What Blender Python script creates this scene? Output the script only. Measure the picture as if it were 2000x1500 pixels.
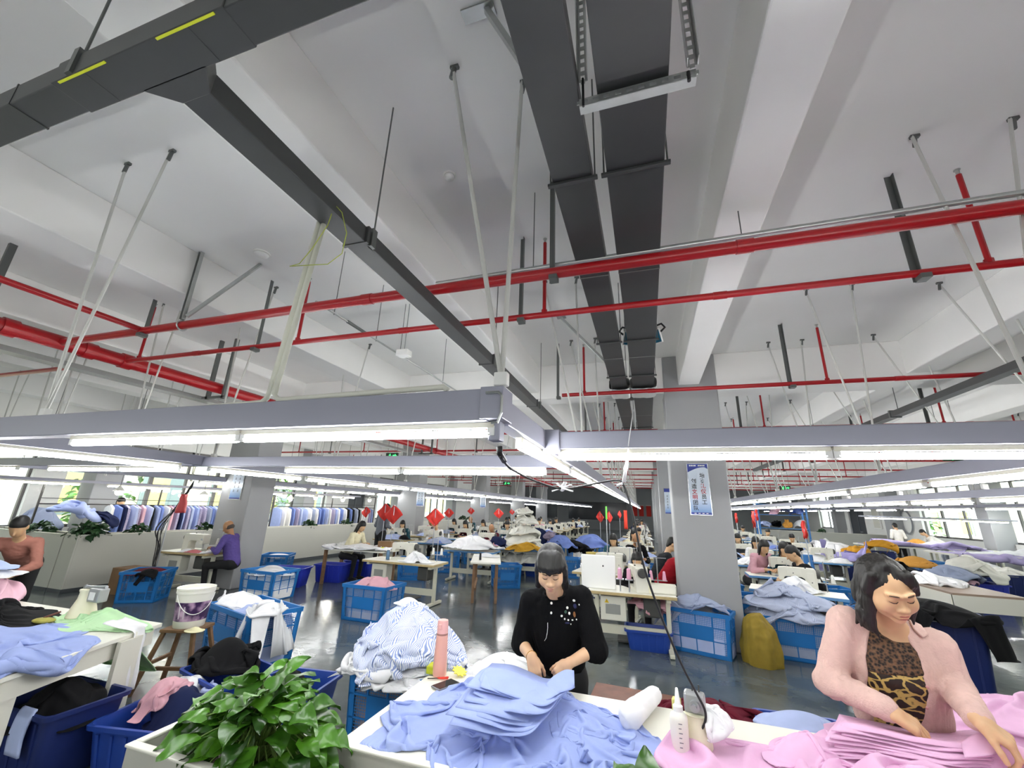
import bpy, bmesh, math, random
import numpy as np
from mathutils import Vector, Matrix, Euler
from math import radians as R_, pi, sin, cos

for _o in list(bpy.data.objects):
    bpy.data.objects.remove(_o, do_unlink=True)
SC = bpy.context.scene
COL = SC.collection
random.seed(7)
RNG = np.random.RandomState(11)

# ------------------------------------------------------------------ camera
EYE = 1.78
_yaw, _pit, _rol = R_(-18.18469668), R_(16.85202078), R_(1.98254083)
FPX = 797.42
_f = np.array([sin(_yaw) * cos(_pit), cos(_yaw) * cos(_pit), sin(_pit)])
_r = np.array([cos(_yaw), -sin(_yaw), 0.0])
_u = np.cross(_r, _f)
CR = cos(_rol) * _r + sin(_rol) * _u
CU = -sin(_rol) * _r + cos(_rol) * _u
cam = bpy.data.objects.new('camera', bpy.data.cameras.new('camera'))
COL.objects.link(cam)
cam.data.sensor_width = 36.0
cam.data.lens = FPX / 2000 * 36.0
cam.data.clip_start = 0.05
cam.data.clip_end = 300
_m = Matrix.Identity(4)
for _i in range(3):
    _m[_i][0], _m[_i][1], _m[_i][2] = CR[_i], CU[_i], -_f[_i]
_m[0][3], _m[1][3], _m[2][3] = 0, 0, EYE
cam.matrix_world = _m
SC.camera = cam


def at(x, y, Y=None, Z=None, X=None):
    """world point seen at photo pixel (x, y) on the plane Y=, Z= or X="""
    d = _f + CR * (x - 1000) / FPX - CU * (y - 750) / FPX
    t = Y / d[1] if Y is not None else ((Z - EYE) / d[2] if Z is not None else X / d[0])
    return np.array([0, 0, EYE]) + d * t


# ------------------------------------------------------------------ light
W = bpy.data.worlds.new('daylight')
SC.world = W
W.use_nodes = True
_bg = W.node_tree.nodes['Background']
_bg.inputs[0].default_value = (0.86, 0.93, 1.0, 1)
_bg.inputs[1].default_value = 3.5
SC.view_settings.view_transform = 'Standard'
SC.view_settings.look = 'None'
SC.view_settings.gamma = 1
SC.view_settings.use_curve_mapping = False
SC.view_settings.exposure = 1.1
TUBE_POWER = 30.0
SC.cycles.max_bounces = 7
SC.cycles.diffuse_bounces = 5
SC.cycles.glossy_bounces = 3
SC.cycles.transparent_max_bounces = 12
SC.cycles.caustics_reflective = False
SC.cycles.caustics_refractive = False
SC.cycles.sample_clamp_indirect = 6.0


# ------------------------------------------------------------------ materials
def lin(h):
    h = h.lstrip('#')
    v = [int(h[i:i + 2], 16) / 255 for i in (0, 2, 4)]
    return tuple((c / 12.92 if c <= 0.04045 else ((c + 0.055) / 1.055) ** 2.4) for c in v) + (1.0,)


MATS = {}


def mat(name, col, rough=0.6, metal=0.0, var=0.0, scale=6.0, bump=0.0, bscale=60.0, spec=0.5, emit=None, estr=0.0, sheen=0.0, sub=0.0):
    """principled with optional colour mottling and fine bump (object coordinates)"""
    if name in MATS:
        return MATS[name]
    m = bpy.data.materials.new(name)
    m.use_nodes = True
    nt = m.node_tree
    b = nt.nodes['Principled BSDF']
    c = lin(col) if isinstance(col, str) else tuple(col) + (1.0,)
    b.inputs['Base Color'].default_value = c
    b.inputs['Roughness'].default_value = rough
    b.inputs['Metallic'].default_value = metal
    b.inputs['Specular IOR Level'].default_value = spec
    if sheen:
        b.inputs['Sheen Weight'].default_value = sheen
        b.inputs['Sheen Roughness'].default_value = 0.5
    if sub:
        b.inputs['Subsurface Weight'].default_value = sub
        b.inputs['Subsurface Radius'].default_value = (0.012, 0.005, 0.003)
        b.inputs['Subsurface Scale'].default_value = 1.0
    if emit:
        b.inputs['Emission Color'].default_value = lin(emit)
        b.inputs['Emission Strength'].default_value = estr
    if var or bump:
        tc = nt.nodes.new('ShaderNodeTexCoord')
        if var:
            n = nt.nodes.new('ShaderNodeTexNoise')
            n.inputs['Scale'].default_value = scale
            n.inputs['Detail'].default_value = 4
            nt.links.new(tc.outputs['Object'], n.inputs['Vector'])
            r = nt.nodes.new('ShaderNodeMapRange')
            r.inputs[1].default_value, r.inputs[2].default_value = 0.3, 0.7
            r.inputs[3].default_value, r.inputs[4].default_value = 1 - var, 1 + var * 0.5
            nt.links.new(n.outputs['Fac'], r.inputs[0])
            mx = nt.nodes.new('ShaderNodeMix')
            mx.data_type = 'RGBA'
            mx.blend_type = 'MULTIPLY'
            mx.inputs[0].default_value = 1
            mx.inputs[6].default_value = c
            nt.links.new(r.outputs[0], mx.inputs[7])
            nt.links.new(mx.outputs[2], b.inputs['Base Color'])
        if bump:
            n2 = nt.nodes.new('ShaderNodeTexNoise')
            n2.inputs['Scale'].default_value = bscale
            n2.inputs['Detail'].default_value = 3
            nt.links.new(tc.outputs['Object'], n2.inputs['Vector'])
            bp = nt.nodes.new('ShaderNodeBump')
            bp.inputs['Strength'].default_value = bump
            bp.inputs['Distance'].default_value = 0.01
            nt.links.new(n2.outputs['Fac'], bp.inputs['Height'])
            nt.links.new(bp.outputs[0], b.inputs['Normal'])
    MATS[name] = m
    return m


def cloth(name, col, var=0.06):
    return mat('cloth_' + name, col, 0.9, 0, var, 9.0, 0.25, 14.0, 0.2, sheen=0.0)


# ------------------------------------------------------------------ mesh building
def rotm(rx=0, ry=0, rz=0):
    return np.array(Euler((rx, ry, rz)).to_matrix())


class MB:
    """collects shapes and links them as ONE mesh object"""

    def __init__(s):
        s.v, s.f, s.mi, s.n, s.cur = [], [], [], 0, 0

    def mid(s, i):
        s.cur = i
        return s

    def add(s, verts, faces):
        verts = np.asarray(verts, float).reshape(-1, 3)
        n = s.n
        s.v.append(verts)
        s.f += [tuple(int(i) + n for i in f) for f in faces]
        s.mi += [s.cur] * len(faces)
        s.n += len(verts)
        return s

    def box(s, c, d, rot=None):
        x, y, z = (np.array(d, float) / 2)
        v = np.array([(-x, -y, -z), (x, -y, -z), (x, y, -z), (-x, y, -z), (-x, -y, z), (x, -y, z), (x, y, z), (-x, y, z)])
        if rot is not None:
            v = v @ np.asarray(rot).T
        return s.add(v + np.array(c, float), [(3, 2, 1, 0), (4, 5, 6, 7), (0, 1, 5, 4), (1, 2, 6, 5), (2, 3, 7, 6), (3, 0, 4, 7)])

    def bx(s, x0, x1, y0, y1, z0, z1):
        return s.box(((x0 + x1) / 2, (y0 + y1) / 2, (z0 + z1) / 2), (abs(x1 - x0), abs(y1 - y0), abs(z1 - z0)))

    def bar(s, a, b, w, h, up=(0, 0, 1)):
        """box beam from a to b, w across, h along up"""
        a, b = np.array(a, float), np.array(b, float)
        d = b - a
        L = np.linalg.norm(d)
        d = d / L
        u = np.array(up, float)
        if abs(d @ u) > 0.98:
            u = np.array((0, 1.0, 0))
        r = np.cross(d, u)
        r /= np.linalg.norm(r)
        u = np.cross(r, d)
        return s.box((a + b) / 2, (w, L, h), np.array([r, d, u]).T)

    def tube(s, pts, r, n=8, cap=True):
        pts = [np.array(p, float) for p in pts]
        m = len(pts)
        rr = r if hasattr(r, '__len__') else [r] * m
        t0 = pts[1] - pts[0]
        t0 /= np.linalg.norm(t0)
        ref = np.array((0, 0, 1.0)) if abs(t0[2]) < 0.9 else np.array((1.0, 0, 0))
        u = np.cross(t0, ref)
        u /= np.linalg.norm(u)
        V, F = [], []
        for i, p in enumerate(pts):
            t = (pts[min(i + 1, m - 1)] - pts[max(i - 1, 0)])
            t = t / (np.linalg.norm(t) + 1e-12)
            u = u - t * (u @ t)
            u /= np.linalg.norm(u) + 1e-12
            w = np.cross(t, u)
            for k in range(n):
                a = 2 * pi * k / n
                V.append(p + rr[i] * (cos(a) * u + sin(a) * w))
        for i in range(m - 1):
            for k in range(n):
                k2 = (k + 1) % n
                F.append((i * n + k, i * n + k2, (i + 1) * n + k2, (i + 1) * n + k))
        if cap:
            F.append(tuple(range(n))[::-1])
            F.append(tuple((m - 1) * n + k for k in range(n)))
        return s.add(V, F)

    def cyl(s, a, b, r, n=12, r2=None):
        return s.tube([a, b], [r, r if r2 is None else r2], n)

    def lathe(s, prof, c=(0, 0, 0), n=20, rot=None):
        V, F = [], []
        m = len(prof)
        for (r, z) in prof:
            for k in range(n):
                a = 2 * pi * k / n
                V.append((r * cos(a), r * sin(a), z))
        for i in range(m - 1):
            for k in range(n):
                k2 = (k + 1) % n
                F.append((i * n + k, i * n + k2, (i + 1) * n + k2, (i + 1) * n + k))
        F.append(tuple(range(n))[::-1])
        F.append(tuple((m - 1) * n + k for k in range(n)))
        V = np.array(V)
        if rot is not None:
            V = V @ np.asarray(rot).T
        return s.add(V + np.array(c, float), F)

    def prism(s, poly, a0, a1, axis='y'):
        """poly: 2D outline; axis y -> (x,z) outline swept along y; z -> (x,y); x -> (y,z)"""
        n = len(poly)

        def P(p, t):
            return (p[0], t, p[1]) if axis == 'y' else ((p[0], p[1], t) if axis == 'z' else (t, p[0], p[1]))
        V = [P(p, a0) for p in poly] + [P(p, a1) for p in poly]
        F = [tuple(range(n)), tuple(range(2 * n - 1, n - 1, -1))]
        for i in range(n):
            j = (i + 1) % n
            F.append((j, i, n + i, n + j))
        return s.add(V, F)

    def grid(s, P):
        """P: (rows, cols, 3) array"""
        P = np.asarray(P, float)
        a, b = P.shape[:2]
        I = np.arange(a * b).reshape(a, b)
        F = np.stack([I[:-1, :-1], I[:-1, 1:], I[1:, 1:], I[1:, :-1]], -1).reshape(-1, 4)
        return s.add(P.reshape(-1, 3), F)

    def sphere(s, c, r, n=10, m=7):
        r = np.array(r if hasattr(r, '__len__') else (r, r, r), float)
        prof = [(sin(pi * i / m), -cos(pi * i / m)) for i in range(m + 1)]
        prof[0] = (1e-4, -1)
        prof[-1] = (1e-4, 1)
        V, F = [], []
        for (q, z) in prof:
            for k in range(n):
                V.append((q * cos(2 * pi * k / n), q * sin(2 * pi * k / n), z))
        for i in range(m):
            for k in range(n):
                k2 = (k + 1) % n
                F.append((i * n + k, i * n + k2, (i + 1) * n + k2, (i + 1) * n + k))
        return s.add(np.array(V) * r + np.array(c, float), F)

    def build(s, name, m, parent=None, smooth=False, bevel=0.0, seg=2, world=False, solid=0.0, fixn=False):
        me = bpy.data.meshes.new(name)
        V = np.concatenate(s.v)
        if world and parent is not None:
            q = parent
            while q is not None:
                V = V - np.array(q.location)
                q = q.parent
        me.from_pydata(V.tolist(), [], s.f)
        ms = m if isinstance(m, (list, tuple)) else [m]
        for q in ms:
            me.materials.append(q)
        if len(ms) > 1:
            me.polygons.foreach_set('material_index', s.mi)
        if fixn:
            bm = bmesh.new()
            bm.from_mesh(me)
            bmesh.ops.recalc_face_normals(bm, faces=bm.faces)
            bm.to_mesh(me)
            bm.free()
        me.update()
        o = bpy.data.objects.new(name, me)
        COL.objects.link(o)
        if parent is not None:
            o.parent = parent
        if smooth:
            me.polygons.foreach_set('use_smooth', [True] * len(me.polygons))
            if smooth == 'auto':
                try:
                    me.set_sharp_from_angle(angle=R_(38))
                except Exception:
                    pass
        if solid:
            q = o.modifiers.new('thickness', 'SOLIDIFY')
            q.thickness = solid
            q.offset = 0
        if bevel:
            q = o.modifiers.new('bevel', 'BEVEL')
            q.width = bevel
            q.segments = seg
            q.limit_method = 'ANGLE'
            q.angle_limit = R_(35)
        return o


def tag(o, label=None, cat=None, group=None, kind=None):
    if label:
        o['label'] = label
    if cat:
        o['category'] = cat
    if group:
        o['group'] = group
    if kind:
        o['kind'] = kind
    return o


def thing(name, label, cat, loc=(0, 0, 0), rz=0.0, group=None):
    o = bpy.data.objects.new(name, None)
    COL.objects.link(o)
    o.empty_display_size = 0.1
    o.location = [float(q) for q in loc]
    o.rotation_euler = (0, 0, rz)
    return tag(o, label, cat, group)


def struct(o):
    o['kind'] = 'structure'
    return o


def dup(root, loc, rz=0.0, label=None, group=None, sc=None, swap=None):
    """a copy of a thing with copies of its parts and sub-parts; swap: {material name: material}"""
    def cp(o, par):
        c = o.copy()
        COL.objects.link(c)
        if par is not None:
            c.parent = par
        if swap and o.type == 'MESH':
            for sl_i, sl in enumerate(c.material_slots):
                if sl.material and sl.material.name in swap:
                    sl.link = 'OBJECT'
                    sl.material = swap[sl.material.name] if False else swap[o.data.materials[sl_i].name]
        for ch in KIDS.get(o.name, ()):
            cp(ch, c)
        return c
    r = cp(root, None)
    r.location = [float(q) for q in loc]
    r.rotation_euler = (0, 0, rz)
    if sc:
        r.scale = (sc, sc, sc)
    if label:
        r['label'] = label
    if group:
        r['group'] = group
    return r


KIDS = {}


def proto(root):
    """remember the parts of a finished thing so that it can be copied fast"""
    def walk(o, objs):
        ks = [q for q in objs if q.parent == o]
        KIDS[o.name] = ks
        for k in ks:
            walk(k, objs)
    walk(root, list(COL.objects))
    return root


# ------------------------------------------------------------------ noise
_perm = np.random.RandomState(3).permutation(256)
_perm = np.concatenate([_perm, _perm, _perm])
_grad = np.random.RandomState(4).normal(size=(256, 3))
_grad /= np.linalg.norm(_grad, axis=1, keepdims=True)


def pn(P):
    """gradient noise, about -0.7..0.7"""
    P = np.asarray(P, float)
    sh = P.shape[:-1]
    P = P.reshape(-1, 3)
    I = np.floor(P).astype(int)
    Fr = P - I
    I &= 255
    U = Fr * Fr * Fr * (Fr * (Fr * 6 - 15) + 10)
    out = 0
    for dx in (0, 1):
        wx = U[:, 0] if dx else 1 - U[:, 0]
        for dy in (0, 1):
            wy = U[:, 1] if dy else 1 - U[:, 1]
            for dz in (0, 1):
                wz = U[:, 2] if dz else 1 - U[:, 2]
                h = _perm[_perm[_perm[I[:, 0] + dx] + I[:, 1] + dy] + I[:, 2] + dz]
                g = _grad[h]
                out = out + wx * wy * wz * (g * (Fr - (dx, dy, dz))).sum(1)
    return out.reshape(sh)


def fbm(P, o=3):
    P = np.asarray(P, float)
    return sum(pn(P * 2 ** i + 7.3 * i) / 2 ** i for i in range(o))


def ridge(P, o=2):
    P = np.asarray(P, float)
    return sum((1 - 2.2 * np.abs(pn(P * 1.9 ** i + 5.1 * i))) / 2 ** i for i in range(o))
# ================================================================== the hall
ZC = 4.32
XL, XR, YN, YF = -14.0, 13.0, -7.0, 44.0
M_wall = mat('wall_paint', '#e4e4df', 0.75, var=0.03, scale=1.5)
M_ceil = mat('ceiling_paint', '#f2f2ef', 0.8, var=0.035, scale=0.8, bump=0.15, bscale=3)
M_beam = mat('beam_paint', '#f1f0ed', 0.8, var=0.03, scale=1.2, bump=0.12, bscale=5)
M_part = mat('partition_board', '#bbbab0', 0.45, var=0.02, scale=2)
M_frame = mat('window_frame_grey', '#6d6b69', 0.5, 0.2)
M_dark = mat('dark_door', '#45494d', 0.5, 0.1)
M_soil = mat('soil', '#3b3027', 0.95, var=0.4, scale=20, bump=0.6, bscale=40)


def floor_mat():
    m = mat('floor_epoxy', '#69737a', 0.2)
    nt = m.node_tree
    b = nt.nodes['Principled BSDF']
    tc = nt.nodes.new('ShaderNodeTexCoord')
    n = nt.nodes.new('ShaderNodeTexNoise')
    n.inputs['Scale'].default_value = 1.7
    n.inputs['Detail'].default_value = 8
    n.inputs['Distortion'].default_value = 0.8
    nt.links.new(tc.outputs['Object'], n.inputs['Vector'])
    r = nt.nodes.new('ShaderNodeValToRGB')
    r.color_ramp.elements[0].position, r.color_ramp.elements[1].position = 0.32, 0.72
    r.color_ramp.elements[0].color = lin('#434b4e')
    r.color_ramp.elements[1].color = lin('#60686a')
    nt.links.new(n.outputs['Fac'], r.inputs[0])
    nt.links.new(r.outputs[0], b.inputs['Base Color'])
    n2 = nt.nodes.new('ShaderNodeTexNoise')
    n2.inputs['Scale'].default_value = 3.0
    n2.inputs['Detail'].default_value = 5
    nt.links.new(tc.outputs['Object'], n2.inputs['Vector'])
    mr = nt.nodes.new('ShaderNodeMapRange')
    mr.inputs[3].default_value, mr.inputs[4].default_value = 0.06, 0.24
    nt.links.new(n2.outputs['Fac'], mr.inputs[0])
    nt.links.new(mr.outputs[0], b.inputs['Roughness'])
    bp = nt.nodes.new('ShaderNodeBump')
    bp.inputs['Strength'].default_value = 0.08
    bp.inputs['Distance'].default_value = 0.02
    n3 = nt.nodes.new('ShaderNodeTexNoise')
    n3.inputs['Scale'].default_value = 9
    nt.links.new(tc.outputs['Object'], n3.inputs['Vector'])
    nt.links.new(n3.outputs['Fac'], bp.inputs['Height'])
    nt.links.new(bp.outputs[0], b.inputs['Normal'])
    return m


struct(MB().bx(XL - 0.3, XR + 0.3, YN, YF, -0.2, 0).build('floor', floor_mat()))
struct(MB().bx(XL - 0.3, XR + 0.3, YN, YF, ZC, ZC + 0.25).build('ceiling', M_ceil))


def wall_y(name, X, t, y0, y1, ops):
    b = MB()
    ys = [y0]
    for (a, c, za, zb) in ops:
        b.bx(X - t / 2, X + t / 2, ys[-1], a, 0, ZC)
        if za > 0:
            b.bx(X - t / 2, X + t / 2, a, c, 0, za)
        b.bx(X - t / 2, X + t / 2, a, c, zb, ZC)
        ys.append(c)
    b.bx(X - t / 2, X + t / 2, ys[-1], y1, 0, ZC)
    return struct(b.build(name, M_wall))


def glass_mat():
    m = bpy.data.materials.new('window_glass')
    m.use_nodes = True
    nt = m.node_tree
    nt.nodes.clear()
    o = nt.nodes.new('ShaderNodeOutputMaterial')
    t = nt.nodes.new('ShaderNodeBsdfTransparent')
    t.inputs[0].default_value = (0.93, 0.96, 0.95, 1)
    g = nt.nodes.new('ShaderNodeBsdfGlossy')
    g.inputs['Roughness'].default_value = 0.03
    mx = nt.nodes.new('ShaderNodeMixShader')
    mx.inputs[0].default_value = 0.05
    nt.links.new(t.outputs[0], mx.inputs[1])
    nt.links.new(g.outputs[0], mx.inputs[2])
    nt.links.new(mx.outputs[0], o.inputs[0])
    return m


M_glass = glass_mat()
WN = [0]


def window_y(X, y0, y1, z0, z1, cell=0.95, trans=None, t=0.07):
    """frame with mullions and one pane sheet, in a wall of constant X"""
    WN[0] += 1
    fr = MB()
    fr.bx(X - t / 2, X + t / 2, y0, y1, z0, z0 + 0.07).bx(X - t / 2, X + t / 2, y0, y1, z1 - 0.07, z1)
    n = max(1, round((y1 - y0) / cell))
    for i in range(n + 1):
        y = y0 + (y1 - y0) * i / n
        w = 0.1 if i % 2 == 0 else 0.06
        fr.bx(X - t / 2, X + t / 2, y - w / 2, y + w / 2, z0, z1)
    zt = trans or z0 + (z1 - z0) * 0.68
    fr.bx(X - t / 2, X + t / 2, y0, y1, zt - 0.035, zt + 0.035)
    o = struct(fr.build('window_%d' % WN[0], M_frame))
    g = MB().bx(X - 0.004, X + 0.004, y0, y1, z0, z1).build('pane', M_glass, o)
    s = MB().bx(X - 0.16, X + 0.16, y0 - 0.05, y1 + 0.05, z0 - 0.04, z0).build('sill', M_wall, o)
    return o


LW = [(-5.5, -1.0), (0.5, 6.0), (6.6, 11.6), (12.2, 15.8), (19.6, 24.0), (24.9, 28.6)]
RW = [(-4.0, 4.5), (5.3, 12.6), (13.4, 26.4), (34.9, 39.6)]
wall_y('wall_left', XL, 0.3, YN, YF, [(a, b, 0.95, 3.15) for a, b in LW[:4]] + [(17.3, 18.6, 0, 2.3)] + [(a, b, 0.95, 3.15) for a, b in LW[4:]])
wall_y('wall_right', XR, 0.3, YN, YF, [(a, b, 1.1, 3.4) for a, b in RW[:3]] + [(32.2, 34.4, 0, 2.75)] + [(a, b, 1.1, 3.4) for a, b in RW[3:]])
for a, b in LW:
    window_y(XL, a, b, 0.95, 3.15)
for a, b in RW:
    window_y(XR, a, b, 1.1, 3.4, 1.5)
M_far = mat('end_wall_paint', '#8d9092', 0.8, var=0.05, scale=0.6)  # shade at the far end of the hall is put into this grey
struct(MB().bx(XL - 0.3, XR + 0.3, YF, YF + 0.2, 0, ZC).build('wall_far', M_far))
struct(MB().bx(XL - 0.3, XR + 0.3, YN - 0.2, YN, 0, ZC).build('wall_near', M_wall))
for nm, X, y0, y1, h in (('door_1', XL, 17.3, 18.6, 2.3), ('door_2', XR, 32.2, 34.4, 2.75)):
    d = struct(MB().bx(X - 0.04, X + 0.04, y0, y1, 0, h).build(nm, M_dark, bevel=0.01))
    MB().bx(X - 0.07, X + 0.07, y0, y0 + 0.08, 0, h).bx(X - 0.07, X + 0.07, y1 - 0.08, y1, 0, h).bx(X - 0.07, X + 0.07, (y0 + y1) / 2 - 0.03, (y0 + y1) / 2 + 0.03, 0, h).build('door_frame', mat('door_frame', '#5b6065', 0.5), d)
    MB().bx(X - 0.1, X + 0.1, (y0 + y1) / 2 - 0.35, (y0 + y1) / 2 - 0.1, 1.0, 1.06).build('push_bar', mat('steel', '#b9bcc0', 0.3, 0.9), d)

# beams below the slab: secondary beams run down the hall, main beams cross it at the pillar rows
ROWS = [-0.1, 6.97, 14.0, 21.0, 28.0, 35.0]
BX = [(-13.2, -12.8), (-10.4, -10.0), (-7.65, -7.2), (-4.97, -4.5), (-2.28, -1.78), (0.6, 0.92), (3.65, 4.05), (6.4, 6.8), (9.1, 9.5), (11.6, 12.0)]
TN = 0
for i, (a, b) in enumerate(BX):
    TN += 1
    struct(MB().bx(a, b, YN, YF, 3.81, ZC).build('trim_%d' % TN, M_beam, bevel=0.012))
for y in ROWS:
    TN += 1
    struct(MB().bx(XL, XR, y + 0.02, y + 0.45, 3.69, ZC).build('trim_%d' % TN, M_beam, bevel=0.012))
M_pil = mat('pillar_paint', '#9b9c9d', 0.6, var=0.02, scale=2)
PN = 0
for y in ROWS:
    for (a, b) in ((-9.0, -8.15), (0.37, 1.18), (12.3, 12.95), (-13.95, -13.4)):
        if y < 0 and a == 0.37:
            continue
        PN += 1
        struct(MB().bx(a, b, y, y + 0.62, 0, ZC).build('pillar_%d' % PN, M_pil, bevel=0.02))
# smoke detectors and dome on the slab
for i, (x, y, r, lab) in enumerate(((-3.81, 2.79, 0.085, 'white round smoke detector on the ceiling left of the twin white conduits'),
                                    (-4.3, 4.0, 0.085, 'white round smoke detector on the ceiling behind the first red sprinkler pipe'),
                                    (-1.36, 2.35, 0.05, 'small white dome on the ceiling between the two pairs of grey trays'))):
    t = thing('smoke_detector', lab, 'smoke detector', (x, y, ZC))
    MB().lathe([(r, -0.012), (r, 0)], n=24).build('base_plate', mat('white_plastic', '#eeeeea', 0.4), t, smooth='auto')
    MB().lathe([(0.01, -0.05), (r * 0.5, -0.047), (r * 0.75, -0.03), (r * 0.85, -0.012)], n=24).build('dome', mat('white_plastic', '#eeeeea', 0.4), t, smooth=True)

# planter partitions on the left of the hall, chest high, open on top
M_rim = mat('partition_rim', '#e9e7da', 0.4)


def planter(name, x0, x1, y0, y1, h, n, rim=0.035, soil=.025):
    o = thing(name, None, None, (x0, y0, 0))
    struct(o)
    t = 0.03
    b = MB()
    b.bx(x0, x1, y0, y0 + t, 0, h).bx(x0, x1, y1 - t, y1, 0, h).bx(x0, x0 + t, y0 + t, y1 - t, 0, h).bx(x1 - t, x1, y0 + t, y1 - t, 0, h)
    b.build('panel', M_part, o, world=True, bevel=0.004)
    b = MB()
    e = 0.006
    b.bx(x0 - e, x1 + e, y0 - e, y0 + rim, h, h + 0.012).bx(x0 - e, x1 + e, y1 - rim, y1 + e, h, h + 0.012)
    b.bx(x0 - e, x0 + rim, y0 + rim, y1 - rim, h, h + 0.012).bx(x1 - rim, x1 + e, y0 + rim, y1 - rim, h, h + 0.012)
    b.build('rim', M_rim, o, world=True, bevel=0.004)
    MB().bx(x0 + t, x1 - t, y0 + t, y1 - t, h - 0.22, h - soil).build('soil', M_soil, o, world=True)
    MB().bx(x0 - 0.008, x1 + 0.008, y0 - 0.008, y1 + 0.008, 0, 0.07).build('kick_strip', M_dark, o, world=True)
    return o


planter('wall_partition', -10.72, -10.33, 5.38, 27.0, 1.0, 0)
planter('wall_partition', -13.6, -10.75, 5.38, 5.75, 1.0, 0)
planter('wall_planter', -2.22, 2.9, 1.56, 1.925, 0.728, 0, soil=.16)
# ================================================================== overhead services
M_tray = mat('tray_grey', '#4a4b4b', 0.45, 0.35, var=0.06, scale=5)
M_tray2 = mat('tray_light_grey', '#8b8c8a', 0.45, 0.4, var=0.05, scale=5)
M_red = mat('pipe_red', '#a3141c', 0.28, 0.0, var=0.05, scale=3)
M_galv = mat('galvanised', '#b5b8b6', 0.35, 0.8, var=0.1, scale=12)
M_galvd = mat('channel_dark', '#6a6d6b', 0.45, 0.6)
M_rod = mat('rod_white', '#c9c9c4', 0.45, 0.3)
M_blk = mat('black_plastic', '#151517', 0.5)
M_whp = mat('white_plastic', '#eeeeea', 0.4)
M_yel = mat('yellow_tape', '#d9e02a', 0.5)
M_pvc = mat('conduit_white', '#dcdccf', 0.4)
M_trough = mat('trough_lilac_grey', '#9c9dab', 0.4, 0.15)
M_holder = mat('lamp_holder', '#d8d4c0', 0.5)
M_tube = mat('lamp_tube', '#ffffff', 0.5, emit='#fbfdff', estr=TUBE_POWER)

# two wide grey cable trays side by side
for nm, x0, x1, z, lab in (('cable_tray', -0.415, -0.19, 3.59, 'dark grey ceiling cable tray, narrower one of the two running side by side'),
                           ('cable_tray', -0.11, 0.195, 3.59, 'dark grey ceiling cable tray, wider one of the two carrying floodlights')):
    t = thing(nm, lab, 'cable tray', (x0, 0.2, z))
    MB().bx(x0, x1, 0.2, 16, z, z + 0.1).build('trunk', M_tray, t, world=True, bevel=0.004)
    for y in (2.95, 4.9, 8.2, 10.5):
        MB().bx(x0 - 0.002, x1 + 0.002, y, y + 0.012, z - 0.003, z + 0.102).build('joint', M_tray2, t, world=True)
    for y in (1.9, 4.35, 5.62, 9.4, 12.4):
        hb = MB().bx(x0 - 0.03, x1 + 0.03, y - 0.012, y + 0.012, z - 0.022, z - 0.003).build('cross_bar', M_tray, t, world=True, bevel=0.003)
        for xx in (x0 - 0.015, x1 + 0.015):
            MB().cyl((xx, y, z - 0.02), (xx, y, ZC), 0.005, 6).build('hanger_rod', M_galvd, t, world=True)


def slotted(b, p0, p1, w, n, up=(0, 0, 1)):
    """C-channel with a row of slots on its face: two flanges, webs between the slots"""
    p0, p1 = np.array(p0, float), np.array(p1, float)
    d = (p1 - p0) / np.linalg.norm(p1 - p0)
    L = np.linalg.norm(p1 - p0)
    u = np.array(up, float)
    r = np.cross(d, u)
    for s in (-1, 1):
        b.bar(p0 + u * s * w * 0.36, p1 + u * s * w * 0.36, 0.004, w * 0.28, up)
        b.bar(p0 + u * s * w * 0.5 - r * w * .5, p1 + u * s * w * 0.5 - r * w * .5, w, 0.004, up)
    for i in range(n + 1):
        c = p0 + d * (L * i / n)
        b.bar(c - d * L / n * 0.22, c + d * L / n * 0.22, 0.004, w * 0.46, up)


t = thing('strut_hanger', 'slotted steel strut frame hung under the wider grey cable tray', 'bracket', (0, 1.42, 3.56))
b = MB()
slotted(b, (-0.19, 1.42, 3.555), (0.30, 1.42, 3.555), 0.042, 10)
b.build('cross_strut', M_galv, t, world=True)
b = MB()
slotted(b, (0.285, 1.40, 3.57), (0.285, 1.40, ZC), 0.042, 14, (1, 0, 0))
b.build('upright', M_galv, t, world=True)
b = MB()
slotted(b, (-0.172, 1.42, 3.68), (-0.172, 1.42, ZC), 0.042, 12, (1, 0, 0))
b.build('upright', M_galv, t, world=True)
MB().cyl((-0.172, 1.42, 3.53), (-0.172, 1.42, 3.7), 0.006, 6).build('bolt', M_blk, t, world=True)
MB().cyl((0.27, 1.42, 3.52), (0.27, 1.42, 3.57), 0.008, 6).build('bolt', M_blk, t, world=True)

t = thing('diagonal_brace', 'galvanised brace arm fixed to the ceiling beside the narrower grey tray', 'bracket', (-0.62, 1.3, ZC))
MB().bar((-0.66, 1.36, ZC - 0.02), (-0.38, 1.42, 3.72), 0.03, 0.03).build('arm', M_galv, t, world=True)
MB().bx(-0.8, -0.62, 1.33, 1.4, ZC - 0.012, ZC).build('plate', M_galv, t, world=True)
t = thing('diagonal_brace', 'galvanised brace arm beside the grey trays behind the second red pipe', 'bracket', (-0.9, 5.2, ZC))
MB().bar((-0.98, 5.05, ZC - 0.02), (-0.38, 5.2, 3.62), 0.03, 0.03).build('arm', M_galv, t, world=True)
MB().bx(-1.04, -0.92, 5.0, 5.1, ZC - 0.012, ZC).build('plate', M_galv, t, world=True)
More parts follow.
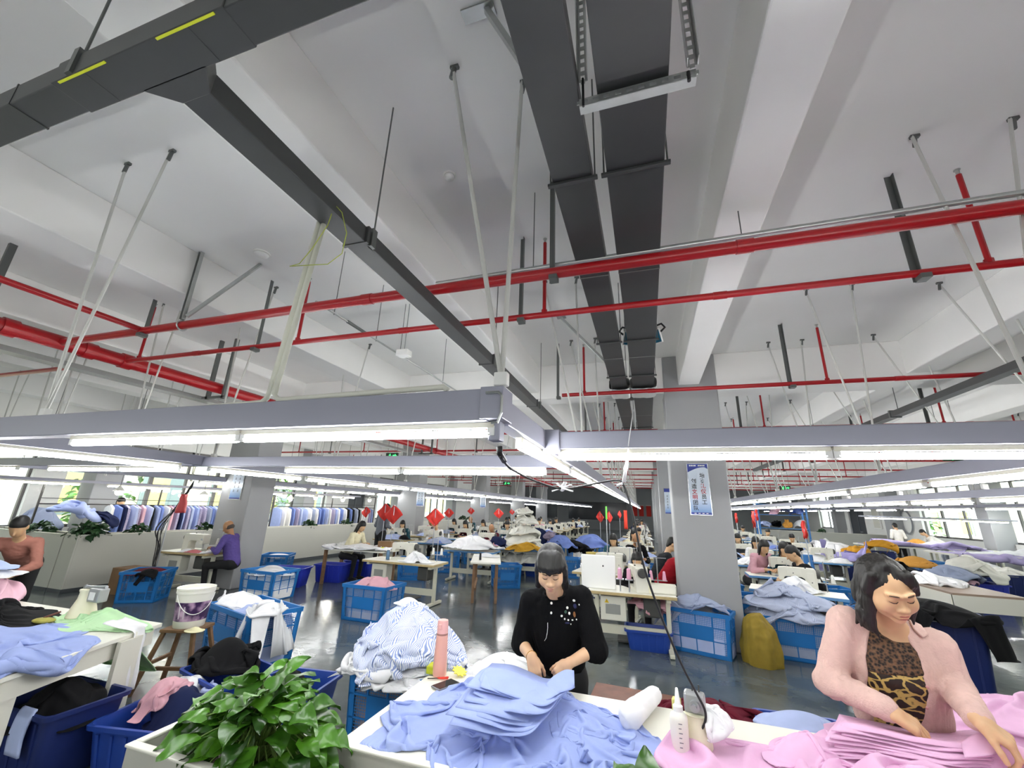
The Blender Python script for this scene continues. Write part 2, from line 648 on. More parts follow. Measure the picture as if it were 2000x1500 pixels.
# plastic wrap around the trays where they pass the main beam
b = MB()
for cx, w in ((-0.3, 0.15), (0.045, 0.19)):
    P = []
    for i in range(9):
        y = 6.15 + i * 0.07
        row = []
        for k in range(24):
            a = 2 * pi * k / 24
            sq = 1 / max(abs(cos(a)), abs(sin(a)) * 1.0)
            q = np.array((cx + cos(a) * w * min(sq, 1.25), y, 3.64 + sin(a) * 0.09 * min(sq, 1.25)))
            row.append(q + 0.016 * pn(q * 14) * np.array((1, 0, 1)))
        row.append(row[0])
        P.append(row)
    b.grid(P)
tag(b.build('plastic_wrap', mat('clear_film', '#d9dbd8', 0.25, var=0.08, scale=20), smooth=True), 'crumpled clear plastic film wrapped round both grey trays at the beam', 'plastic film')

# narrow grey tray running down the hall, T-joined to a tray across the hall
zt = 3.23
t = thing('cable_tray', 'narrow grey cable tray with a T junction, running from the top left into the hall', 'cable tray', (-1.55, 0.6, zt))
MB().bx(-1.615, -1.475, 0.70, 9.5, zt, zt + 0.1).build('branch_trunk', M_tray, t, world=True, bevel=0.004)
MB().bx(-5.5, 1.2, 0.545, 0.66, zt, zt + 0.1).build('cross_trunk', M_tray, t, world=True, bevel=0.004)
MB().prism([(-1.72, 0.655), (-1.38, 0.655), (-1.475, 0.74), (-1.615, 0.74)], zt - 0.002, zt + 0.102, 'z').bx(-2.02, -1.16, 0.54, 0.664, zt - 0.002, zt + 0.102).build('junction', M_tray, t, world=True, bevel=0.003)
for y in (1.66, 3.8, 5.7):
    MB().bx(-1.63, -1.46, y, y + 0.02, zt - 0.004, zt + 0.104).build('joint', M_tray, t, world=True)
for x in (-2.3, -1.85, -1.33):
    MB().bx(x, x + 0.008, 0.543, 0.662, zt - 0.003, zt + 0.103).build('joint', M_tray, t, world=True)
for x in (-1.98, -1.46):
    MB().bx(x, x + .26, 0.543, 0.55, zt - 0.006, zt + 0.01).build('yellow_edge_tape', M_yel, t, world=True)
for x, y in ((-1.47, 1.72), (-1.47, 3.85), (-1.47, 5.9), (-1.9, 0.55)):
    MB().cyl((x, y, zt), (x, y, ZC), 0.005, 6).bx(x - 0.02, x + 0.01, y - 0.02, y + 0.02, zt, zt + 0.12).build('hanger_rod', M_galvd, t, world=True)
# same sort of tray further right
a, c = at(1650, 825, Z=3.25), at(2000, 668, Z=3.25)
t = thing('cable_tray', 'narrow grey cable tray crossing above the right light trough', 'cable tray', tuple(c))
MB().bar((3.55, 4.2, 3.28), (3.55, 16, 3.28), 0.12, 0.08).build('trunk', M_tray, t, world=True, bevel=0.003)
for y in (7.3, 10.5, 13.5):
    MB().cyl((3.6, y, 3.3), (3.6, y, ZC), 0.005, 6).bx(3.48, 3.62, y - 0.02, y + 0.02, 3.23, 3.34).build('hanger_rod', M_galvd, t, world=True)
t = thing('cable_tray', 'long dark grey cable tray at the far left above the light troughs', 'cable tray', (-9.5, 6, 2.9))
MB().bar((-13.5, 5.2, 3.05), (-7.0, 5.2, 3.05), 0.12, 0.08).build('trunk', M_tray, t, world=True)
for x in (-12, -9.3):
    MB().cyl((x, 5.2, 3.05), (x, 5.2, ZC), 0.006, 6).build('hanger_rod', M_galvd, t, world=True)

# white conduits dropping from the narrow tray to the left trough, with a loop of earth wire
t = thing('conduit_pair', 'pair of white plastic conduits dropping from the narrow tray to the left light trough', 'conduit', (-1.7, 1.5, 2.25))
for dx in (0.0, 0.035):
    MB().tube([(-1.63 + dx, 1.47, 3.27), (-1.80 + dx, 1.53, 2.30), (-1.81 + dx, 1.53, 2.27), (-1.84 + dx, 1.53, 2.25), (-2.6 + 0 * dx, 1.54 + dx, 2.235)] if dx == 0 else
              [(-1.63 + dx, 1.47, 3.27), (-1.80 + dx, 1.53, 2.29), (-1.77 + dx, 1.53, 2.262), (-1.7, 1.54, 2.262), (-0.82, 1.54, 2.275), (-0.8, 1.54, 2.26)], 0.0135, 10).build('conduit', M_pvc, t, world=True, smooth=True)
t = thing('earth_wire', 'thin yellow green wire hanging in a loop beside the white conduits', 'wire', (-1.55, 1.45, 3.2))
MB().tube([at(*p) if False else at(p[0], p[1], Y=1.42 + 0.04 * math.sin(i)) for i, p in enumerate([(615, 378), (632, 366), (648, 376), (652, 405), (640, 440), (610, 485), (585, 515), (566, 520), (600, 518), (640, 516), (668, 495), (677, 455), (668, 415), (645, 390), (622, 384)])], 0.0022, 6).build('wire', mat('wire_yellow_green', '#a9b53a', 0.5), t, world=True, smooth=True)

# ------------------------------------------------------------------ red sprinkler pipes
def red_pipe(name, y, z, r, x0, x1, lab, stubs, hangers, grp='red sprinkler pipes across the hall'):
    t = thing(name, lab, 'pipe', (x0, y, z), group=grp)
    MB().cyl((x0, y, z), (x1, y, z), r, 14).build('pipe', M_red, t, world=True, smooth='auto')
    x = x0 + 1.3
    while x < x1:
        MB().cyl((x - 0.05, y, z), (x + 0.05, y, z), r * 1.13, 14).build('coupling', M_red, t, world=True, smooth='auto')
        x += 2.9
    for x in stubs:
        s = MB().cyl((x, y, z), (x, y, ZC - 0.1), 0.017, 8).cyl((x, y, z + r * 0.6), (x, y, z + r * 1.7), 0.027, 8).build('riser', M_red, t, world=True, smooth='auto')
        MB().cyl((x, y, ZC - 0.1), (x, y, ZC - 0.06), 0.012, 8).cyl((x, y, ZC - 0.06), (x, y, ZC - 0.053), 0.02, 8).build('sprinkler_head', M_galv, s, world=True)
    for x in hangers:
        MB().bar((x, y, z - r - 0.03), (x, y, ZC), 0.04, 0.004, (1, 0, 0)).bar((x - 0.02, y + 0.02, z - r - 0.03), (x - 0.02, y + 0.02, ZC), 0.004, 0.04, (1, 0, 0)).bx(x - 0.03, x + 0.03, y - 0.06, y + 0.02, z - r - 0.035, z - r).build('hanger_channel', M_galvd, t, world=True)
    return t


red_pipe('sprinkler_pipe', 2.62, 3.46, 0.042, -6.4, 9.5, 'thickest red sprinkler pipe across the hall, nearest the viewer', [], [-0.56, -5.0])
red_pipe('sprinkler_pipe', 3.27, 3.46, 0.028, -6.45, 12.6, 'second red sprinkler pipe across the hall, thinner than the first', [-6.2, -3.6, -0.79, 2.31, 5.1], [-4.18, -1.0, 1.93])
red_pipe('sprinkler_pipe', 5.99, 3.46, 0.028, -1.15, 12.6, 'third red sprinkler pipe across the hall, above the top of the light trough', [-0.81, 2.3, 5.1], [-1.2, 1.9, 4.9])
for i, y in enumerate((9.1, 11.9, 14.9, 17.7, 20.6, 23.4, 26.2, 29.2, 32)):
    for (xa, xb) in ((-13.2, 0.3), (1.25, 12.6)) if i == 0 else ((-13.2, 12.6),):
        red_pipe('sprinkler_pipe', y, 3.46, 0.026, xa, xb, 'thin red sprinkler pipe far down the hall crossing under the ceiling',
                 [x for x in (-12, -9.2, -6.4, -3.6, -0.8, 2.3, 5.1, 7.9) if xa < x < xb], [x for x in (-10.6, -5, -1.2, 1.9, 4.9) if xa < x < xb], 'far red sprinkler pipes')
t = thing('main_pipe', 'thick red water main running down the left side of the hall', 'pipe', (-6.5, 1.5, 3.5))
MB().cyl((-6.5, 0.6, 3.47), (-6.5, 30, 3.47), 0.085, 16).build('pipe', M_red, t, world=True, smooth='auto')
for y in (2.2, 2.9, 3.3, 6.3, 9.1, 12):
    MB().cyl((-6.5, y - 0.06, 3.47), (-6.5, y + 0.06, 3.47), 0.1, 16).build('coupling', M_red, t, world=True, smooth='auto')
for y in (1.95, 4.6, 8, 11.5):
    MB().bx(-6.72, -6.68, y - 0.03, y + 0.03, 3.3, ZC).bx(-6.38, -6.34, y - 0.03, y + 0.03, 3.3, ZC).bx(-6.8, -6.3, y - 0.03, y + 0.03, 3.3, 3.34).build('hanger_channel', M_galvd, t, world=True)
t = thing('sprinkler_pipe', 'thin red pipe running down the hall above the left trough to meet the thick one', 'pipe', (-5.05, 0.6, 3.5))
MB().cyl((-5.05, 0.5, 3.47), (-5.05, 2.62, 3.47), 0.03, 12).build('pipe', M_red, t, world=True, smooth='auto')
t = thing('sprinkler_pipe', 'thin red pipe beyond the thick main on the left of the hall', 'pipe', (-7.4, 0.6, 3.4))
MB().cyl((-7.4, 0.5, 3.42), (-7.4, 8.8, 3.42), 0.03, 12).cyl((-7.4, 3.2, 3.42), (-11, 3.2, 3.42), 0.03, 12).build('pipe', M_red, t, world=True, smooth='auto')
t = thing('cable_tray', 'grey tray slung beneath the thick red water main', 'cable tray', (-6.9, 0.6, 3.3))
MB().bx(-7.05, -6.85, 0.5, 14, 3.3, 3.36).build('trunk', M_tray2, t, world=True, bevel=0.003)
# brace and slotted hanger near the left end of the thick pipe
t = thing('pipe_brace', 'slotted hanger and slanting strut holding the left end of the thickest red pipe', 'bracket', (-4.4, 2.62, 3.5))
b = MB()
slotted(b, (-4.45, 2.62, 3.52), (-4.45, 2.62, ZC), 0.035, 14, (1, 0, 0))
b.build('upright', M_galv, t, world=True)
MB().bar((-4.42, 2.62, 3.56), (-4.0, 2.95, ZC), 0.03, 0.03).build('strut', M_galv, t, world=True)
MB().tube([(-4.45 + 0.0, 2.62 + 0.052 * cos(a), 3.46 + 0.052 * sin(a)) for a in np.linspace(0, 6.2, 16)], 0.008, 6).build('ring', M_galv, t, world=True)
# galvanised conduits
t = thing('steel_conduit', 'bright galvanised conduit running across just above the thickest red pipe', 'conduit', (-1.0, 2.68, 3.6))
MB().cyl((-1.6, 2.72, 3.58), (3.5, 2.72, 3.63), 0.02, 10).build('pipe', M_galv, t, world=True, smooth='auto')
for x in (.72, -.75):
    MB().cyl((x, 2.72, 3.6), (x, 2.72, ZC), 0.004, 6).build('hanger_rod', M_galvd, t, world=True)
t = thing('steel_conduit', 'galvanised conduit with inline couplings running down the hall left of the narrow tray', 'conduit', (-2.9, 3, 3.6))
MB().cyl((-2.9, 2.75, 3.6), (-2.9, 7.0, 3.6), 0.011, 8).build('pipe', M_galv, t, world=True, smooth='auto')
MB().cyl((-2.9, 3.2, 3.6), (-2.9, 3.55, 3.6), 0.018, 8).build('coupling', M_galvd, t, world=True, smooth='auto')
for y in (3.0, 3.7, 4.2, 5.4):
    MB().cyl((-2.9, y, 3.58), (-2.9, y, ZC), 0.004, 6).build('hanger_rod', M_galvd, t, world=True)
t = thing('speaker_box', 'small white box hung from the ceiling on the galvanised conduit', 'junction box', (-2.75, 4.1, 3.55))
MB().bx(-2.84, -2.68, 4.02, 4.14, 3.52, 3.6).build('box', M_whp, t, world=True, bevel=0.01)
MB().cyl((-2.76, 4.08, 3.6), (-2.76, 4.08, ZC), 0.006, 6).build('stem', M_galv, t, world=True)

# ------------------------------------------------------------------ floodlights under the wide tray
for i, (px, py, rz, lab) in enumerate(((1228, 661, 0.35, 'blue faced floodlight on a black bracket, left of the two under the wide tray'),
                                       (1281, 657, -0.5, 'blue faced floodlight on a black bracket, right of the two under the wide tray'))):
    p = at(px, py, Y=4.75)
    t = thing('floodlight', lab, 'floodlight', tuple(p), rz)
    rx = rotm(0.5, 0, 0)
    MB().box((0, 0, 0), (0.135, 0.03, 0.17), rx).build('housing', M_whp, t, bevel=0.008)
    MB().box(np.array((0, -0.0165, 0)) @ rx.T, (0.115, 0.004, 0.15), rx).build('lens', mat('lens_blue', '#2f6b86', 0.15), t)
    MB().tube([(-0.06 * (1 - 2 * i), 0.01, 0.05), (-0.1 * (1 - 2 * i), 0.04, 0.1), (-0.06 * (1 - 2 * i), 0.04, 0.16), (0, 0.03, 0.15)], 0.012, 8).build('bracket', M_blk, t, smooth=True)

# ------------------------------------------------------------------ light troughs
def trough(lab, a, b, h=0.1, w=0.075, tubes=None, L=1.3, gap=0.06, zt=2.07, grp='light troughs', tube_list=None, sockets=True):
    """steel trough from a to b (bottom centre line) with lamp holders and tubes under it"""
    a, b = np.array(a, float), np.array(b, float)
    d = b - a
    LL = np.linalg.norm(d)
    d /= LL
    t = thing('light_trough', lab, 'light trough', tuple(a), group=grp)
    o = MB().bar(a + (0, 0, h / 2), b + (0, 0, h / 2), w, h).build('channel', M_trough, t, world=True, bevel=0.006)
    spans = tube_list
    if spans is None:
        n = int((LL + gap) / (L + gap))
        off = (LL - n * (L + gap) + gap) / 2
        spans = [(off + i * (L + gap), off + i * (L + gap) + L) for i in range(n)]
    for (s, e) in spans:
        p, q = a + d * s, a + d * e
        hb = MB().bar(p + (0, 0, -0.012), q + (0, 0, -0.012), 0.032, 0.022).build('lamp_holder', M_holder, t, world=True)
        MB().cyl(p + d * 0.02 + (0, 0, -0.046), q - d * 0.02 + (0, 0, -0.046), 0.0155, 8).build('lamp_tube', M_tube, hb, world=True)
        for e_ in (p + d * 0.012, q - d * 0.012):
            MB().box(e_ + (0, 0, -0.036), (0.03, 0.03, 0.04)).build('end_cap', M_whp, hb, world=True)
    return t


zb = 2.112
trough('lilac grey light trough nearest the viewer at upper left, with two long tubes', (-5.2, 1.56, 2.11), (-0.60, 1.56, 2.115), 0.135, 0.1, tube_list=[(1.87, 3.24), (3.25, 4.62)])
trough('lilac grey light trough at right, crossing just above the two women', (-0.5, 2.36, zb), (2.6, 2.36, zb + .005), 0.1, tube_list=[(0.03, 1.36), (1.37, 2.7)])
trough('lilac grey light trough running down the hall over the aisle behind the woman in black', (-0.58, 1.62, zb), (-0.58, 38, zb), 0.11, tube_list=[(0.28 + 1.42 * i, 0.28 + 1.42 * i + 1.34) for i in range(25)])
trough('lilac grey light trough across the hall at middle left, second from the viewer', (-6.1, 3.3, 2.10), (-0.55, 3.3, 2.10), 0.1, tube_list=[(2.65, 3.98), (4.0, 5.33)])
trough('lilac grey light trough running down the hall on the left above the bucket', (-4.62, 1.62, zb), (-4.62, 38, zb), 0.1, tube_list=[(0.1, 1.45)] + [(1.75 + 1.42 * i, 1.75 + 1.42 * i + 1.34) for i in range(24)])
trough('lilac grey light trough across the hall at the far left edge, above the pink heap', (-12.5, 3.28, 2.10), (-4.7, 3.28, 2.10), 0.1, tube_list=[(3.2, 4.53), (5.2, 6.55), (6.57, 7.6)])
trough('lilac grey light trough running down the hall above the bald man', (-8.95, 3.5, zb), (-8.95, 38, zb), 0.1, tube_list=[(2.9 + 1.55 * i, 2.9 + 1.55 * i + 1.42) for i in range(20)])
trough('lilac grey light trough running down the hall just right of the pillar', (2.2, 2.42, zb), (2.2, 38, zb), 0.1, tube_list=[(0.5 + 1.42 * i, 0.5 + 1.42 * i + 1.34) for i in range(25)])
trough('lilac grey light trough running down the hall furthest right', (4.2, 4.5, zb), (4.2, 38, zb), 0.1, tube_list=[(1.3 + 1.55 * i, 1.3 + 1.55 * i + 1.42) for i in range(20)])
trough('lilac grey light trough in front of the window wall at far left', (-12.2, 4.2, 2.0), (-12.2, 16, 2.0), 0.06, 0.05, tube_list=[(0.5 + 1.9 * i, 0.5 + 1.9 * i + 1.4) for i in range(6)])
trough('lilac grey light trough over the right cutting tables', (8.0, 20.5, 1.9), (12.8, 20.5, 1.9), 0.05, 0.05, tube_list=[(0.2 + 1.5 * i, 0.2 + 1.5 * i + 1.35) for i in range(3)])
trough('lilac grey light trough over the window tables at right', (8.6, 9, 2.2), (8.6, 38, 2.2), 0.08, 0.06, tube_list=[(0.5 + 1.9 * i, 0.5 + 1.9 * i + 1.4) for i in range(15)])
# unseen troughs added behind the camera to brighten the foreground
for x, y in ((-4.6, -0.25), (1.4, -0.25), (-4.6, -1.9), (-1.6, -1.9), (1.4, -1.9), (4.4, -1.9), (-3, -4.2), (3, -4.2)):
    trough('lilac grey light trough in the part of the hall behind the viewer', (x - 1.5, y, zb), (x + 1.5, y, zb), tube_list=[(0.1, 1.44), (1.5, 2.84)], grp='light troughs behind the viewer')

# end box and cable at the T of the troughs
t = thing('trough_joint', 'white sheet metal box and clip where the left trough meets the long one', 'bracket', (-0.58, 1.6, 2.06))
MB().bx(-0.605, -0.555, 1.55, 1.61, 2.04, 2.12).bx(-0.63, -0.53, 1.5, 1.63, 2.12, 2.255).build('box', M_trough, t, world=True, bevel=0.004)
MB().tube([(-0.57, 1.49, 2.1), (-0.545, 1.49, 2.1), (-0.53, 1.49, 2.14), (-0.53, 1.49, 2.21), (-0.545, 1.49, 2.225), (-0.6, 1.49, 2.225)], 0.006, 6).build('clip', M_galv, t, world=True)
t = thing('trough_joint', 'lilac grey coupling sleeve at the left end of the right trough', 'bracket', (-0.5, 2.36, 2.1))
MB().bx(-0.56, -0.46, 2.31, 2.41, 2.095, 2.225).build('sleeve', M_trough, t, world=True, bevel=0.006)

# V rods from the ceiling to the troughs
def vrod(tops, bot, lab, grp=None, r=0.0105):
    t = thing('hanger_rods', lab, 'hanger rod', tuple(bot), group=grp)
    for p in tops:
        MB().cyl(bot, p, r, 8).build('rod', M_rod, t, world=True, smooth='auto')
        MB().cyl((p[0], p[1], ZC - 0.09), (p[0] + 0.012, p[1], ZC - 0.02), r * 1.3, 8).bx(p[0] - 0.012, p[0] + 0.04, p[1] - 0.012, p[1] + 0.012, ZC - 0.02, ZC).build('ceiling_anchor', M_galvd, t, world=True)
    MB().bx(bot[0] - 0.03, bot[0] + 0.03, bot[1] - 0.02, bot[1] + 0.02, bot[2] - 0.03, bot[2] + 0.03).build('shoe', M_whp, t, world=True, bevel=0.006)


vrod([(-3.82, 1.54, ZC), (-3.33, 1.55, ZC)], (-3.72, 1.56, 2.27), 'V of two white rods holding the left end of the nearest trough')
vrod([(-0.97, 1.59, ZC), (-0.59, 1.79, ZC)], (-0.56, 1.56, 2.30), 'V of two white rods meeting at the corner joint of the troughs', r=0.012)
vrod([(1.88, 2.9, ZC), (2.4, 2.91, ZC)], (1.69, 2.38, 2.24), 'V of two white rods at far right holding the right trough')
VR = 'far V rods'
for X, ox, ys in ((2.2, (-0.32, 0.12), (5.0, 6.64, 8.5, 10.4, 12.3, 14.2, 16.2, 18.2, 20.2, 22.5)), (3.95, (-0.75, -0.28), (5.21, 6.66, 8.5, 10.39, 12.3, 14.2, 16.2, 18.5)),
                  (-0.58, (-0.42, -0.05), (4.1, 5.9, 7.9, 10.0, 11.6, 13.2, 14.8, 16.4, 18, 19.6, 21.2, 23, 25)), (-4.62, (-0.1, 0.35), (3.4, 5.3, 7.4, 9.2, 11, 13, 15, 17, 19)),
                  (-8.95, (-0.2, 0.25), (3.7, 5.5, 7.6, 9.6, 11.6, 13.6, 15.6, 18)), (-12.2, (-0.2, 0.2), (4.6, 6.5, 8.5, 10.5, 13)), (8.6, (-0.2, 0.2), (12.5, 15, 18, 21, 24))):
    for y in ys:
        vrod([(X + ox[0], y, ZC), (X + ox[1], y, ZC)], (X, y, 2.22), 'V of two thin white rods holding a light trough further down the hall', VR)
for x in (-5.9, -7.5):
    vrod([(x - 0.2, 3.3, ZC), (x + 0.2, 3.3, ZC)], (x, 3.3, 2.2), 'V of two thin white rods holding a light trough further down the hall', VR)
# ================================================================== smooth solids: blended shapes turned into one skin
def cap(a, b, ra, rb=None, k=0.02, op=1):
    return dict(t='c', a=np.array(a, float), b=np.array(b, float), ra=ra, rb=ra if rb is None else rb, k=k, op=op)


def ell(c, r, R=None, k=0.02, op=1):
    r = np.array(r if hasattr(r, '__len__') else (r, r, r), float)
    return dict(t='e', c=np.array(c, float), r=r, R=np.eye(3) if R is None else np.array(R, float), k=k, op=op)


def rbox(c, h, rad, R=None, k=0.01, op=1):
    return dict(t='b', c=np.array(c, float), h=np.array(h, float), ra=rad, R=np.eye(3) if R is None else np.array(R, float), k=k, op=op)


def xf(prims, M, s=1.0):
    """move shapes by a 4x4 rigid matrix after scaling by s"""
    M = np.array(M, float)
    Q, T = M[:3, :3], M[:3, 3]
    out = []
    for p in prims:
        q = dict(p)
        for key in ('a', 'b', 'c'):
            if key in q:
                q[key] = Q @ (q[key] * s) + T
        if 'R' in q:
            q['R'] = Q @ q['R']
        if 'r' in q:
            q['r'] = q['r'] * s
        if 'h' in q:
            q['h'] = q['h'] * s
        if 'ra' in q:
            q['ra'] = q['ra'] * s
        if 'rb' in q:
            q['rb'] = q['rb'] * s
        q['k'] = q['k'] * s
        out.append(q)
    return out


def pdist(p, P):
    if p['t'] == 'c':
        ba = p['b'] - p['a']
        pa = P - p['a']
        t = np.clip((pa @ ba) / max(ba @ ba, 1e-12), 0, 1)
        return np.linalg.norm(pa - t[..., None] * ba, axis=-1) - (p['ra'] + t * (p['rb'] - p['ra']))
    q = (P - p['c']) @ p['R']
    if p['t'] == 'e':
        k0 = np.linalg.norm(q / p['r'], axis=-1)
        k1 = np.linalg.norm(q / (p['r'] ** 2), axis=-1) + 1e-9
        return np.where(k0 < 1e-6, -p['r'].min(), k0 * (k0 - 1) / k1)
    d = np.abs(q) - (p['h'] - p['ra'])
    return np.linalg.norm(np.maximum(d, 0), axis=-1) + np.minimum(d.max(-1), 0) - p['ra']


def fuse(ds, prims, n):
    d = np.full(n, 1e3)
    for x, p in zip(ds, prims):
        k = max(p['k'], 1e-6)
        if p['op'] > 0:
            h = np.maximum(k - np.abs(d - x), 0) / k
            d = np.minimum(d, x) - h * h * k * 0.25
        else:
            h = np.maximum(k - np.abs(d + x), 0) / k
            d = np.maximum(d, -x) + h * h * k * 0.25
    return d


def sdf(prims, h, disp=None, amp=0.0, cut=None):
    """surface-net skin of the blended shapes at grid step h; disp(P) is added to the distance; cut: keep only |fn|>0"""
    B = 8
    lo, hi = np.full(3, 1e9), np.full(3, -1e9)
    for p in prims:
        if p['op'] < 0:
            continue
        if p['t'] == 'c':
            m = max(p['ra'], p['rb'])
            lo = np.minimum(lo, np.minimum(p['a'], p['b']) - m)
            hi = np.maximum(hi, np.maximum(p['a'], p['b']) + m)
        else:
            e = np.abs(p['R']) @ (p['r'] if p['t'] == 'e' else p['h'])
            lo, hi = np.minimum(lo, p['c'] - e), np.maximum(hi, p['c'] + e)
    lo = lo - 3 * h - amp
    nb = np.ceil((hi + 3 * h + amp - lo) / (B * h)).astype(int)
    G = np.stack(np.meshgrid(*[np.arange(n) for n in nb], indexing='ij'), -1).reshape(-1, 3)
    C = lo + (G + 0.5) * B * h
    hd = B * h * 0.87
    D = np.array([pdist(p, C) for p in prims])
    tot = fuse(D, prims, len(C))
    act = np.abs(tot) < hd * 1.6 + amp + 0.01
    G, D = G[act], D[:, act]
    kk = np.array([p['k'] for p in prims])[:, None]
    msk = D < hd * 1.7 + kk + amp + 0.01
    keys = {}
    for i in range(msk.shape[1]):
        keys.setdefault(msk[:, i].tobytes(), []).append(i)
    loc = np.stack(np.meshgrid(*[np.arange(B + 1)] * 3, indexing='ij'), -1).reshape(-1, 3)
    S = np.full((len(G), (B + 1) ** 3), 1.0)
    for key, idx in keys.items():
        sel = np.nonzero(np.frombuffer(key, dtype=bool))[0]
        if len(sel) == 0:
            continue
        ps = [prims[i] for i in sel]
        for c0 in range(0, len(idx), 400):
            ii = np.array(idx[c0:c0 + 400])
            P = (lo + (G[ii][:, None, :] * B + loc[None]) * h).reshape(-1, 3)
            d = fuse([pdist(p, P) for p in ps], ps, len(P))
            if disp is not None:
                near = np.abs(d) < amp + 2.5 * h
                if near.any():
                    d[near] = d[near] + disp(P[near])
            S[ii] = d.reshape(len(ii), -1)
    S = S.reshape(-1, B + 1, B + 1, B + 1)
    N = nb * B + 2
    corner = [(a, b, c) for a in (0, 1) for b in (0, 1) for c in (0, 1)]
    cs = np.stack([S[:, a:B + a, b:B + b, c:B + c] for a, b, c in corner], -1)
    neg = cs < 0
    mixed = neg.any(-1) & ~neg.all(-1)
    bi, ci, cj, ck = np.nonzero(mixed)
    vals = cs[bi, ci, cj, ck]
    base = G[bi] * B + np.stack([ci, cj, ck], -1)
    acc, cnt = np.zeros((len(bi), 3)), np.zeros(len(bi))
    ca = np.array(corner, float)
    for e0 in range(8):
        for ax in range(3):
            if corner[e0][ax]:
                continue
            e1 = e0 + (4, 2, 1)[ax]
            v0, v1 = vals[:, e0], vals[:, e1]
            x = (v0 < 0) != (v1 < 0)
            t = np.where(x, v0 / np.where(x, v0 - v1, 1), 0)
            acc += np.where(x[:, None], ca[e0] + t[:, None] * (ca[e1] - ca[e0]), 0)
            cnt += x
    V = lo + (base + acc / cnt[:, None]) * h
    gid = (base[:, 0] * N[1] + base[:, 1]) * N[2] + base[:, 2]
    order = np.argsort(gid)
    sg = gid[order]
    faces = []
    for ax in range(3):
        o = [(1, 0, 0), (0, 1, 0), (0, 0, 1)][ax]
        s0 = S[:, :B, :B, :B]
        s1 = S[:, o[0]:B + o[0], o[1]:B + o[1], o[2]:B + o[2]]
        x = (s0 < 0) != (s1 < 0)
        b, i, j, k = np.nonzero(x)
        g = G[b] * B + np.stack([i, j, k], -1)
        sgn = s0[b, i, j, k] < 0
        u, w = [(1, 2), (2, 0), (0, 1)][ax]
        q = []
        ok = np.ones(len(b), bool)
        for du, dw in ((0, 0), (1, 0), (1, 1), (0, 1)):
            gg = g.copy()
            gg[:, u] -= du
            gg[:, w] -= dw
            id_ = (gg[:, 0] * N[1] + gg[:, 1]) * N[2] + gg[:, 2]
            p = np.clip(np.searchsorted(sg, id_), 0, len(sg) - 1)
            ok &= sg[p] == id_
            q.append(order[p])
        q = np.stack(q, -1)
        q[~sgn] = q[~sgn][:, ::-1]
        faces.append(q[ok])
    return V, np.concatenate(faces)


def solid(name, prims, h, m, parent=None, disp=None, amp=0.0, world=True, smooth_iter=0):
    V, F = sdf(prims, h, disp, amp)
    b = MB()
    b.v, b.n = [V], len(V)
    b.f = F.tolist()
    b.mi = [0] * len(F)
    o = b.build(name, m, parent, smooth=True, world=world)
    return o


def frame(fwd, up):
    """columns: right, forward, up"""
    f = np.array(fwd, float)
    f /= np.linalg.norm(f)
    u = np.array(up, float)
    u = u - f * (u @ f)
    u /= np.linalg.norm(u)
    return np.array([np.cross(f, u), f, u]).T


def M4(R, T):
    M = np.eye(4)
    M[:3, :3] = R
    M[:3, 3] = T
    return M


# ------------------------------------------------------------------ heads and hands
def head_prims(detail=True, male=False, full=0.0):
    """head about 0.23 tall, origin at its middle, facing +y; full: fuller cheeks"""
    w = 1.06 if male else 1.0
    p = [ell((0, -.018, .033), (.074 * w, .092, .083)), ell((0, .024, -.022), (.065 * w + full, .067, .083), k=.03),
         ell((0, .03, -.073), (.046 * w + full, .05, .036), k=.03)]
    if not detail:
        return p + [cap((0, .088, .006), (0, .108, -.03), .008, .012, k=.012), ell((.076 * w, -.008, -.006), (.01, .02, .03)), ell((-.076 * w, -.008, -.006), (.01, .02, .03))]
    p += [ell((0, .074, -.1), (.02, .016, .014), k=.025)]
    for s in (-1, 1):
        p += [ell((s * (.036 + full * .7), .064, -.034), (.027, .026, .028), k=.03),
              ell((s * .031, .101, .007), (.019, .015, .011), k=.018, op=-1),
              ell((s * .031, .081, .005), (.0175, .0115, .0115), k=.006),
              cap((s * .012, .092, .024), (s * .046, .078, .026), .006, .006, k=.016),
              ell((s * .0775 * w, -.008, -.006), (.009, .019, .03), rotm(0, 0, s * .35), k=.01),
              ell((s * .085 * w, -.002, -.004), (.006, .012, .02), rotm(0, 0, s * .35), k=.006, op=-1),
              ell((s * .0145, .096, -.0355), (.0085, .0105, .0075), k=.008)]
    p += [cap((0, .083, .010), (0, .1025, -.030), .0075, .0105, k=.016), ell((0, .1045, -.0325), (.0125, .0095, .0095), k=.01),
          ell((0, .089, -.062), (.024, .014, .018), k=.02),
          ell((0, .0995, -.0585), (.019, .008, .0055), k=.005), ell((0, .098, -.0715), (.0165, .008, .0065), k=.005),
          cap((-.019, .1055, -.0645), (.019, .1055, -.0645), .0022, k=.003, op=-1)]
    return p


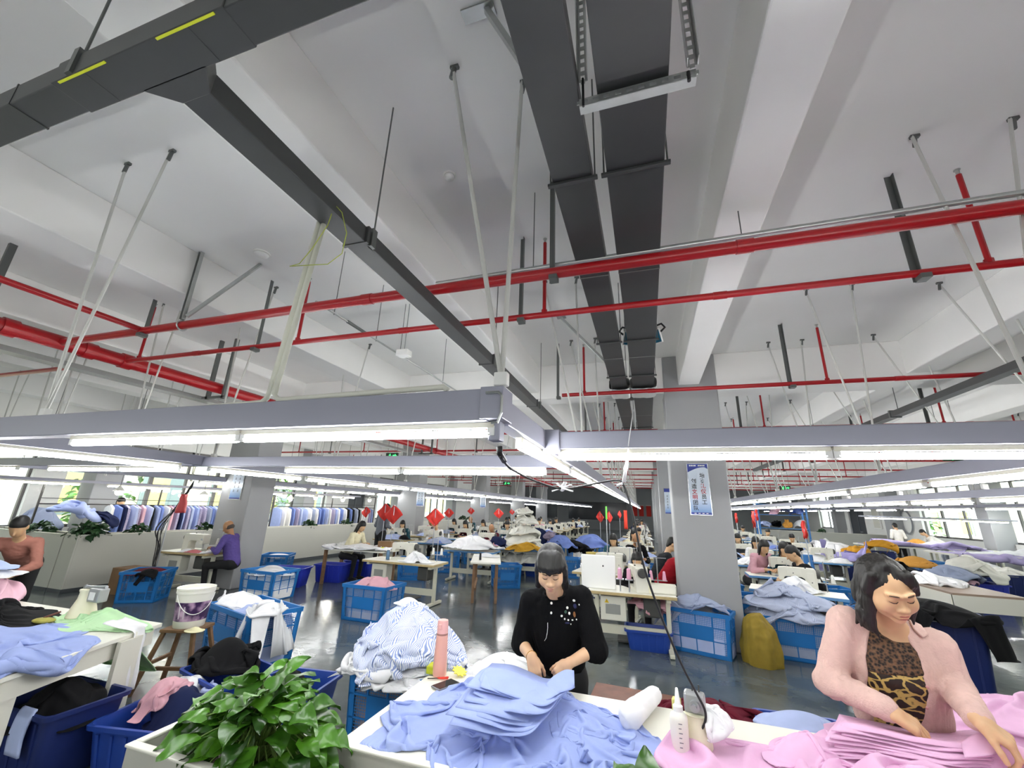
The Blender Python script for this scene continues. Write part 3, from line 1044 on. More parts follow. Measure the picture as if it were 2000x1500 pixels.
def hand_prims(wrist, fwd, back, s=1.0, side=1, curl=(.5, .5, .5, .5), thumb=(.6, .3), spread=.12, fat=1.0):
    """wrist: position; fwd: palm direction; back: direction the back of the hand faces;
    side: +1 thumb towards local +x. curl per finger (index..little) in radians per joint"""
    R = frame(fwd, back)
    P = []
    pw = .041 * fat
    P += [rbox((0, .045, 0), (pw, .045, .014 * fat), .013 * fat, k=.012), cap((0, -.012, 0), (0, .02, 0), .0245 * fat, .026 * fat, k=.02),
          ell((side * .024, .03, -.008), (.017, .03, .014), rotm(0, 0, -side * .3), k=.012)]
    xs = [.03, .0105, -.0095, -.028]
    ln = [(.042, .026, .021), (.046, .03, .022), (.043, .027, .021), (.034, .021, .018)]
    for i in range(4):
        x = side * xs[i] * fat
        a = side * (spread * (1.2 - i * .8))
        c = np.array((x, .086 - (0.003, 0, .004, .012)[i], .002))
        ang = 0.12
        r = (.0092, .0094, .009, .008)[i] * fat
        P.append(cap((x * .75, .03, 0), c, .009 * fat, r * 1.02, k=.01))
        for j in range(3):
            ang += curl[i] * (1.0, 1.15, .75)[j]
            d = np.array((sin(a) * cos(ang), cos(a) * cos(ang), -sin(ang)))
            e = c + d * ln[i][j]
            P.append(cap(c, e, r, r * .9, k=.004 if j else .007))
            c, r = e, r * .9
    c = np.array((side * .03 * fat, .018, -.006))
    ang = thumb[0]
    for j, (l, r) in enumerate(((.04, .0125), (.032, .0105), (.026, .0095))):
        d = np.array((side * sin(ang), cos(ang), -.35 - thumb[1] * j))
        d /= np.linalg.norm(d)
        e = c + d * l
        P.append(cap(c, e, r * fat, r * .9 * fat, k=.012 if j == 0 else .005))
        c = e
        ang -= thumb[1] * 1.2
    return xf(P, M4(R, wrist), s)


def wrinkle(f=16.0, a=.006, dirn=(1, 1, 2.2), seed=0.0):
    dirn = np.array(dirn, float)

    def fn(P):
        Q = P * f * 0.35 * dirn + seed
        wv = np.stack([pn(Q * .6 + 3), pn(Q * .6 + 9), pn(Q * .6 + 17)], -1)
        return a * (1.0 - 2.4 * np.abs(pn(Q + wv * 1.3)))
    return fn


def strands(f=(150, 150, 14), a=.0022, M=None):
    Mi = None if M is None else np.linalg.inv(M)

    def fn(P):
        Q = P if Mi is None else P @ Mi[:3, :3].T + Mi[:3, 3]
        return a * pn(Q * np.array(f)) + a * 1.6 * pn(Q * np.array(f) * .33)
    return fn


# ------------------------------------------------------------------ cloth
def fold_field(P, f, seed=0.0, sharp=1.0):
    """soft creased folds, about -1..1"""
    Q = P * f + seed
    wv = np.stack([pn(Q * .5 + 11), pn(Q * .5 + 23), pn(Q * .5 + 31)], -1)
    Q = Q + wv * 1.6
    r = 1 - 2.6 * np.abs(pn(Q))
    r2 = 1 - 2.6 * np.abs(pn(Q * 2.1 + 40))
    return r * .7 + r2 * .3


def heap_points(cx, cy, z0, rx, ry, h, seed=0, fold=.03, f=7.0, n=96, m=40, flat=2.2, droop=0.0, rot=0.0, irr=.16, layers=0.0, lfreq=40.0, vstretch=.45):
    """a pile of cloth: closed dome over an irregular footprint with creased folds; droop: hem hangs below z0"""
    rs = np.random.RandomState(seed + 100)
    A = np.linspace(0, 2 * pi, n, endpoint=False)
    T = np.linspace(0, 1, m) ** .8
    rad = 1 + irr * (pn(np.stack([np.cos(A) * 1.3, np.sin(A) * 1.3, np.full(n, seed * 3.7)], -1)) * 2)
    rad += irr * .5 * pn(np.stack([np.cos(A) * 4, np.sin(A) * 4, np.full(n, seed * 1.9 + 5)], -1))
    a, t = np.meshgrid(A, T)
    R = rad[None, :] * np.minimum(t * 1.12, 1)
    R = np.where(t > .88, rad[None, :] * (1 - .06 * ((t - .88) / .12) ** 2), rad[None, :] * np.sin(np.clip(t / .88, 0, 1) * pi / 2) ** .9)
    z = h * (1 - t ** flat)
    z = np.where(t > .88, z - 0, z)
    if droop:
        z = z - droop * np.clip((t - .6) / .4, 0, 1) ** 2 * (1 + .5 * np.sin(a * 5 + seed) + .4 * np.sin(a * 9 + 2 * seed))
    x = cx + (np.cos(a) * rx * cos(rot) - np.sin(a) * ry * sin(rot)) * R
    y = cy + (np.cos(a) * rx * sin(rot) + np.sin(a) * ry * cos(rot)) * R
    P = np.stack([x, y, z0 + z], -1)
    Q = P * np.array((1, 1, vstretch))
    fo = fold_field(Q, f, seed * 13.7)
    nr = np.stack([np.cos(a + rot) * np.sin(t * pi / 2), np.sin(a + rot) * np.sin(t * pi / 2), np.cos(t * pi / 2) * .9 + .1], -1)
    big = pn(P * f * .35 + seed)[..., None]
    P = P + nr * (fold * fo + fold * 1.1 * pn(P * f * .4 + seed * 2.2))[..., None]
    if layers:
        ph = P[..., 2] * lfreq + 2.2 * pn(P * 6 + seed) + a * 1.5
        sw = (ph - np.floor(ph))
        P = P + nr * (layers * (sw - .5) * np.clip(t * 1.6, 0, 1))[..., None] * np.array((1, 1, .25))
    if not droop:
        P[..., 2] = np.maximum(P[..., 2], z0 + .003)
        P[-1, :, 2] = z0 + .001
    P = np.concatenate([P, P[:, :1]], 1)
    return P


def heap(name, mt, parent=None, world=False, **k):
    P = heap_points(**k)
    b = MB()
    b.grid(P[:, ::-1])
    return b.build(name, mt, parent, smooth=True, world=world)


def sheet(P, name, m, parent=None, th=.004, world=False):
    b = MB()
    b.grid(P)
    return b.build(name, m, parent, smooth=True, solid=th, world=world)


def bez(pts, n):
    """smooth curve through pts (Catmull-Rom)"""
    p = np.array(pts, float)
    p = np.concatenate([[2 * p[0] - p[1]], p, [2 * p[-1] - p[-2]]])
    out = []
    k = len(p) - 3
    for u in np.linspace(0, k - 1e-6, n):
        i = int(u)
        t = u - i
        a, b, c, d = p[i:i + 4]
        out.append(.5 * ((2 * b) + (c - a) * t + (2 * a - 5 * b + 4 * c - d) * t * t + (3 * b - a - 3 * c + d) * t ** 3))
    return np.array(out)


def inside(px, py, poly):
    """signed distance (positive inside) of points to a polygon"""
    poly = np.array(poly, float)
    d = np.full(px.shape, 1e9)
    ins = np.zeros(px.shape, bool)
    n = len(poly)
    for i in range(n):
        a, b = poly[i], poly[(i + 1) % n]
        e = b - a
        t = np.clip(((px - a[0]) * e[0] + (py - a[1]) * e[1]) / (e @ e + 1e-12), 0, 1)
        d = np.minimum(d, np.hypot(px - a[0] - t * e[0], py - a[1] - t * e[1]))
        c = ((a[1] > py) != (b[1] > py)) & (px < (b[0] - a[0]) * (py - a[1]) / (b[1] - a[1] + 1e-12) + a[0])
        ins ^= c
    return np.where(ins, d, -d)


def spread_cloth(name, m, poly, z0, hfun, parent=None, step=.012, fold=.02, f=8, seed=0, edge=.05, dirn=(1, 1), world=False, th=0.0):
    """cloth lying over a shape: height field inside an outline, creased, falling to z0 at its edge"""
    poly = np.array(poly, float)
    x0, y0 = poly.min(0) - step
    x1, y1 = poly.max(0) + step
    X, Y = np.meshgrid(np.arange(x0, x1, step), np.arange(y0, y1, step))
    wob = .02 * pn(np.stack([X * 9, Y * 9, np.full(X.shape, seed * 2.1)], -1))
    d = inside(X, Y, poly) + wob
    e = np.clip(d / edge, 0, 1)
    ev = np.sqrt(np.clip(1 - (1 - e) ** 2, 0, 1))
    H = hfun(X, Y)
    P3 = np.stack([X * dirn[0], Y * dirn[1], H * .5], -1)
    fo = fold_field(P3, f, seed * 9.1) + .8 * pn(P3 * f * .35 + seed)
    Z = z0 + .004 + ev * (H + fold * (fo + .5))
    ok = d > 0
    V = np.stack([X, Y, np.maximum(Z, z0 + .002)], -1)
    I = np.arange(X.size).reshape(X.shape)
    q = ok[:-1, :-1] & ok[:-1, 1:] & ok[1:, 1:] & ok[1:, :-1]
    F = np.stack([I[:-1, :-1], I[:-1, 1:], I[1:, 1:], I[1:, :-1]], -1)[q]
    used = np.unique(F)
    mp = -np.ones(X.size, int)
    mp[used] = np.arange(len(used))
    b = MB()
    b.v, b.n = [V.reshape(-1, 3)[used]], len(used)
    b.f = mp[F].tolist()
    b.mi = [0] * len(F)
    return b.build(name, m, parent, smooth=True, world=world, solid=th)
# ================================================================== furniture, crates and machines
M_wtop = mat('table_white', '#e7e5d8', 0.32, var=0.02, scale=3)
M_wside = mat('table_side', '#d9d7ca', 0.5)
M_wood = mat('stool_wood', '#7b5c40', 0.7, var=.25, scale=14)
M_edge = mat('plywood_edge', '#b5a172', 0.6, var=.1, scale=20)
M_stand = mat('stand_cream', '#d3d1bd', 0.45)
M_mach = mat('machine_cream', '#d6d4c6', 0.35)
M_mdark = mat('machine_dark', '#4a4a46', 0.45, .3)
M_steel = mat('steel', '#b9bcc0', 0.3, 0.9)
M_crate = mat('crate_blue', '#1a6fb5', 0.45, var=.06, scale=4)
M_bin = mat('bin_blue', '#22439a', 0.4, var=.05, scale=4)
M_navy = mat('bin_navy', '#1b2a63', 0.45, var=.05, scale=4)
M_btab = mat('table_blue_edge', '#5b8fc0', 0.45)


def netmat():
    m = bpy.data.materials.new('crate_net')
    m.use_nodes = True
    nt = m.node_tree
    b = nt.nodes['Principled BSDF']
    b.inputs['Base Color'].default_value = lin('#2274b6')
    b.inputs['Roughness'].default_value = .5
    tc = nt.nodes.new('ShaderNodeTexCoord')
    sp = nt.nodes.new('ShaderNodeSeparateXYZ')
    nt.links.new(tc.outputs['Object'], sp.inputs[0])
    ad = nt.nodes.new('ShaderNodeMath')
    nt.links.new(sp.outputs[0], ad.inputs[0])
    nt.links.new(sp.outputs[1], ad.inputs[1])
    outs = []
    for src in (ad.outputs[0], sp.outputs[2]):
        mu = nt.nodes.new('ShaderNodeMath')
        mu.operation = 'MULTIPLY'
        mu.inputs[1].default_value = 48
        nt.links.new(src, mu.inputs[0])
        fr = nt.nodes.new('ShaderNodeMath')
        fr.operation = 'FRACT'
        nt.links.new(mu.outputs[0], fr.inputs[0])
        g = nt.nodes.new('ShaderNodeMath')
        g.operation = 'GREATER_THAN'
        g.inputs[1].default_value = .18
        nt.links.new(fr.outputs[0], g.inputs[0])
        outs.append(g.outputs[0])
    mn = nt.nodes.new('ShaderNodeMath')
    mn.operation = 'MULTIPLY'
    nt.links.new(outs[0], mn.inputs[0])
    nt.links.new(outs[1], mn.inputs[1])
    iv = nt.nodes.new('ShaderNodeMath')
    iv.operation = 'SUBTRACT'
    iv.inputs[0].default_value = 1
    nt.links.new(mn.outputs[0], iv.inputs[1])
    nt.links.new(iv.outputs[0], b.inputs['Alpha'])
    return m


M_net = netmat()


def crate(lab, loc, rz=0, L=.78, Wd=.55, H=.5, group=None, cat='crate', plac=True, name='crate'):
    """blue stacking crate: solid rims, posts and ribs, net sides with a solid placard"""
    t = thing(name, lab, cat, loc, rz, group)
    l, w = L / 2, Wd / 2

    def tp(b):
        for v in b.v:
            k = .93 + .07 * np.clip(v[:, 2:3] / H, 0, 1)
            v[:, :2] *= k
        return b
    b = MB()
    for z0, z1, e in ((H - .05, H, .012), (0, .05, 0)):
        b.bx(-l - e, l + e, -w - e, -w + .014, z0, z1).bx(-l - e, l + e, w - .014, w + e, z0, z1).bx(-l - e, -l + .014, -w, w, z0, z1).bx(l - .014, l + e, -w, w, z0, z1)
    tp(b).build('rim', M_crate, t)
    for sx in (-1, 1):
        for sy in (-1, 1):
            b = MB().bx(sx * l, sx * (l - .055), sy * w, sy * (w - .012), .04, H - .04).bx(sx * l, sx * (l - .012), sy * w, sy * (w - .055), .04, H - .04)
            tp(b).build('post', M_crate, t)
    tp(MB().bx(-l, l, -w, w, .0, .012)).build('base', M_crate, t)
    b = MB()
    for s in (-1, 1):
        for x in np.linspace(-l, l, 5)[1:-1]:
            b.bx(x - .007, x + .007, s * w, s * (w - .014), .04, H - .04)
        for y in np.linspace(-w, w, 4)[1:-1]:
            b.bx(s * l, s * (l - .014), y - .007, y + .007, .04, H - .04)
        for z in (H * .36, H * .66):
            b.bx(-l, l, s * w, s * (w - .013), z - .006, z + .006).bx(s * l, s * (l - .013), -w, w, z - .006, z + .006)
    tp(b).build('ribs', M_crate, t)
    for s in (-1, 1):
        tp(MB().bx(-l, l, s * (w - .006), s * (w - .008), .04, H - .04)).build('net_side', M_net, t)
        tp(MB().bx(s * (l - .006), s * (l - .008), -w, w, .04, H - .04)).build('net_side', M_net, t)
    if plac:
        for s in (-1, 1):
            tp(MB().bx(-L * .25, L * .25, s * (w + .001), s * (w - .012), H * .36, H * .66)).build('placard', M_crate, t)
    return t


def tub(lab, loc, rz=0, L=.62, Wd=.45, H=.36, m=None, group=None, name='storage_tub'):
    """solid tapered plastic tub with a flared rim"""
    t = thing(name, lab, 'tub', loc, rz, group)
    m = m or M_bin

    def ring(l, w, z, r=.05):
        pts = []
        for cx, cy, a0 in ((l - r, w - r, 0), (-l + r, w - r, pi / 2), (-l + r, -w + r, pi), (l - r, -w + r, 1.5 * pi)):
            for k in range(5):
                a = a0 + k * pi / 8
                pts.append((cx + r * cos(a), cy + r * sin(a), z))
        return pts
    l, w = L / 2, Wd / 2
    rs = [ring(l * .82, w * .8, 0), ring(l * .85, w * .83, .015), ring(l * .97, w * .96, H - .03), ring(l + .015, w + .015, H - .028), ring(l + .018, w + .018, H), ring(l - .005, w - .005, H), ring(l * .955, w * .945, H - .04), ring(l * .83, w * .81, .02)]
    n = len(rs[0])
    V = [p for r in rs for p in r]
    F = [(i * n + k, i * n + (k + 1) % n, (i + 1) * n + (k + 1) % n, (i + 1) * n + k) for i in range(len(rs) - 1) for k in range(n)]
    F += [tuple(range(n))[::-1], tuple((len(rs) - 1) * n + k for k in range(n))]
    b = MB()
    b.add(V, F)
    b.build('body', m, t, smooth='auto')
    b = MB()
    for x in np.linspace(-l * .7, l * .7, 5):
        for s in (-1, 1):
            b.bar((x * .9, s * w * .815, .02), (x, s * w * .965, H - .05), .02, .014, (0, 1, 0))
    b.build('ribs', m, t)
    return t


def machine(parent, x, y, z, kind=0, m=None, turn=0.0):
    """lockstitch head: bed, column, arm and needle end; long axis along x, needle at -x, its flat back towards -y"""
    m = m or M_mach
    prof = [(-.24, 0), (.24, 0), (.24, .045), (.235, .06), (.235, .30), (.215, .325), (-.16, .325), (-.235, .315), (-.245, .29), (-.245, .15), (-.235, .14), (-.185, .14), (-.175, .15), (-.17, .185), (-.15, .2), (.05, .2), (.085, .18), (.095, .14), (.095, .045), (-.24, .045)]
    b = MB().prism(prof, -.085, .085, 'y')
    for v in b.v:
        v += (x, y, z)
    h = b.build('machine_head', m, parent, bevel=.018, seg=3, smooth='auto')
    b = MB().lathe([(.03, -.03), (.058, -.028), (.062, -.01), (.062, .012), (.05, .022)], n=18, rot=rotm(0, pi / 2, 0))
    for v in b.v:
        v += (x + .262, y, z + .25)
    b.build('handwheel', M_mdark, h, smooth='auto')
    b = MB().cyl((x - .2, y, z + .05), (x - .2, y, z + .145), .007, 6).bx(x - .222, x - .19, y - .02, y + .02, z + .048, z + .056).cyl((x - .2, y + .02, z + .09), (x - .2, y + .02, z + .15), .005, 6)
    b.build('needle_bar', M_steel, h)
    b = MB().bx(x - .13, x + .05, y - .09, y - .084, z + .225, z + .31).bx(x + .12, x + .2, y - .09, y - .084, z + .1, z + .27)
    b.build('back_plate', M_mdark if kind else M_wside, h, bevel=.002)
    b = MB().cyl((x - .12, y, z + .325), (x - .12, y, z + .38), .004, 6).cyl((x - .05, y - .03, z + .325), (x - .05, y - .03, z + .365), .004, 6).cyl((x - .225, y + .087, z + .23), (x - .225, y + .105, z + .23), .018, 12)
    b.build('thread_guide', M_steel, h)
    b = MB().cyl((x + .11, y - .06, z + .325), (x + .11, y - .06, z + .34), .012, 8).cyl((x + .17, y - .0875, z + .14), (x + .17, y - .095, z + .14), .008, 8).cyl((x - .05, y - .0875, z + .25), (x - .05, y - .095, z + .25), .008, 8)
    b.build('screws', M_mdark, h)
    if turn:
        T = Matrix.Translation((x, y, z)) @ Matrix.Rotation(turn, 4, 'Z') @ Matrix.Translation((-x, -y, -z))
        for o in [h] + [q for q in COL.objects if q.parent == h]:
            o.data.transform(T)
    return h


def stand(t, L=1.2, D=.55, Z=.73, topm=None, edge=None, feet=True, legs=True):
    b = MB().bx(-L / 2, L / 2, -D / 2, D / 2, Z - .005, Z)
    b.build('table_top', topm or M_wtop, t)
    MB().bx(-L / 2 - .004, L / 2 + .004, -D / 2 - .004, D / 2 + .004, Z - .042, Z - .005).build('top_edge', edge or M_edge, t, bevel=.004)
    if not legs:
        return
    for s in (-1, 1):
        x = s * (L / 2 - .1)
        q = MB().bx(x - .028, x + .028, -.03, .03, .05, Z - .09).bx(x - .03, x + .03, -D / 2 + .05, D / 2 - .05, Z - .09, Z - .045)
        q.build('leg', M_stand, t, bevel=.004)
        MB().bx(x - .03, x + .03, -D / 2 + .02, D / 2 - .02, .01, .055).build('foot', M_stand, t, bevel=.006)
    MB().bx(-L / 2 + .1, L / 2 - .1, -.02, .02, .16, .27).build('cross_rail', M_stand, t, bevel=.004)


M_pinkthr = mat('thread_pink', '#e6a9c4', .7)
M_whthr = mat('thread_cone_white', '#ecebe4', .7)
M_ylthr = mat('thread_yellow', '#e8d24a', .7)


def cone_of_thread(b_parent, x, y, z, m, h=.15, r=.03):
    o = MB().lathe([(r, 0), (r * 1.02, .012), (r * .62, h * .93), (r * .55, h * .95), (r * .3, h), (.006, h)], (x, y, z), 14).build('thread_cone', m, b_parent, smooth='auto')
    return o


def thread_stand(t, x, y, z, cones=2, m=None, hgt=.42):
    b = MB().cyl((x, y, z), (x, y, z + hgt), .008, 8).bar((x - .13, y, z + .12), (x + .13, y, z + .12), .04, .008).bar((x - .13, y, z + hgt), (x + .13, y, z + hgt), .012, .006)
    o = b.build('thread_stand', M_steel, t)
    for i in range(cones):
        cone_of_thread(o, x + (-.09 + .18 * i), y, z + .125, m or M_whthr, .12, .028)
    return o


def control_box(t, x, y, z0=.36, z1=.66, w=.3, d=.2, brand=False):
    o = MB().bx(x - w / 2, x + w / 2, y - d / 2, y + d / 2, z0, z1).build('control_box', M_mach, t, bevel=.012)
    MB().bx(x - w * .3, x + w * .28, y - d / 2 - .004, y - d / 2, z0 + .08, z0 + .2).build('panel_window', mat('panel_grey', '#8c8d88', .5), o)
    if brand:
        tri = MB().prism([(x - .115, z1 - .085), (x - .055, z1 - .085), (x - .085, z1 - .035)], y - d / 2 - .003, y - d / 2, 'y')
        tri.build('warning_triangle', mat('sign_yellow', '#d9b61a', .5), o)
        MB().bx(x - .0875, x - .0825, y - d / 2 - .005, y - d / 2, z1 - .068, z1 - .05).bx(x - .0875, x - .0825, y - d / 2 - .005, y - d / 2, z1 - .078, z1 - .073).build('warning_mark', M_blk, o)
        MB().cyl((x - .06, y - d / 2 - .003, z1 - .115), (x - .06, y - d / 2, z1 - .115), .006, 10).build('lettering', mat('brand_blue', '#27408f', .5), o)
        text('lettering', 'JUKI', .045, mat('brand_blue', '#27408f', .5), (x - .045, y - d / 2 - .0035, z1 - .128), o, bold=.0012)
    return o


def text(name, body, size, m, loc, parent, rot=(pi / 2, 0, 0), bold=0.0, align='LEFT', ext=.0004):
    cu = bpy.data.curves.new(name, 'FONT')
    cu.body = body
    cu.size = size
    cu.extrude = ext
    cu.offset = bold
    cu.align_x = align
    cu.materials.append(m)
    o = bpy.data.objects.new(name, cu)
    COL.objects.link(o)
    if parent is not None:
        o.parent = parent
    o.location = loc
    o.rotation_euler = rot
    TEXTS.append(o)
    return o


TEXTS = []


# ------------------------------------------------------------------ workers further back
def worker(lab, loc, rz=0, top=None, hairm=None, skin=None, legs=None, pose='sit', hair='short', h=.011, s=1.0, lean=.22, hands_z=.82, group=None):
    """figure facing -y before rotation. pose sit: seat .45; stand: upright; bend: standing, bent forward"""
    t = thing('person', lab, 'person', loc, rz, group)
    top, hairm, skin, legs = top or M_blackknit, hairm or M_hair, skin or M_skin2, legs or M_trous
    zs = .46 if pose == 'sit' else .88
    if pose == 'sit':
        hip = np.array((0, .0, .55))
        lean_ = lean
        sh = np.array((0, -lean_, 1.02))
    elif pose == 'stand':
        hip, sh = np.array((0, 0, .92)), np.array((0, -.04, 1.38))
    else:
        hip, sh = np.array((0, .05, .90)), np.array((0, -.38, 1.16))
    nk = sh + (0, -.03 - lean * .12, .08)
    up = (sh - hip) / np.linalg.norm(sh - hip)
    dn = {'sit': -.62, 'stand': -.30, 'bend': -.8}[pose]
    Rh = frame((0, -1, dn), (0, -.25, 1))
    hc = nk + np.array((0, -.055 - .06 * (pose == 'bend'), .115))
    Mh = M4(Rh, hc)
    sl, sr = sh + (-.165, 0, 0), sh + (.165, 0, 0)
    if pose == 'stand':
        e1, e2 = sl + (-.06, .03, -.27), sr + (.06, .03, -.27)
        w1, w2 = e1 + (.07, -.2, -.06), e2 + (-.07, -.2, -.06)
    else:
        e1, e2 = sl + (-.07, -.07, -.25), sr + (.07, -.07, -.25)
        w1, w2 = np.array((-.1, e1[1] - .2, hands_z)), np.array((.1, e2[1] - .2, hands_z))
    ha = hand_prims(w1, (w1 - e1) * (1, 1, .6), (0, -.2, 1), .95, -1, curl=(.3, .35, .4, .4)) + hand_prims(w2, (w2 - e2) * (1, 1, .6), (0, -.2, 1), .95, 1, curl=(.3, .35, .4, .4))
    hd = xf(head_prims(False), Mh, 1.0)
    body = hd + [cap(hc + Rh @ np.array((0, -.03, -.06)), sh + (0, 0, .02), .05, .055, k=.03), cap(hip + up * .05, sh - up * .1, .11, .12, k=.05), cap(sl, sr, .05, k=.04),
                 cap(sl, e1, .045, .038, k=.02), cap(e1, w1, .038, .026, k=.02), cap(sr, e2, .045, .038, k=.02), cap(e2, w2, .038, .026, k=.02)] + ha
    if pose == 'sit':
        lg = []
        for sx in (-1, 1):
            kn, an = np.array((sx * .13, -.42, .5)), np.array((sx * .13, -.38, .09))
            lg += [cap(hip + (sx * .09, 0, -.02), kn, .085, .062, k=.05), cap(kn, an, .06, .045, k=.03)]
    else:
        lg = []
        for sx in (-1, 1):
            lg += [cap(hip + (sx * .08, 0, -.02), (sx * .1, .0, .48), .095, .065, k=.05), cap((sx * .1, 0, .48), (sx * .1, .03, .09), .062, .048, k=.03)]
    solid('body', body + [dict(q, ra=q['ra'] - .02, rb=q['rb'] - .02) for q in lg], h * .8, skin, t, world=False)
    solid('trousers', [ell(hip + (0, 0, -.01), (.165, .125, .12), k=.05)] + lg, h * 1.2, legs, t, world=False)
    solid('shirt', [cap(hip + up * .02, sh - up * .12, .145, .15, k=.06), cap(sl * .92 + sr * .08, sr * .92 + sl * .08, .068, k=.05), cap(sl, e1, .066, .058, k=.03), cap(e1, e1 + (w1 - e1) * .8, .058, .042, k=.02), cap(sr, e2, .066, .058, k=.03), cap(e2, e2 + (w2 - e2) * .8, .058, .042, k=.02)],
          h, top, t, disp=wrinkle(36, .007), amp=.012, world=False)
    for sx in (-1, 1):
        f = np.array((sx * .13, -.42, .0)) if pose == 'sit' else np.array((sx * .1, 0, 0))
        solid('shoe', [cap(f + (0, .06, .05), f + (0, -.12, .035), .045, .036)], h * 1.3, M_blk, t, world=False)
    if hair != 'bald':
        H = [ell((0, -.024, .042), (.083, .1, .088), k=.03), ell((0, .1, -.045), (.07, .055, .085), k=.012, op=-1), ell((0, -.07, -.02), (.07, .04, .08), k=.03)]
        if hair == 'long':
            H += [cap((0, -.07, -.04), (0, -.08, -.26), .07, .045, k=.04), cap((.07, -.01, 0), (.075, .0, -.18), .025, .015, k=.03), cap((-.07, -.01, 0), (-.075, .0, -.18), .025, .015, k=.03)]
        if hair == 'bun':
            H += [ell((0, -.12, .04), .045, k=.02)]
        solid('hair', xf(H, Mh, 1.0), h * .7, hairm, t, world=False)
    else:
        solid('hair', xf([ell((0, -.035, -.025), (.0775, .082, .055), k=.02), ell((0, .0, .07), (.1, .12, .085), k=.02, op=-1), ell((0, .1, -.02), (.09, .07, .1), k=.01, op=-1)], Mh, 1.0), h * .6, mat('hair_grey_stubble', '#4b433d', .8), t, world=False)
    t.scale = (s, s, s)
    return t


def stool(t_or_lab, loc, rz=0, z=.45, w=.3, m=None, d=.26, group=None, splay=.07):
    t = thing('stool', t_or_lab, 'stool', loc, rz, group)
    m = m or M_wood
    MB().bx(-w / 2, w / 2, -d / 2, d / 2, z - .03, z).build('seat', m, t, bevel=.006)
    for sx in (-1, 1):
        for sy in (-1, 1):
            MB().bar((sx * (w / 2 - .03), sy * (d / 2 - .03), z - .03), (sx * (w / 2 - .03 + splay), sy * (d / 2 - .03 + splay * .7), 0), .034, .034, (0, 1, 0)).build('leg', m, t, bevel=.003)
    b = MB()
    k = .55
    for sx in (-1, 1):
        x = sx * (w / 2 - .03 + splay * k)
        y = d / 2 - .03 + splay * .7 * k
        MB().bar((x, -y, z * (1 - k)), (x, y, z * (1 - k)), .025, .03).build('stretcher', m, t)
    MB().bar((-(w / 2 - .03 + splay * .7), 0, z * .3), ((w / 2 - .03 + splay * .7), 0, z * .3), .025, .03).build('stretcher', m, t)
    return t
# ================================================================== draping: a little position-based cloth solver on a grid
def drape(P, ground, grow=1.25, steps=120, iters=10, seed=0, fric=.35, pin=None, gvar=.25, gf=5.0, bend=.25, r=.003, g=.0016, damp=.96, aniso=(1, 1)):
    """P (n,m,3): start shape. Rest lengths are the start lengths times about `grow` (varying from place to
    place), so the cloth gathers into folds while it sinks onto ground(x, y)."""
    P = np.array(P, float)
    rs = np.random.RandomState(seed + 5)
    n, m = P.shape[:2]
    G = 1 + (grow - 1) * np.clip(1 + gvar * 4 * pn(np.stack([P[..., 0] * gf, P[..., 1] * gf, np.full((n, m), seed * 1.3)], -1)), .05, 2.2)
    sets = []

    def add(sa, sb, st, an):
        a, b = P[sa], P[sb]
        sets.append((sa, sb, (np.linalg.norm(a - b, axis=-1) * (1 + (G[sa] - 1) * an))[..., None], st))
    for o in (0, 1):
        k = (n - o) // 2 * 2
        add((slice(o, o + k, 2), slice(None)), (slice(o + 1, o + k, 2), slice(None)), 1.0, aniso[0])
        k = (m - o) // 2 * 2
        add((slice(None), slice(o, o + k, 2)), (slice(None), slice(o + 1, o + k, 2)), 1.0, aniso[1])
        k = (n - o) // 2 * 2
        add((slice(o, o + k, 2), slice(0, m - 1)), (slice(o + 1, o + k, 2), slice(1, m)), .5, .5 * (aniso[0] + aniso[1]))
        add((slice(o, o + k, 2), slice(1, m)), (slice(o + 1, o + k, 2), slice(0, m - 1)), .5, .5 * (aniso[0] + aniso[1]))
    for o in range(4):
        if n - o >= 4:
            k = (n - o) // 4 * 4
            add((slice(o, o + k, 4), slice(None)), (slice(o + 2, o + k, 4), slice(None)), bend, aniso[0])
        if m - o >= 4:
            k = (m - o) // 4 * 4
            add((slice(None), slice(o, o + k, 4)), (slice(None), slice(o + 2, o + k, 4)), bend, aniso[1])
    P[..., 2] += .004 * rs.normal(size=(n, m))
    V = np.zeros_like(P)
    free = np.ones((n, m, 1)) if pin is None else (~pin)[..., None].astype(float)
    for s in range(steps):
        V[..., 2] -= g
        V *= damp
        Q = P + V * free
        for it in range(iters):
            for sa, sb, L, st in sets:
                a, b = Q[sa], Q[sb]
                d = b - a
                l = np.sqrt((d * d).sum(-1, keepdims=True)) + 1e-9
                c = d * (.5 * st * (l - L) / l)
                Q[sa] = a + c * free[sa]
                Q[sb] = b - c * free[sb]
            h = ground(Q[..., 0], Q[..., 1]) + r
            hit = Q[..., 2] < h
            if it >= iters - 3:
                Q[..., :2] = np.where(hit[..., None], Q[..., :2] + (P[..., :2] - Q[..., :2]) * fric, Q[..., :2])
            Q[..., 2] = np.where(hit, h, Q[..., 2])
        V = np.clip(Q - P, -.02, .02)
        P = Q
    return P


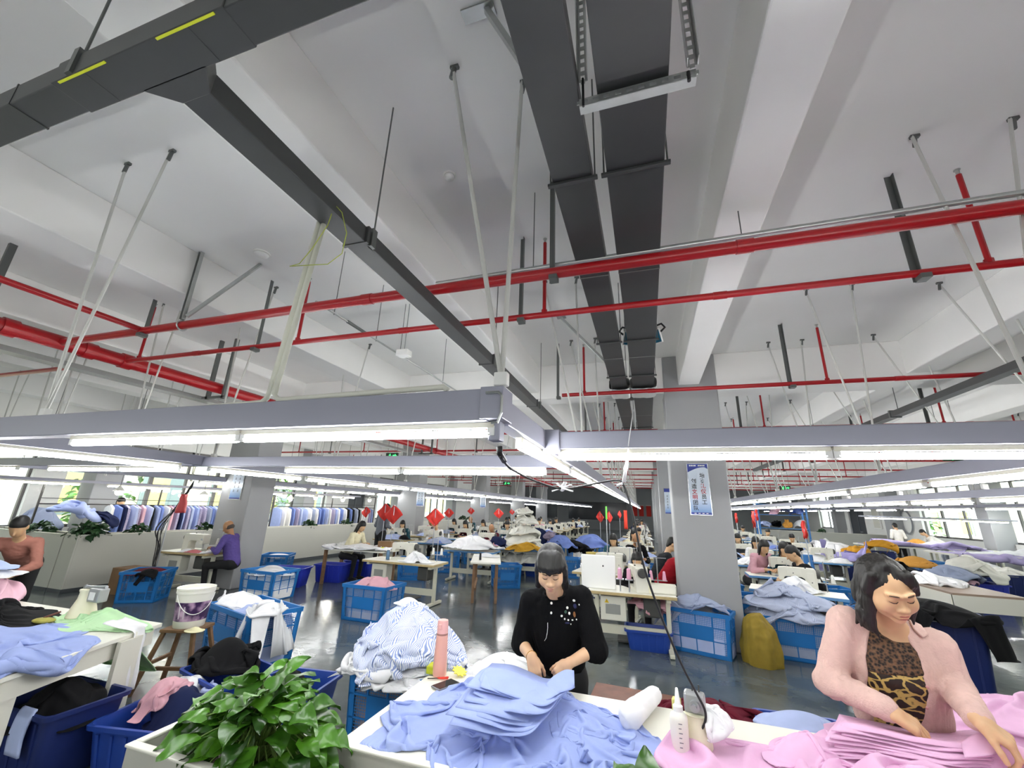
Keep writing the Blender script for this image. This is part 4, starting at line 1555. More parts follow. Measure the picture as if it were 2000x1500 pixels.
def patch4(c00, c10, c01, c11, n, m, edge=None, wob=.0, seed=0, H=None, lift=.04):
    """grid filling a quad (corners as (x, y)), with wavy edges; H(x, y) start height"""
    u, v = np.meshgrid(np.linspace(0, 1, n), np.linspace(0, 1, m), indexing='ij')
    c00, c10, c01, c11 = [np.array(c, float) for c in (c00, c10, c01, c11)]
    X = (1 - u)[..., None] * (1 - v)[..., None] * c00 + u[..., None] * (1 - v)[..., None] * c10 + (1 - u)[..., None] * v[..., None] * c01 + u[..., None] * v[..., None] * c11
    w = np.stack([pn(np.stack([u * 3, v * 3, np.full(u.shape, seed + .5)], -1)), pn(np.stack([u * 3 + 9, v * 3, np.full(u.shape, seed + .5)], -1))], -1)
    X = X + wob * w
    Z = (H(X[..., 0], X[..., 1]) if H else 0) + lift
    return np.concatenate([X, Z[..., None]], -1)


def blob(poly, n, m, H, lift=.04, rnd=.0, seed=0):
    """grid mapped into an outline (rows run around it): square grid squeezed into the polygon"""
    poly = np.array(poly, float)
    c = poly.mean(0)
    ang = np.arctan2(poly[:, 1] - c[1], poly[:, 0] - c[0])
    o = np.argsort(ang)
    poly, ang = poly[o], ang[o]
    rad = np.hypot(poly[:, 0] - c[0], poly[:, 1] - c[1])
    A = np.concatenate([ang - 2 * pi, ang, ang + 2 * pi])
    Rr = np.tile(rad, 3)
    u, v = np.meshgrid(np.linspace(-1, 1, n), np.linspace(-1, 1, m), indexing='ij')
    x = u * np.sqrt(1 - v * v / 2)
    y = v * np.sqrt(1 - u * u / 2)
    a = np.arctan2(y, x)
    r = np.hypot(x, y) * np.interp(a, A, Rr)
    X, Y = c[0] + r * np.cos(a), c[1] + r * np.sin(a)
    return np.stack([X, Y, H(X, Y) + lift], -1)


def cloth_obj(name, P, m, parent=None, th=.003, world=False, sub=1):
    b = MB()
    b.grid(P)
    o = b.build(name, m, parent, smooth=True, world=world)
    if sub:
        q = o.modifiers.new('smooth', 'SUBSURF')
        q.levels = q.render_levels = sub
    if th:
        q = o.modifiers.new('thickness', 'SOLIDIFY')
        q.thickness = th
        q.offset = 0
    return o
# ================================================================== the two women at the table
from mathutils.bvhtree import BVHTree
M_skin = mat('skin_light', '#d3ab88', 0.5, var=0.05, scale=14, sub=0.12)
M_skin2 = mat('skin_warm', '#cba47d', 0.5, var=0.05, scale=14, sub=0.12)
M_lip = mat('lips', '#b5776a', 0.5)
M_hair = mat('hair_black', '#0e0c0a', 0.55, var=0.3, scale=40)
M_hair2 = mat('hair_dark_brown', '#14110e', 0.55, var=0.3, scale=40)
M_brow = mat('brow', '#4a3526', 0.8)
M_lash = mat('lash', '#241813', 0.8)
M_blackknit = mat('black_knit', '#08080a', 0.9, bump=0.25, bscale=160, spec=.15)
M_trous = mat('black_trousers', '#101012', 0.85)
M_pinkknit = mat('pink_knit', '#cdada3', 0.95, var=0.07, scale=30, bump=0.35, bscale=120)
M_white = mat('button_white', '#f3f1ea', 0.3)


def onto(objs, px, py):
    """first surface of the given meshes met from the viewpoint through photo pixel (px, py)"""
    best = None
    d = at(px, py, Y=1.0) - np.array((0, 0, EYE))
    d = Vector(d).normalized()
    for o in objs:
        if o.name not in BV:
            V = [tuple(v.co) for v in o.data.vertices]
            off = Vector((0, 0, 0))
            q = o
            while q is not None:
                off += Vector(q.location)
                q = q.parent
            BV[o.name] = (BVHTree.FromPolygons(V, [tuple(p.vertices) for p in o.data.polygons]), off)
        t, off = BV[o.name]
        h = t.ray_cast(Vector((0, 0, EYE)) - off, d)
        if h[0] is not None and (best is None or h[3] < best[2]):
            best = (np.array(h[0] + off), np.array(h[1]), h[3])
    return best


BV = {}


def pt(x, y, Y):
    return at(x, y, Y=Y)


def face_parts(t, Mh, s, lipm, brow=True, browm=None, lash=True):
    def tr(pts):
        return [Mh[:3, :3] @ (np.array(p) * s) + Mh[:3, 3] for p in pts]
    solid('lips', xf([ell((0, .1005, -.0592), (.0185, .0075, .0048), k=.004), ell((-.007, .1015, -.0575), (.009, .0072, .0042), k=.004), ell((.007, .1015, -.0575), (.009, .0072, .0042), k=.004),
                      ell((0, .099, -.0715), (.0162, .0078, .006), k=.002), cap((-.02, .1065, -.0648), (.02, .1065, -.0648), .0016, k=.001, op=-1)], Mh, s), .0016 * s, lipm, t)
    for sd in (-1, 1):
        MB().tube(tr([(sd * .012, .0945, .0245), (sd * .024, .0965, .0295), (sd * .038, .0905, .0285), (sd * .049, .079, .0225)]), [.0022 * s, .0034 * s, .003 * s, .0012 * s], 6).build('eyebrow', browm or M_brow, t, smooth=True, world=True)
        if lash:
            MB().tube(tr([(sd * .0155, .0905, .0005), (sd * .024, .0945, -.0032), (sd * .034, .0935, -.0035), (sd * .0455, .0855, .0005)]), [.0008 * s, .0016 * s, .0017 * s, .0009 * s], 6).build('eyelashes', M_lash, t, smooth=True, world=True)


# ---------------------------------------------------------------- woman in black
def woman_black():
    t = thing('person', 'woman with black fringe in a black button neck sweater, bent over the light blue shirts', 'person', (-.5, 3.05, 0))
    s = 1.06
    Rh = frame((.14, -.83, -.54), (0, 0, 1))
    hc = pt(1076, 1109, 2.74)
    Mh = M4(Rh, hc)
    shl, shr = pt(1035, 1173, 3.04), pt(1137, 1166, 3.04)
    ell_, elr = pt(1021, 1258, 3.04), pt(1160, 1268, 2.99)
    wrl, wrr = pt(1040, 1286, 2.80), pt(1109, 1297, 2.83)
    neck = pt(1084, 1162, 2.99)
    nk0 = hc + Rh @ np.array((0, -.03, -.07)) * s
    mid = (shl + shr) / 2
    hip = np.array((mid[0] + .015, 3.10, .80))
    hl = hand_prims(wrl, (.28, -.30, -.78), (.12, -.86, .42), .95, -1, curl=(.42, .5, .55, .6), thumb=(.55, .25), spread=.05)
    hr = hand_prims(wrr, (-.62, -.30, -.62), (.25, -.88, .38), .95, 1, curl=(.9, .95, .95, .95), thumb=(.35, .12), spread=.05)
    body = xf(head_prims(full=.004), Mh, s) + [cap(nk0, neck, .05, .056, k=.03),
            ell(mid + (0, 0, -.13), (.15, .085, .18), k=.05), ell(hip, (.15, .1, .2), k=.06), cap(shl, shr, .045, k=.04),
            cap(shl, ell_, .047, .041, k=.03), cap(ell_, wrl, .042, .027, k=.02), cap(shr, elr, .047, .041, k=.03), cap(elr, wrr, .042, .027, k=.02),
            cap(hip + (-.075, 0, -.1), (hip[0] - .085, 3.12, .1), .08, .045, k=.04), cap(hip + (.075, 0, -.1), (hip[0] + .085, 3.12, .1), .08, .045, k=.04)] + hl + hr
    for q in body[-len(hl) - len(hr):]:
        pass
    solid('body', body, .0034, M_skin, t)
    face_parts(t, Mh, s, M_lip)
    # sweater
    cl, cr = ell_ + (wrl - ell_) * .12, elr + (wrr - elr) * .12
    vdir = pt(1083, 1205, 2.9)
    sw = [ell(mid + (0, -.005, -.13), (.172, .118, .2), k=.06), ell(hip + (0, 0, .06), (.176, .13, .26), k=.08), cap(shl + (.01, 0, -.01), shr + (-.01, 0, -.01), .062, k=.05),
          cap(neck + (0, .02, -.03), mid + (0, .02, -.05), .075, .12, k=.06), cap(neck + (-.05, .05, .015), shl + (.02, .01, .0), .05, .06, k=.04), cap(neck + (.05, .05, .015), shr + (-.02, .01, .0), .05, .06, k=.04),
          cap(shl, ell_ + (-.008, 0, 0), .068, .072, k=.035), cap(ell_ + (-.008, .01, 0), cl, .071, .06, k=.02),
          cap(shr, elr + (.012, 0, 0), .07, .08, k=.035), cap(elr + (.012, .01, 0), cr, .078, .06, k=.02),
          ell(neck + (0, -.035, .045), (.062, .075, .05), k=.012, op=-1), cap(pt(1081, 1155, 2.88), pt(1083, 1180, 2.86), .034, .008, k=.006, op=-1)]
    swo = solid('sweater', sw, .006, M_blackknit, t, disp=wrinkle(42, .006, (1.2, 1.2, .6)), amp=.012)
    # collar
    c0 = neck + (0, -.01, .0)
    ring = []
    for a in np.linspace(-2.6, 2.6, 30):
        rr = .071
        ring.append(c0 + np.array((rr * sin(a), rr * cos(a) * .95 - .012, .012 + .02 * cos(a))))
    MB().tube(ring, [.0075] * 30, 8).build('collar', M_blackknit, t, smooth=True, world=True)
    # trousers
    solid('trousers', [ell(hip + (0, .01, -.04), (.168, .12, .2), k=.06)] + [cap(hip + (sx * .08, .01, -.1), (hip[0] + sx * .09, 3.12, .09), .105, .07, k=.05) for sx in (-1, 1)], .012, M_trous, t)
    for sx in (-1, 1):
        solid('shoe', [cap((hip[0] + sx * .09, 3.14, .045), (hip[0] + sx * .1, 2.97, .035), .045, .04), rbox((hip[0] + sx * .095, 3.05, .012), (.05, .13, .012), .01)], .01, M_blk, t)
    # hair
    H = [ell((0, -.022, .04), (.087, .103, .092), k=.03), ell((0, -.075, -.03), (.075, .05, .11), k=.04),
         ell((0, .10, -.055), (.06, .05, .082), k=.012, op=-1)]
    for i in range(9):
        x = -.056 + i * .014
        H.append(cap((x * .85, .030, .100), (x * 1.02, .086 - abs(x) * .40, .060), .016, .013, k=.03))
        H.append(cap((x * 1.02, .084 - abs(x) * .40, .062), (x * 1.04, .094 - abs(x) * .45, .026 - (.005 if i % 2 else 0)), .013, .006, k=.010))
    for sx in (-1, 1):
        H += [cap((sx * .068, .03, .06), (sx * .081, .022, -.02), .018, .012, k=.02), cap((sx * .08, .012, 0), (sx * .079, -.012, -.1), .015, .013, k=.012),
              cap((sx * .07, -.03, -.02), (sx * .085, -.07, -.19), .028, .02, k=.03)]
    solid('hair', xf(H, Mh, s), .0032, M_hair, t, disp=strands((170, 40, 22), .0022, np.array(M4(Rh * s, hc))), amp=.006)
    # embroidery: little patches stitched on the chest, buttons, loose thread
    def patch(name, px, py, a, b, m, n=10, hgt=.003):
        h = onto([swo], px, py)
        if h is None:
            return
        R = frame(h[1], (0, 0, 1))
        a, b = (a * .8, b * .85) if name == 'embroidery' else (a * .85, b * .85)
        q = MB()
        q.sphere((0, 0, 0), (a, hgt * .7, b), n, 6)
        q.v = [q.v[0] @ R.T + h[0]]
        q.build(name, m, t, smooth=True, world=True)
    mw, mb_, mn, mg = mat('thread_white', '#f0efe8', .8), mat('thread_brown', '#8a5a30', .8), mat('thread_navy', '#23264f', .8), mat('thread_green', '#3c5a4c', .8)
    for (x, y, a, b, m) in ((1121, 1173, .013, .009, mw), (1123, 1184, .016, .018, mn), (1131, 1181, .006, .006, mw), (1122, 1200, .012, .020, mb_), (1118, 1211, .009, .006, mw), (1108, 1187, .010, .010, mw),
                            (1105, 1195, .014, .012, mg), (1112, 1198, .010, .011, mw), (1097, 1203, .010, .008, mw), (1103, 1209, .007, .007, mw), (1110, 1211, .008, .007, mw), (1126, 1210, .006, .006, mw), (1108, 1217, .02, .006, mn), (1115, 1219, .005, .005, mw)):
        patch('embroidery', x, y, a, b, m)
    for (x, y) in ((1077, 1178), (1076.5, 1197)):
        patch('button', x, y, .010, .010, M_white, 14, .004)
    P = [onto([swo], x, y) for (x, y) in ((1070, 1216), (1070, 1226), (1069, 1236), (1067, 1246), (1064, 1251))]
    if all(p is not None for p in P):
        MB().tube([p[0] + p[1] * .003 for p in P], .0016, 6).build('loose_thread', mw, t, smooth=True, world=True)
    # bracelet and finger cap
    ax = (ell_ - wrl) / np.linalg.norm(ell_ - wrl)
    cb = wrl + ax * .022
    e1 = np.cross(ax, (0, 0, 1))
    e1 /= np.linalg.norm(e1)
    e2 = np.cross(ax, e1)
    MB().tube([cb + .0345 * (cos(a) * e1 + sin(a) * e2) for a in np.linspace(0, 2 * pi, 25)], .0022, 8, cap=False).build('bracelet', mat('gold', '#caa25c', .25, .9), t, smooth=True, world=True)
    tip = [q for q in hl if q['t'] == 'c'][1:][:4]
    ix = hl[3 + 3] if len(hl) > 6 else hl[-1]
    MB().tube([ix['a'], ix['a'] * .5 + ix['b'] * .5, ix['b'] + (ix['b'] - ix['a']) * .35], [.0115, .0112, .0085], 10).build('finger_cap', M_white, t, smooth=True, world=True)
    return t


# ---------------------------------------------------------------- woman in pink cardigan
def leopard():
    m = mat('leopard_print', '#b79a52', 0.6)
    nt = m.node_tree
    b = nt.nodes['Principled BSDF']
    tc = nt.nodes.new('ShaderNodeTexCoord')
    mp = nt.nodes.new('ShaderNodeMapping')
    mp.inputs['Rotation'].default_value = (0, .5, 0)
    mp.inputs['Scale'].default_value = (15, 15, 24)
    nt.links.new(tc.outputs['Object'], mp.inputs[0])
    n = nt.nodes.new('ShaderNodeTexNoise')
    n.inputs['Scale'].default_value = 1.0
    nt.links.new(mp.outputs[0], n.inputs[0])
    ad = nt.nodes.new('ShaderNodeVectorMath')
    nt.links.new(mp.outputs[0], ad.inputs[0])
    nt.links.new(n.outputs['Color'], ad.inputs[1])
    v = nt.nodes.new('ShaderNodeTexVoronoi')
    v.feature = 'DISTANCE_TO_EDGE'
    v.inputs['Scale'].default_value = 1.0
    nt.links.new(ad.outputs[0], v.inputs['Vector'])
    r = nt.nodes.new('ShaderNodeValToRGB')
    e = r.color_ramp.elements
    e[0].position, e[0].color = .07, lin('#b79c58')
    e[1].position, e[1].color = .11, lin('#1d130e')
    q = e.new(.42)
    q.color = lin('#2b1a12')
    q = e.new(.5)
    q.color = lin('#3c281a')
    nt.links.new(v.outputs['Distance'], r.inputs[0])
    nt.links.new(r.outputs[0], b.inputs['Base Color'])
    return m


def lace():
    m = mat('lace_dark', '#221710', 0.7, bump=.8, bscale=120)
    nt = m.node_tree
    b = nt.nodes['Principled BSDF']
    tc = nt.nodes.new('ShaderNodeTexCoord')
    v = nt.nodes.new('ShaderNodeTexVoronoi')
    v.inputs['Scale'].default_value = 75
    nt.links.new(tc.outputs['Object'], v.inputs['Vector'])
    r = nt.nodes.new('ShaderNodeValToRGB')
    e = r.color_ramp.elements
    e[0].position, e[0].color = .3, lin('#120c09')
    e[1].position, e[1].color = .75, lin('#6b4c33')
    nt.links.new(v.outputs['Distance'], r.inputs[0])
    nt.links.new(r.outputs[0], b.inputs['Base Color'])
    return m


def woman_pink():
    t = thing('person', 'woman in a pink cardigan over a leopard print top, sorting pink fabric', 'person', (.95, 3.0, 0))
    s = 1.16
    Rh = frame((.10, -.86, -.50), (-.09, -.1, 1))
    hc = pt(1733, 1146, 2.72)
    Mh = M4(Rh, hc)
    shl, shr = pt(1650, 1213, 2.98), pt(1832, 1262, 2.96)
    el1, el2 = pt(1622, 1330, 2.96), pt(1866, 1345, 2.92)
    w1, w2 = pt(1739, 1388, 2.70), pt(1912, 1406, 2.62)
    mid = (shl + shr) / 2
    neck = mid + (0.0, -.03, .045)
    zn = pt(1733, 1249, 2.85)[2]
    nk0 = hc + Rh @ np.array((0, -.03, -.07)) * s
    hip = np.array((mid[0] + .01, 3.06, .84))
    h1 = hand_prims(w1, (.80, -.22, -.46), (.30, -.35, .87), 1.12, -1, curl=(.3, .38, .42, .5), thumb=(.35, .15), spread=.06, fat=1.1)
    h2 = hand_prims(w2, (.62, -.42, -.50), (.42, -.35, .75), 1.12, 1, curl=(.55, .62, .7, .75), thumb=(.5, .2), spread=.06, fat=1.1)
    torso = [ell(mid + (0, -.01, -.15), (.185, .125, .2), k=.06), ell(hip + (0, -.01, .04), (.19, .14, .26), k=.08), cap(shl, shr, .05, k=.04)]
    body = xf(head_prims(full=.0085), Mh, s) + [cap(nk0, neck, .056, .062, k=.03), cap(neck + (0, -.0, -.02), mid + (0, -.015, -.08), .06, .075, k=.04)] + \
        [ell(mid + (0, -.01, -.15), (.17, .115, .19), k=.06), ell(hip, (.17, .12, .24), k=.08), cap(shl, shr, .045, k=.04),
         cap(shl, el1, .05, .044, k=.03), cap(el1, w1, .044, .03, k=.02), cap(shr, el2, .05, .044, k=.03), cap(el2, w2, .044, .03, k=.02),
         cap(hip + (-.08, 0, -.15), (hip[0] - .09, 3.1, .1), .085, .045, k=.04), cap(hip + (.08, 0, -.15), (hip[0] + .09, 3.1, .1), .085, .045, k=.04)] + h1 + h2
    solid('body', body, .0036, M_skin2, t)
    face_parts(t, Mh, s, mat('lips_pale', '#a9685a', .45))
    top = [ell(mid + (0, -.012, -.155), (.188, .131, .2), k=.06), ell(hip + (0, -.012, .03), (.192, .147, .27), k=.08),
           ell((neck[0] - .01, neck[1] - .07, zn + .08), (.066, .1, .08), k=.01, op=-1)]
    solid('patterned_top', top, .007, leopard(), t, disp=wrinkle(14, .004), amp=.008)
    lc = [dict(q) for q in top[:2]]
    for q in lc:
        q['r'] = q['r'] + .0035
    lc += [cap(neck + (-.09, .0, -.03), mid + (-.08, -.05, -.08), .035, .05, k=.03), cap(neck + (.09, .0, -.03), mid + (.08, -.05, -.08), .035, .05, k=.03),
           ell((neck[0] - .01, neck[1] - .075, zn + .075), (.062, .1, .075), k=.006, op=-1), rbox(mid + (0, .16, -.1), (.4, .13, .4), .01, k=.002, op=-1),
           rbox(mid + (0.02, -.1, -.325), (.4, .3, .17), .06, rotm(0, -.12, 0), k=.004, op=-1)]
    solid('lace_yoke', lc, .006, lace(), t, disp=wrinkle(40, .003), amp=.005)
    # cardigan with open front
    p0, p1, p2, p3 = pt(1728, 1195, 2.84), pt(1744, 1275, 2.83), pt(1752, 1350, 2.85), pt(1752, 1440, 2.85)
    cg = [ell(mid + (0, .005, -.15), (.212, .158, .215), k=.06), ell(hip + (0, .0, .03), (.218, .168, .30), k=.08), cap(shl + (.01, 0, -.005), shr + (-.01, 0, -.005), .07, k=.05),
          cap(neck + (0, .03, -.03), mid + (0, .02, -.06), .085, .14, k=.06),
          cap(shl, el1, .082, .074, k=.035), cap(el1, w1 - (w1 - el1) * .07, .074, .058, k=.03), cap(shr, el2, .082, .076, k=.035), cap(el2, w2 - (w2 - el2) * .07, .076, .058, k=.03),
          ell(neck + (0, -.045, .07), (.075, .095, .08), k=.012, op=-1),
          cap(p0, p1, .075, .098, k=.012, op=-1), cap(p1, p2, .098, .108, k=.012, op=-1), cap(p2, p3, .108, .125, k=.012, op=-1)]
    cgo = solid('cardigan', cg, .0062, M_pinkknit, t, disp=wrinkle(40, .0075, (1.5, 1.2, .5), 4.0), amp=.014)
    # collar flaps
    for (poly, nm) in (([(1665, 1172), (1672, 1190), (1690, 1206), (1704, 1212), (1712, 1218), (1706, 1198), (1690, 1180), (1678, 1170)], 'collar'), ([(1772, 1214), (1782, 1232), (1800, 1247), (1812, 1243), (1800, 1226), (1790, 1212), (1780, 1208)], 'collar')):
        P = []
        for (x, y) in poly:
            h = onto([cgo], x, y)
            if h is not None and h[0][1] < 3.25:
                P.append(h[0] + h[1] * .012)
        if len(P) > 4:
            b = MB()
            cen = np.mean(P, 0) + np.array((0, -.012, .006))
            b.add(P + [cen], [(i, (i + 1) % len(P), len(P)) for i in range(len(P))])
            o = b.build(nm, M_pinkknit, t, smooth=True, world=True, solid=.009)
            q = o.modifiers.new('sub', 'SUBSURF')
            q.levels = q.render_levels = 2
            q.subdivision_type = 'SIMPLE'
    for (x, y) in ((1783, 1272), (1797, 1304), (1811, 1342), (1810, 1383)):
        h = onto([cgo], x, y)
        if h is not None:
            q = MB().sphere((0, 0, 0), (.0075, .003, .0075), 12, 6)
            q.v = [q.v[0] @ frame(h[1], (0, 0, 1)).T + h[0]]
            q.build('button', mat('button_pink', '#c58f8d', .35), t, smooth=True, world=True)
    solid('trousers', [ell(hip + (0, .01, -.08), (.19, .14, .2), k=.06)] + [cap(hip + (sx * .085, .01, -.15), (hip[0] + sx * .095, 3.1, .09), .115, .07, k=.05) for sx in (-1, 1)], .013, mat('navy_trousers', '#1b1d2b', .85), t)
    for sx in (-1, 1):
        solid('shoe', [cap((hip[0] + sx * .095, 3.12, .045), (hip[0] + sx * .105, 2.95, .035), .045, .04), rbox((hip[0] + sx * .1, 3.03, .012), (.05, .13, .012), .01)], .01, M_blk, t)
    H = [ell((0, -.026, .030), (.084, .102, .088), k=.03), ell((0, -.08, -.03), (.078, .05, .11), k=.04), ell((.012, .104, .0), (.070, .058, .110), k=.012, op=-1),
         cap((.012, .015, .112), (-.052, .062, .058), .018, .014, k=.02), cap((-.045, .05, .09), (-.08, .035, .0), .02, .014, k=.02),
         cap((.02, .0, .110), (.066, .015, .078), .016, .014, k=.02), cap((.072, .02, .075), (.083, .01, .005), .016, .014, k=.015)]
    H += [ell((.068, -.015, -.03), (.024, .05, .075), k=.03), ell((.073, -.004, -.105), (.024, .042, .06), k=.03), ell((.078, .012, -.165), (.018, .028, .04), k=.03),
          cap((.075, .02, -.15), (.056, .05, -.215), .014, .004, k=.02), cap((.09, .0, -.14), (.1, .0, -.2), .012, .004, k=.02), cap((.09, -.02, -.13), (.1, -.03, -.21), .02, .005, k=.02),
          ell((-.078, -.02, -.03), (.02, .045, .075), k=.03), ell((-.085, -.012, -.1), (.022, .036, .05), k=.03), cap((-.085, -.0, -.12), (-.09, .015, -.175), .015, .005, k=.02),
          ell((0, -.085, -.1), (.085, .045, .09), k=.04)]
    solid('hair', xf(H, Mh, s), .0034, M_hair2, t, disp=strands((150, 90, 26), .004, np.array(M4(Rh * s, hc))), amp=.011)
    for pts in (((1660, 1182), (1680, 1176), (1700, 1180), (1712, 1172)), ((1668, 1186), (1690, 1192), (1704, 1200)), ((1672, 1200), (1690, 1204), (1702, 1210), (1712, 1200))):
        MB().tube(bez([pt(x, y, 2.86) for x, y in pts], 14), .0016, 5).build('hair_wisp', M_hair2, t, smooth=True, world=True)
    return t


woman_black()
woman_pink()
# ================================================================== foreground: the sorting tables
C_blue = cloth('periwinkle', '#9dacdc')
C_blue2 = cloth('pale_blue', '#aebbe0')
C_pink = cloth('lilac_pink', '#dfb3d2')
C_pink2 = cloth('pale_pink', '#e0b6c4')
C_white = cloth('white', '#e9e9ea')
C_black = cloth('black', '#121214')
C_navy = cloth('navy', '#1b2346')
C_maroon = cloth('maroon', '#5e1526')
C_green = cloth('mint', '#b9dcae')
C_grey = cloth('greyblue', '#9aa4bd')
C_rose = cloth('dusty_pink', '#cf9fa9')


def stripes(name, ca, cb, n=165, rot=(0, 0, 0)):
    m = mat('cloth_' + name, ca, .9, spec=.2)
    nt = m.node_tree
    b = nt.nodes['Principled BSDF']
    tc = nt.nodes.new('ShaderNodeTexCoord')
    no = nt.nodes.new('ShaderNodeTexNoise')
    no.inputs['Scale'].default_value = 4
    nt.links.new(tc.outputs['Object'], no.inputs[0])
    ml = nt.nodes.new('ShaderNodeVectorMath')
    ml.operation = 'MULTIPLY_ADD'
    ml.inputs[1].default_value = (.22, .22, .22)
    nt.links.new(no.outputs['Color'], ml.inputs[0])
    nt.links.new(tc.outputs['Object'], ml.inputs[2])
    w = nt.nodes.new('ShaderNodeTexWave')
    w.inputs['Scale'].default_value = n / 6.28
    w.inputs['Distortion'].default_value = 0
    mp = nt.nodes.new('ShaderNodeMapping')
    mp.inputs['Rotation'].default_value = rot
    nt.links.new(ml.outputs[0], mp.inputs[0])
    nt.links.new(mp.outputs[0], w.inputs[0])
    r = nt.nodes.new('ShaderNodeValToRGB')
    r.color_ramp.interpolation = 'CONSTANT'
    r.color_ramp.elements[0].color, r.color_ramp.elements[1].color = lin(ca), lin(cb)
    r.color_ramp.elements[1].position = .55
    nt.links.new(w.outputs['Fac'], r.inputs[0])
    nt.links.new(r.outputs[0], b.inputs['Base Color'])
    return m


C_stripe = stripes('blue_stripe', '#eceef4', '#8fa0cf')
C_stripe2 = stripes('grey_stripe', '#b9c0d2', '#98a2bd', 230)

# main white table
t = thing('work_table', 'long white sorting table with the blue and pink fabric on it', 'table', (-1.41, 1.93, 0))
MB().bx(-1.41, 2.75, 1.93, 2.88, .70, .73).build('table_top', M_wtop, t, world=True, bevel=.004)
MB().bx(-1.36, 2.7, 2.80, 2.82, .58, .70).bx(-1.36, 2.7, 1.99, 2.01, .58, .70).bx(-1.36, -1.34, 2.0, 2.82, .58, .7).build('apron', M_wside, t, world=True)
for x, y in ((-1.33, 2.02), (-1.33, 2.78), (2.65, 2.02), (2.65, 2.78), (.65, 2.02), (.65, 2.78)):
    MB().bx(x - .03, x + .03, y - .03, y + .03, 0, .70).build('leg', M_wside, t, world=True)

# ---- light blue shirts
def oval(cx, cy, rx, ry, rot=0.0, seed=0, irr=.18, n=22):
    A = np.linspace(0, 2 * pi, n, endpoint=False)
    r = 1 + irr * 2 * pn(np.stack([np.cos(A) * 1.4, np.sin(A) * 1.4, np.full(n, seed * 2.3 + .4)], -1))
    x, y = rx * r * np.cos(A), ry * r * np.sin(A)
    return np.stack([cx + x * cos(rot) - y * sin(rot), cy + x * sin(rot) + y * cos(rot)], -1)


def pile(name, m, cx, cy, z0, rx, ry, h, rot=0.0, seed=0, n=40, grow=1.3, lab=None, cat='fabric', group=None, ground=None, spread=1.0, lift=.05, steps=90, th=.004, kind='dome', low=None, fric=.4, parent=None, pw=2.0, sub=1, iters=8):
    """one heap of cloth gathered over a mound"""
    def g(X, Y):
        dx, dy = X - cx, Y - cy
        u = (dx * cos(rot) + dy * sin(rot)) / rx
        v = (-dx * sin(rot) + dy * cos(rot)) / ry
        if kind == 'box':
            q = np.maximum(np.abs(u), np.abs(v))
            top = z0 + h * (1 - np.clip(u * u + v * v, 0, 1) * .8) * 1.0
            return np.where(q < 1.0, top, low if low is not None else z0)
        q = np.sqrt(u * u + v * v)
        H = z0 + h * np.clip(1 - q ** pw, 0, 1)
        return H if low is None else np.where(q < 1.02, H, low)
    gr = ground or g
    P = blob(oval(cx, cy, rx * spread, ry * spread, rot, seed), n, n, g, lift=lift)
    P = drape(P, gr, grow=grow, seed=seed, steps=steps, fric=fric, iters=iters)
    o = cloth_obj(name, P, m, parent, th=th, sub=sub)
    if lab:
        tag(o, lab, cat, group)
    return o


poly = [at(x, y, Z=.76)[:2] for x, y in ((740, 1440), (764, 1395), (850, 1356), (930, 1318), (1000, 1318), (1100, 1345), (1150, 1372), (1212, 1398), (1236, 1430), (1190, 1500))] + [(-.28, 1.99), (-.75, 1.955), (-1.05, 1.965), (-1.24, 1.99)]


def hb(X, Y):
    return .731 + .11 * np.exp(-((X + .70) / .26) ** 2 - ((Y - 2.44) / .2) ** 2) + .05 * np.exp(-((X + .42) / .2) ** 2 - ((Y - 2.42) / .25) ** 2)


P = drape(blob(poly, 104, 96, hb, lift=.07), hb, grow=1.5, seed=2, steps=140, gvar=.4, gf=4.5)
P[..., 2] = np.maximum(P[..., 2], .733)
tag(cloth_obj('fabric_heap', P, C_blue, th=.0025), 'sprawling light blue fabric lying on the white table under the sorted layers', 'fabric')
top_f = [(934, 1330), (985, 1348), (1030, 1362), (1075, 1366), (1112, 1352)]
bot_f = [(872, 1412), (928, 1426), (985, 1436), (1040, 1432), (1092, 1374)]
top_b = [(952, 1304), (992, 1308), (1028, 1322), (1062, 1336), (1110, 1330)]
NL = 9
for i in range(NL):
    u = i / (NL - 1)
    u = (0, .10, .17, .34, .42, .60, .72, .83, 1.0)[i]
    z = .905 - .075 * u
    f2 = [(a[0] * (1 - u) + b[0] * u, a[1] * (1 - u) + b[1] * u) for a, b in zip(top_f, bot_f)]
    f2 = [(x + (14 * sin(i * 2.4), 6 * sin(i * 1.9), 4 * sin(i * 3.1), 4 * cos(i * 2.2), 3 * sin(i))[k], y + 3.5 * sin(i * 1.7 + k)) for k, (x, y) in enumerate(f2)]
    F3 = np.array([at(x, y, Z=z + .012 * sin(2.1 * k + .9 * i)) for k, (x, y) in enumerate(f2)])
    B3 = np.array([at(x, y, Z=.915 - .009 * i) for (x, y) in top_b])
    B3[:, 1] += .01 * i
    F3[-1, 2] = .925 - .008 * i
    nA, nB = 48, 18
    fa, ba = bez(F3, nA), bez(B3, nA)
    tt = np.linspace(0, 1, nB)[:, None, None]
    P = ba[None] * (1 - tt) + fa[None] * tt
    P[..., 2] += .012 * np.sin(tt[..., 0] * 3.0) + .017 * pn(P * 6 + i * 1.9) * np.minimum(tt[..., 0] * 3, 1)
    o = sheet(P, 'fabric_layer', C_blue, th=.0035)
    tag(o, '%s of the stacked light blue shirt panels before the woman in black' % ('top one', 'second from top', 'third from top', 'fourth from top', 'middle one', 'fourth from bottom', 'third from bottom', 'second from bottom', 'bottom one')[i], 'fabric', 'stacked light blue shirt panels')
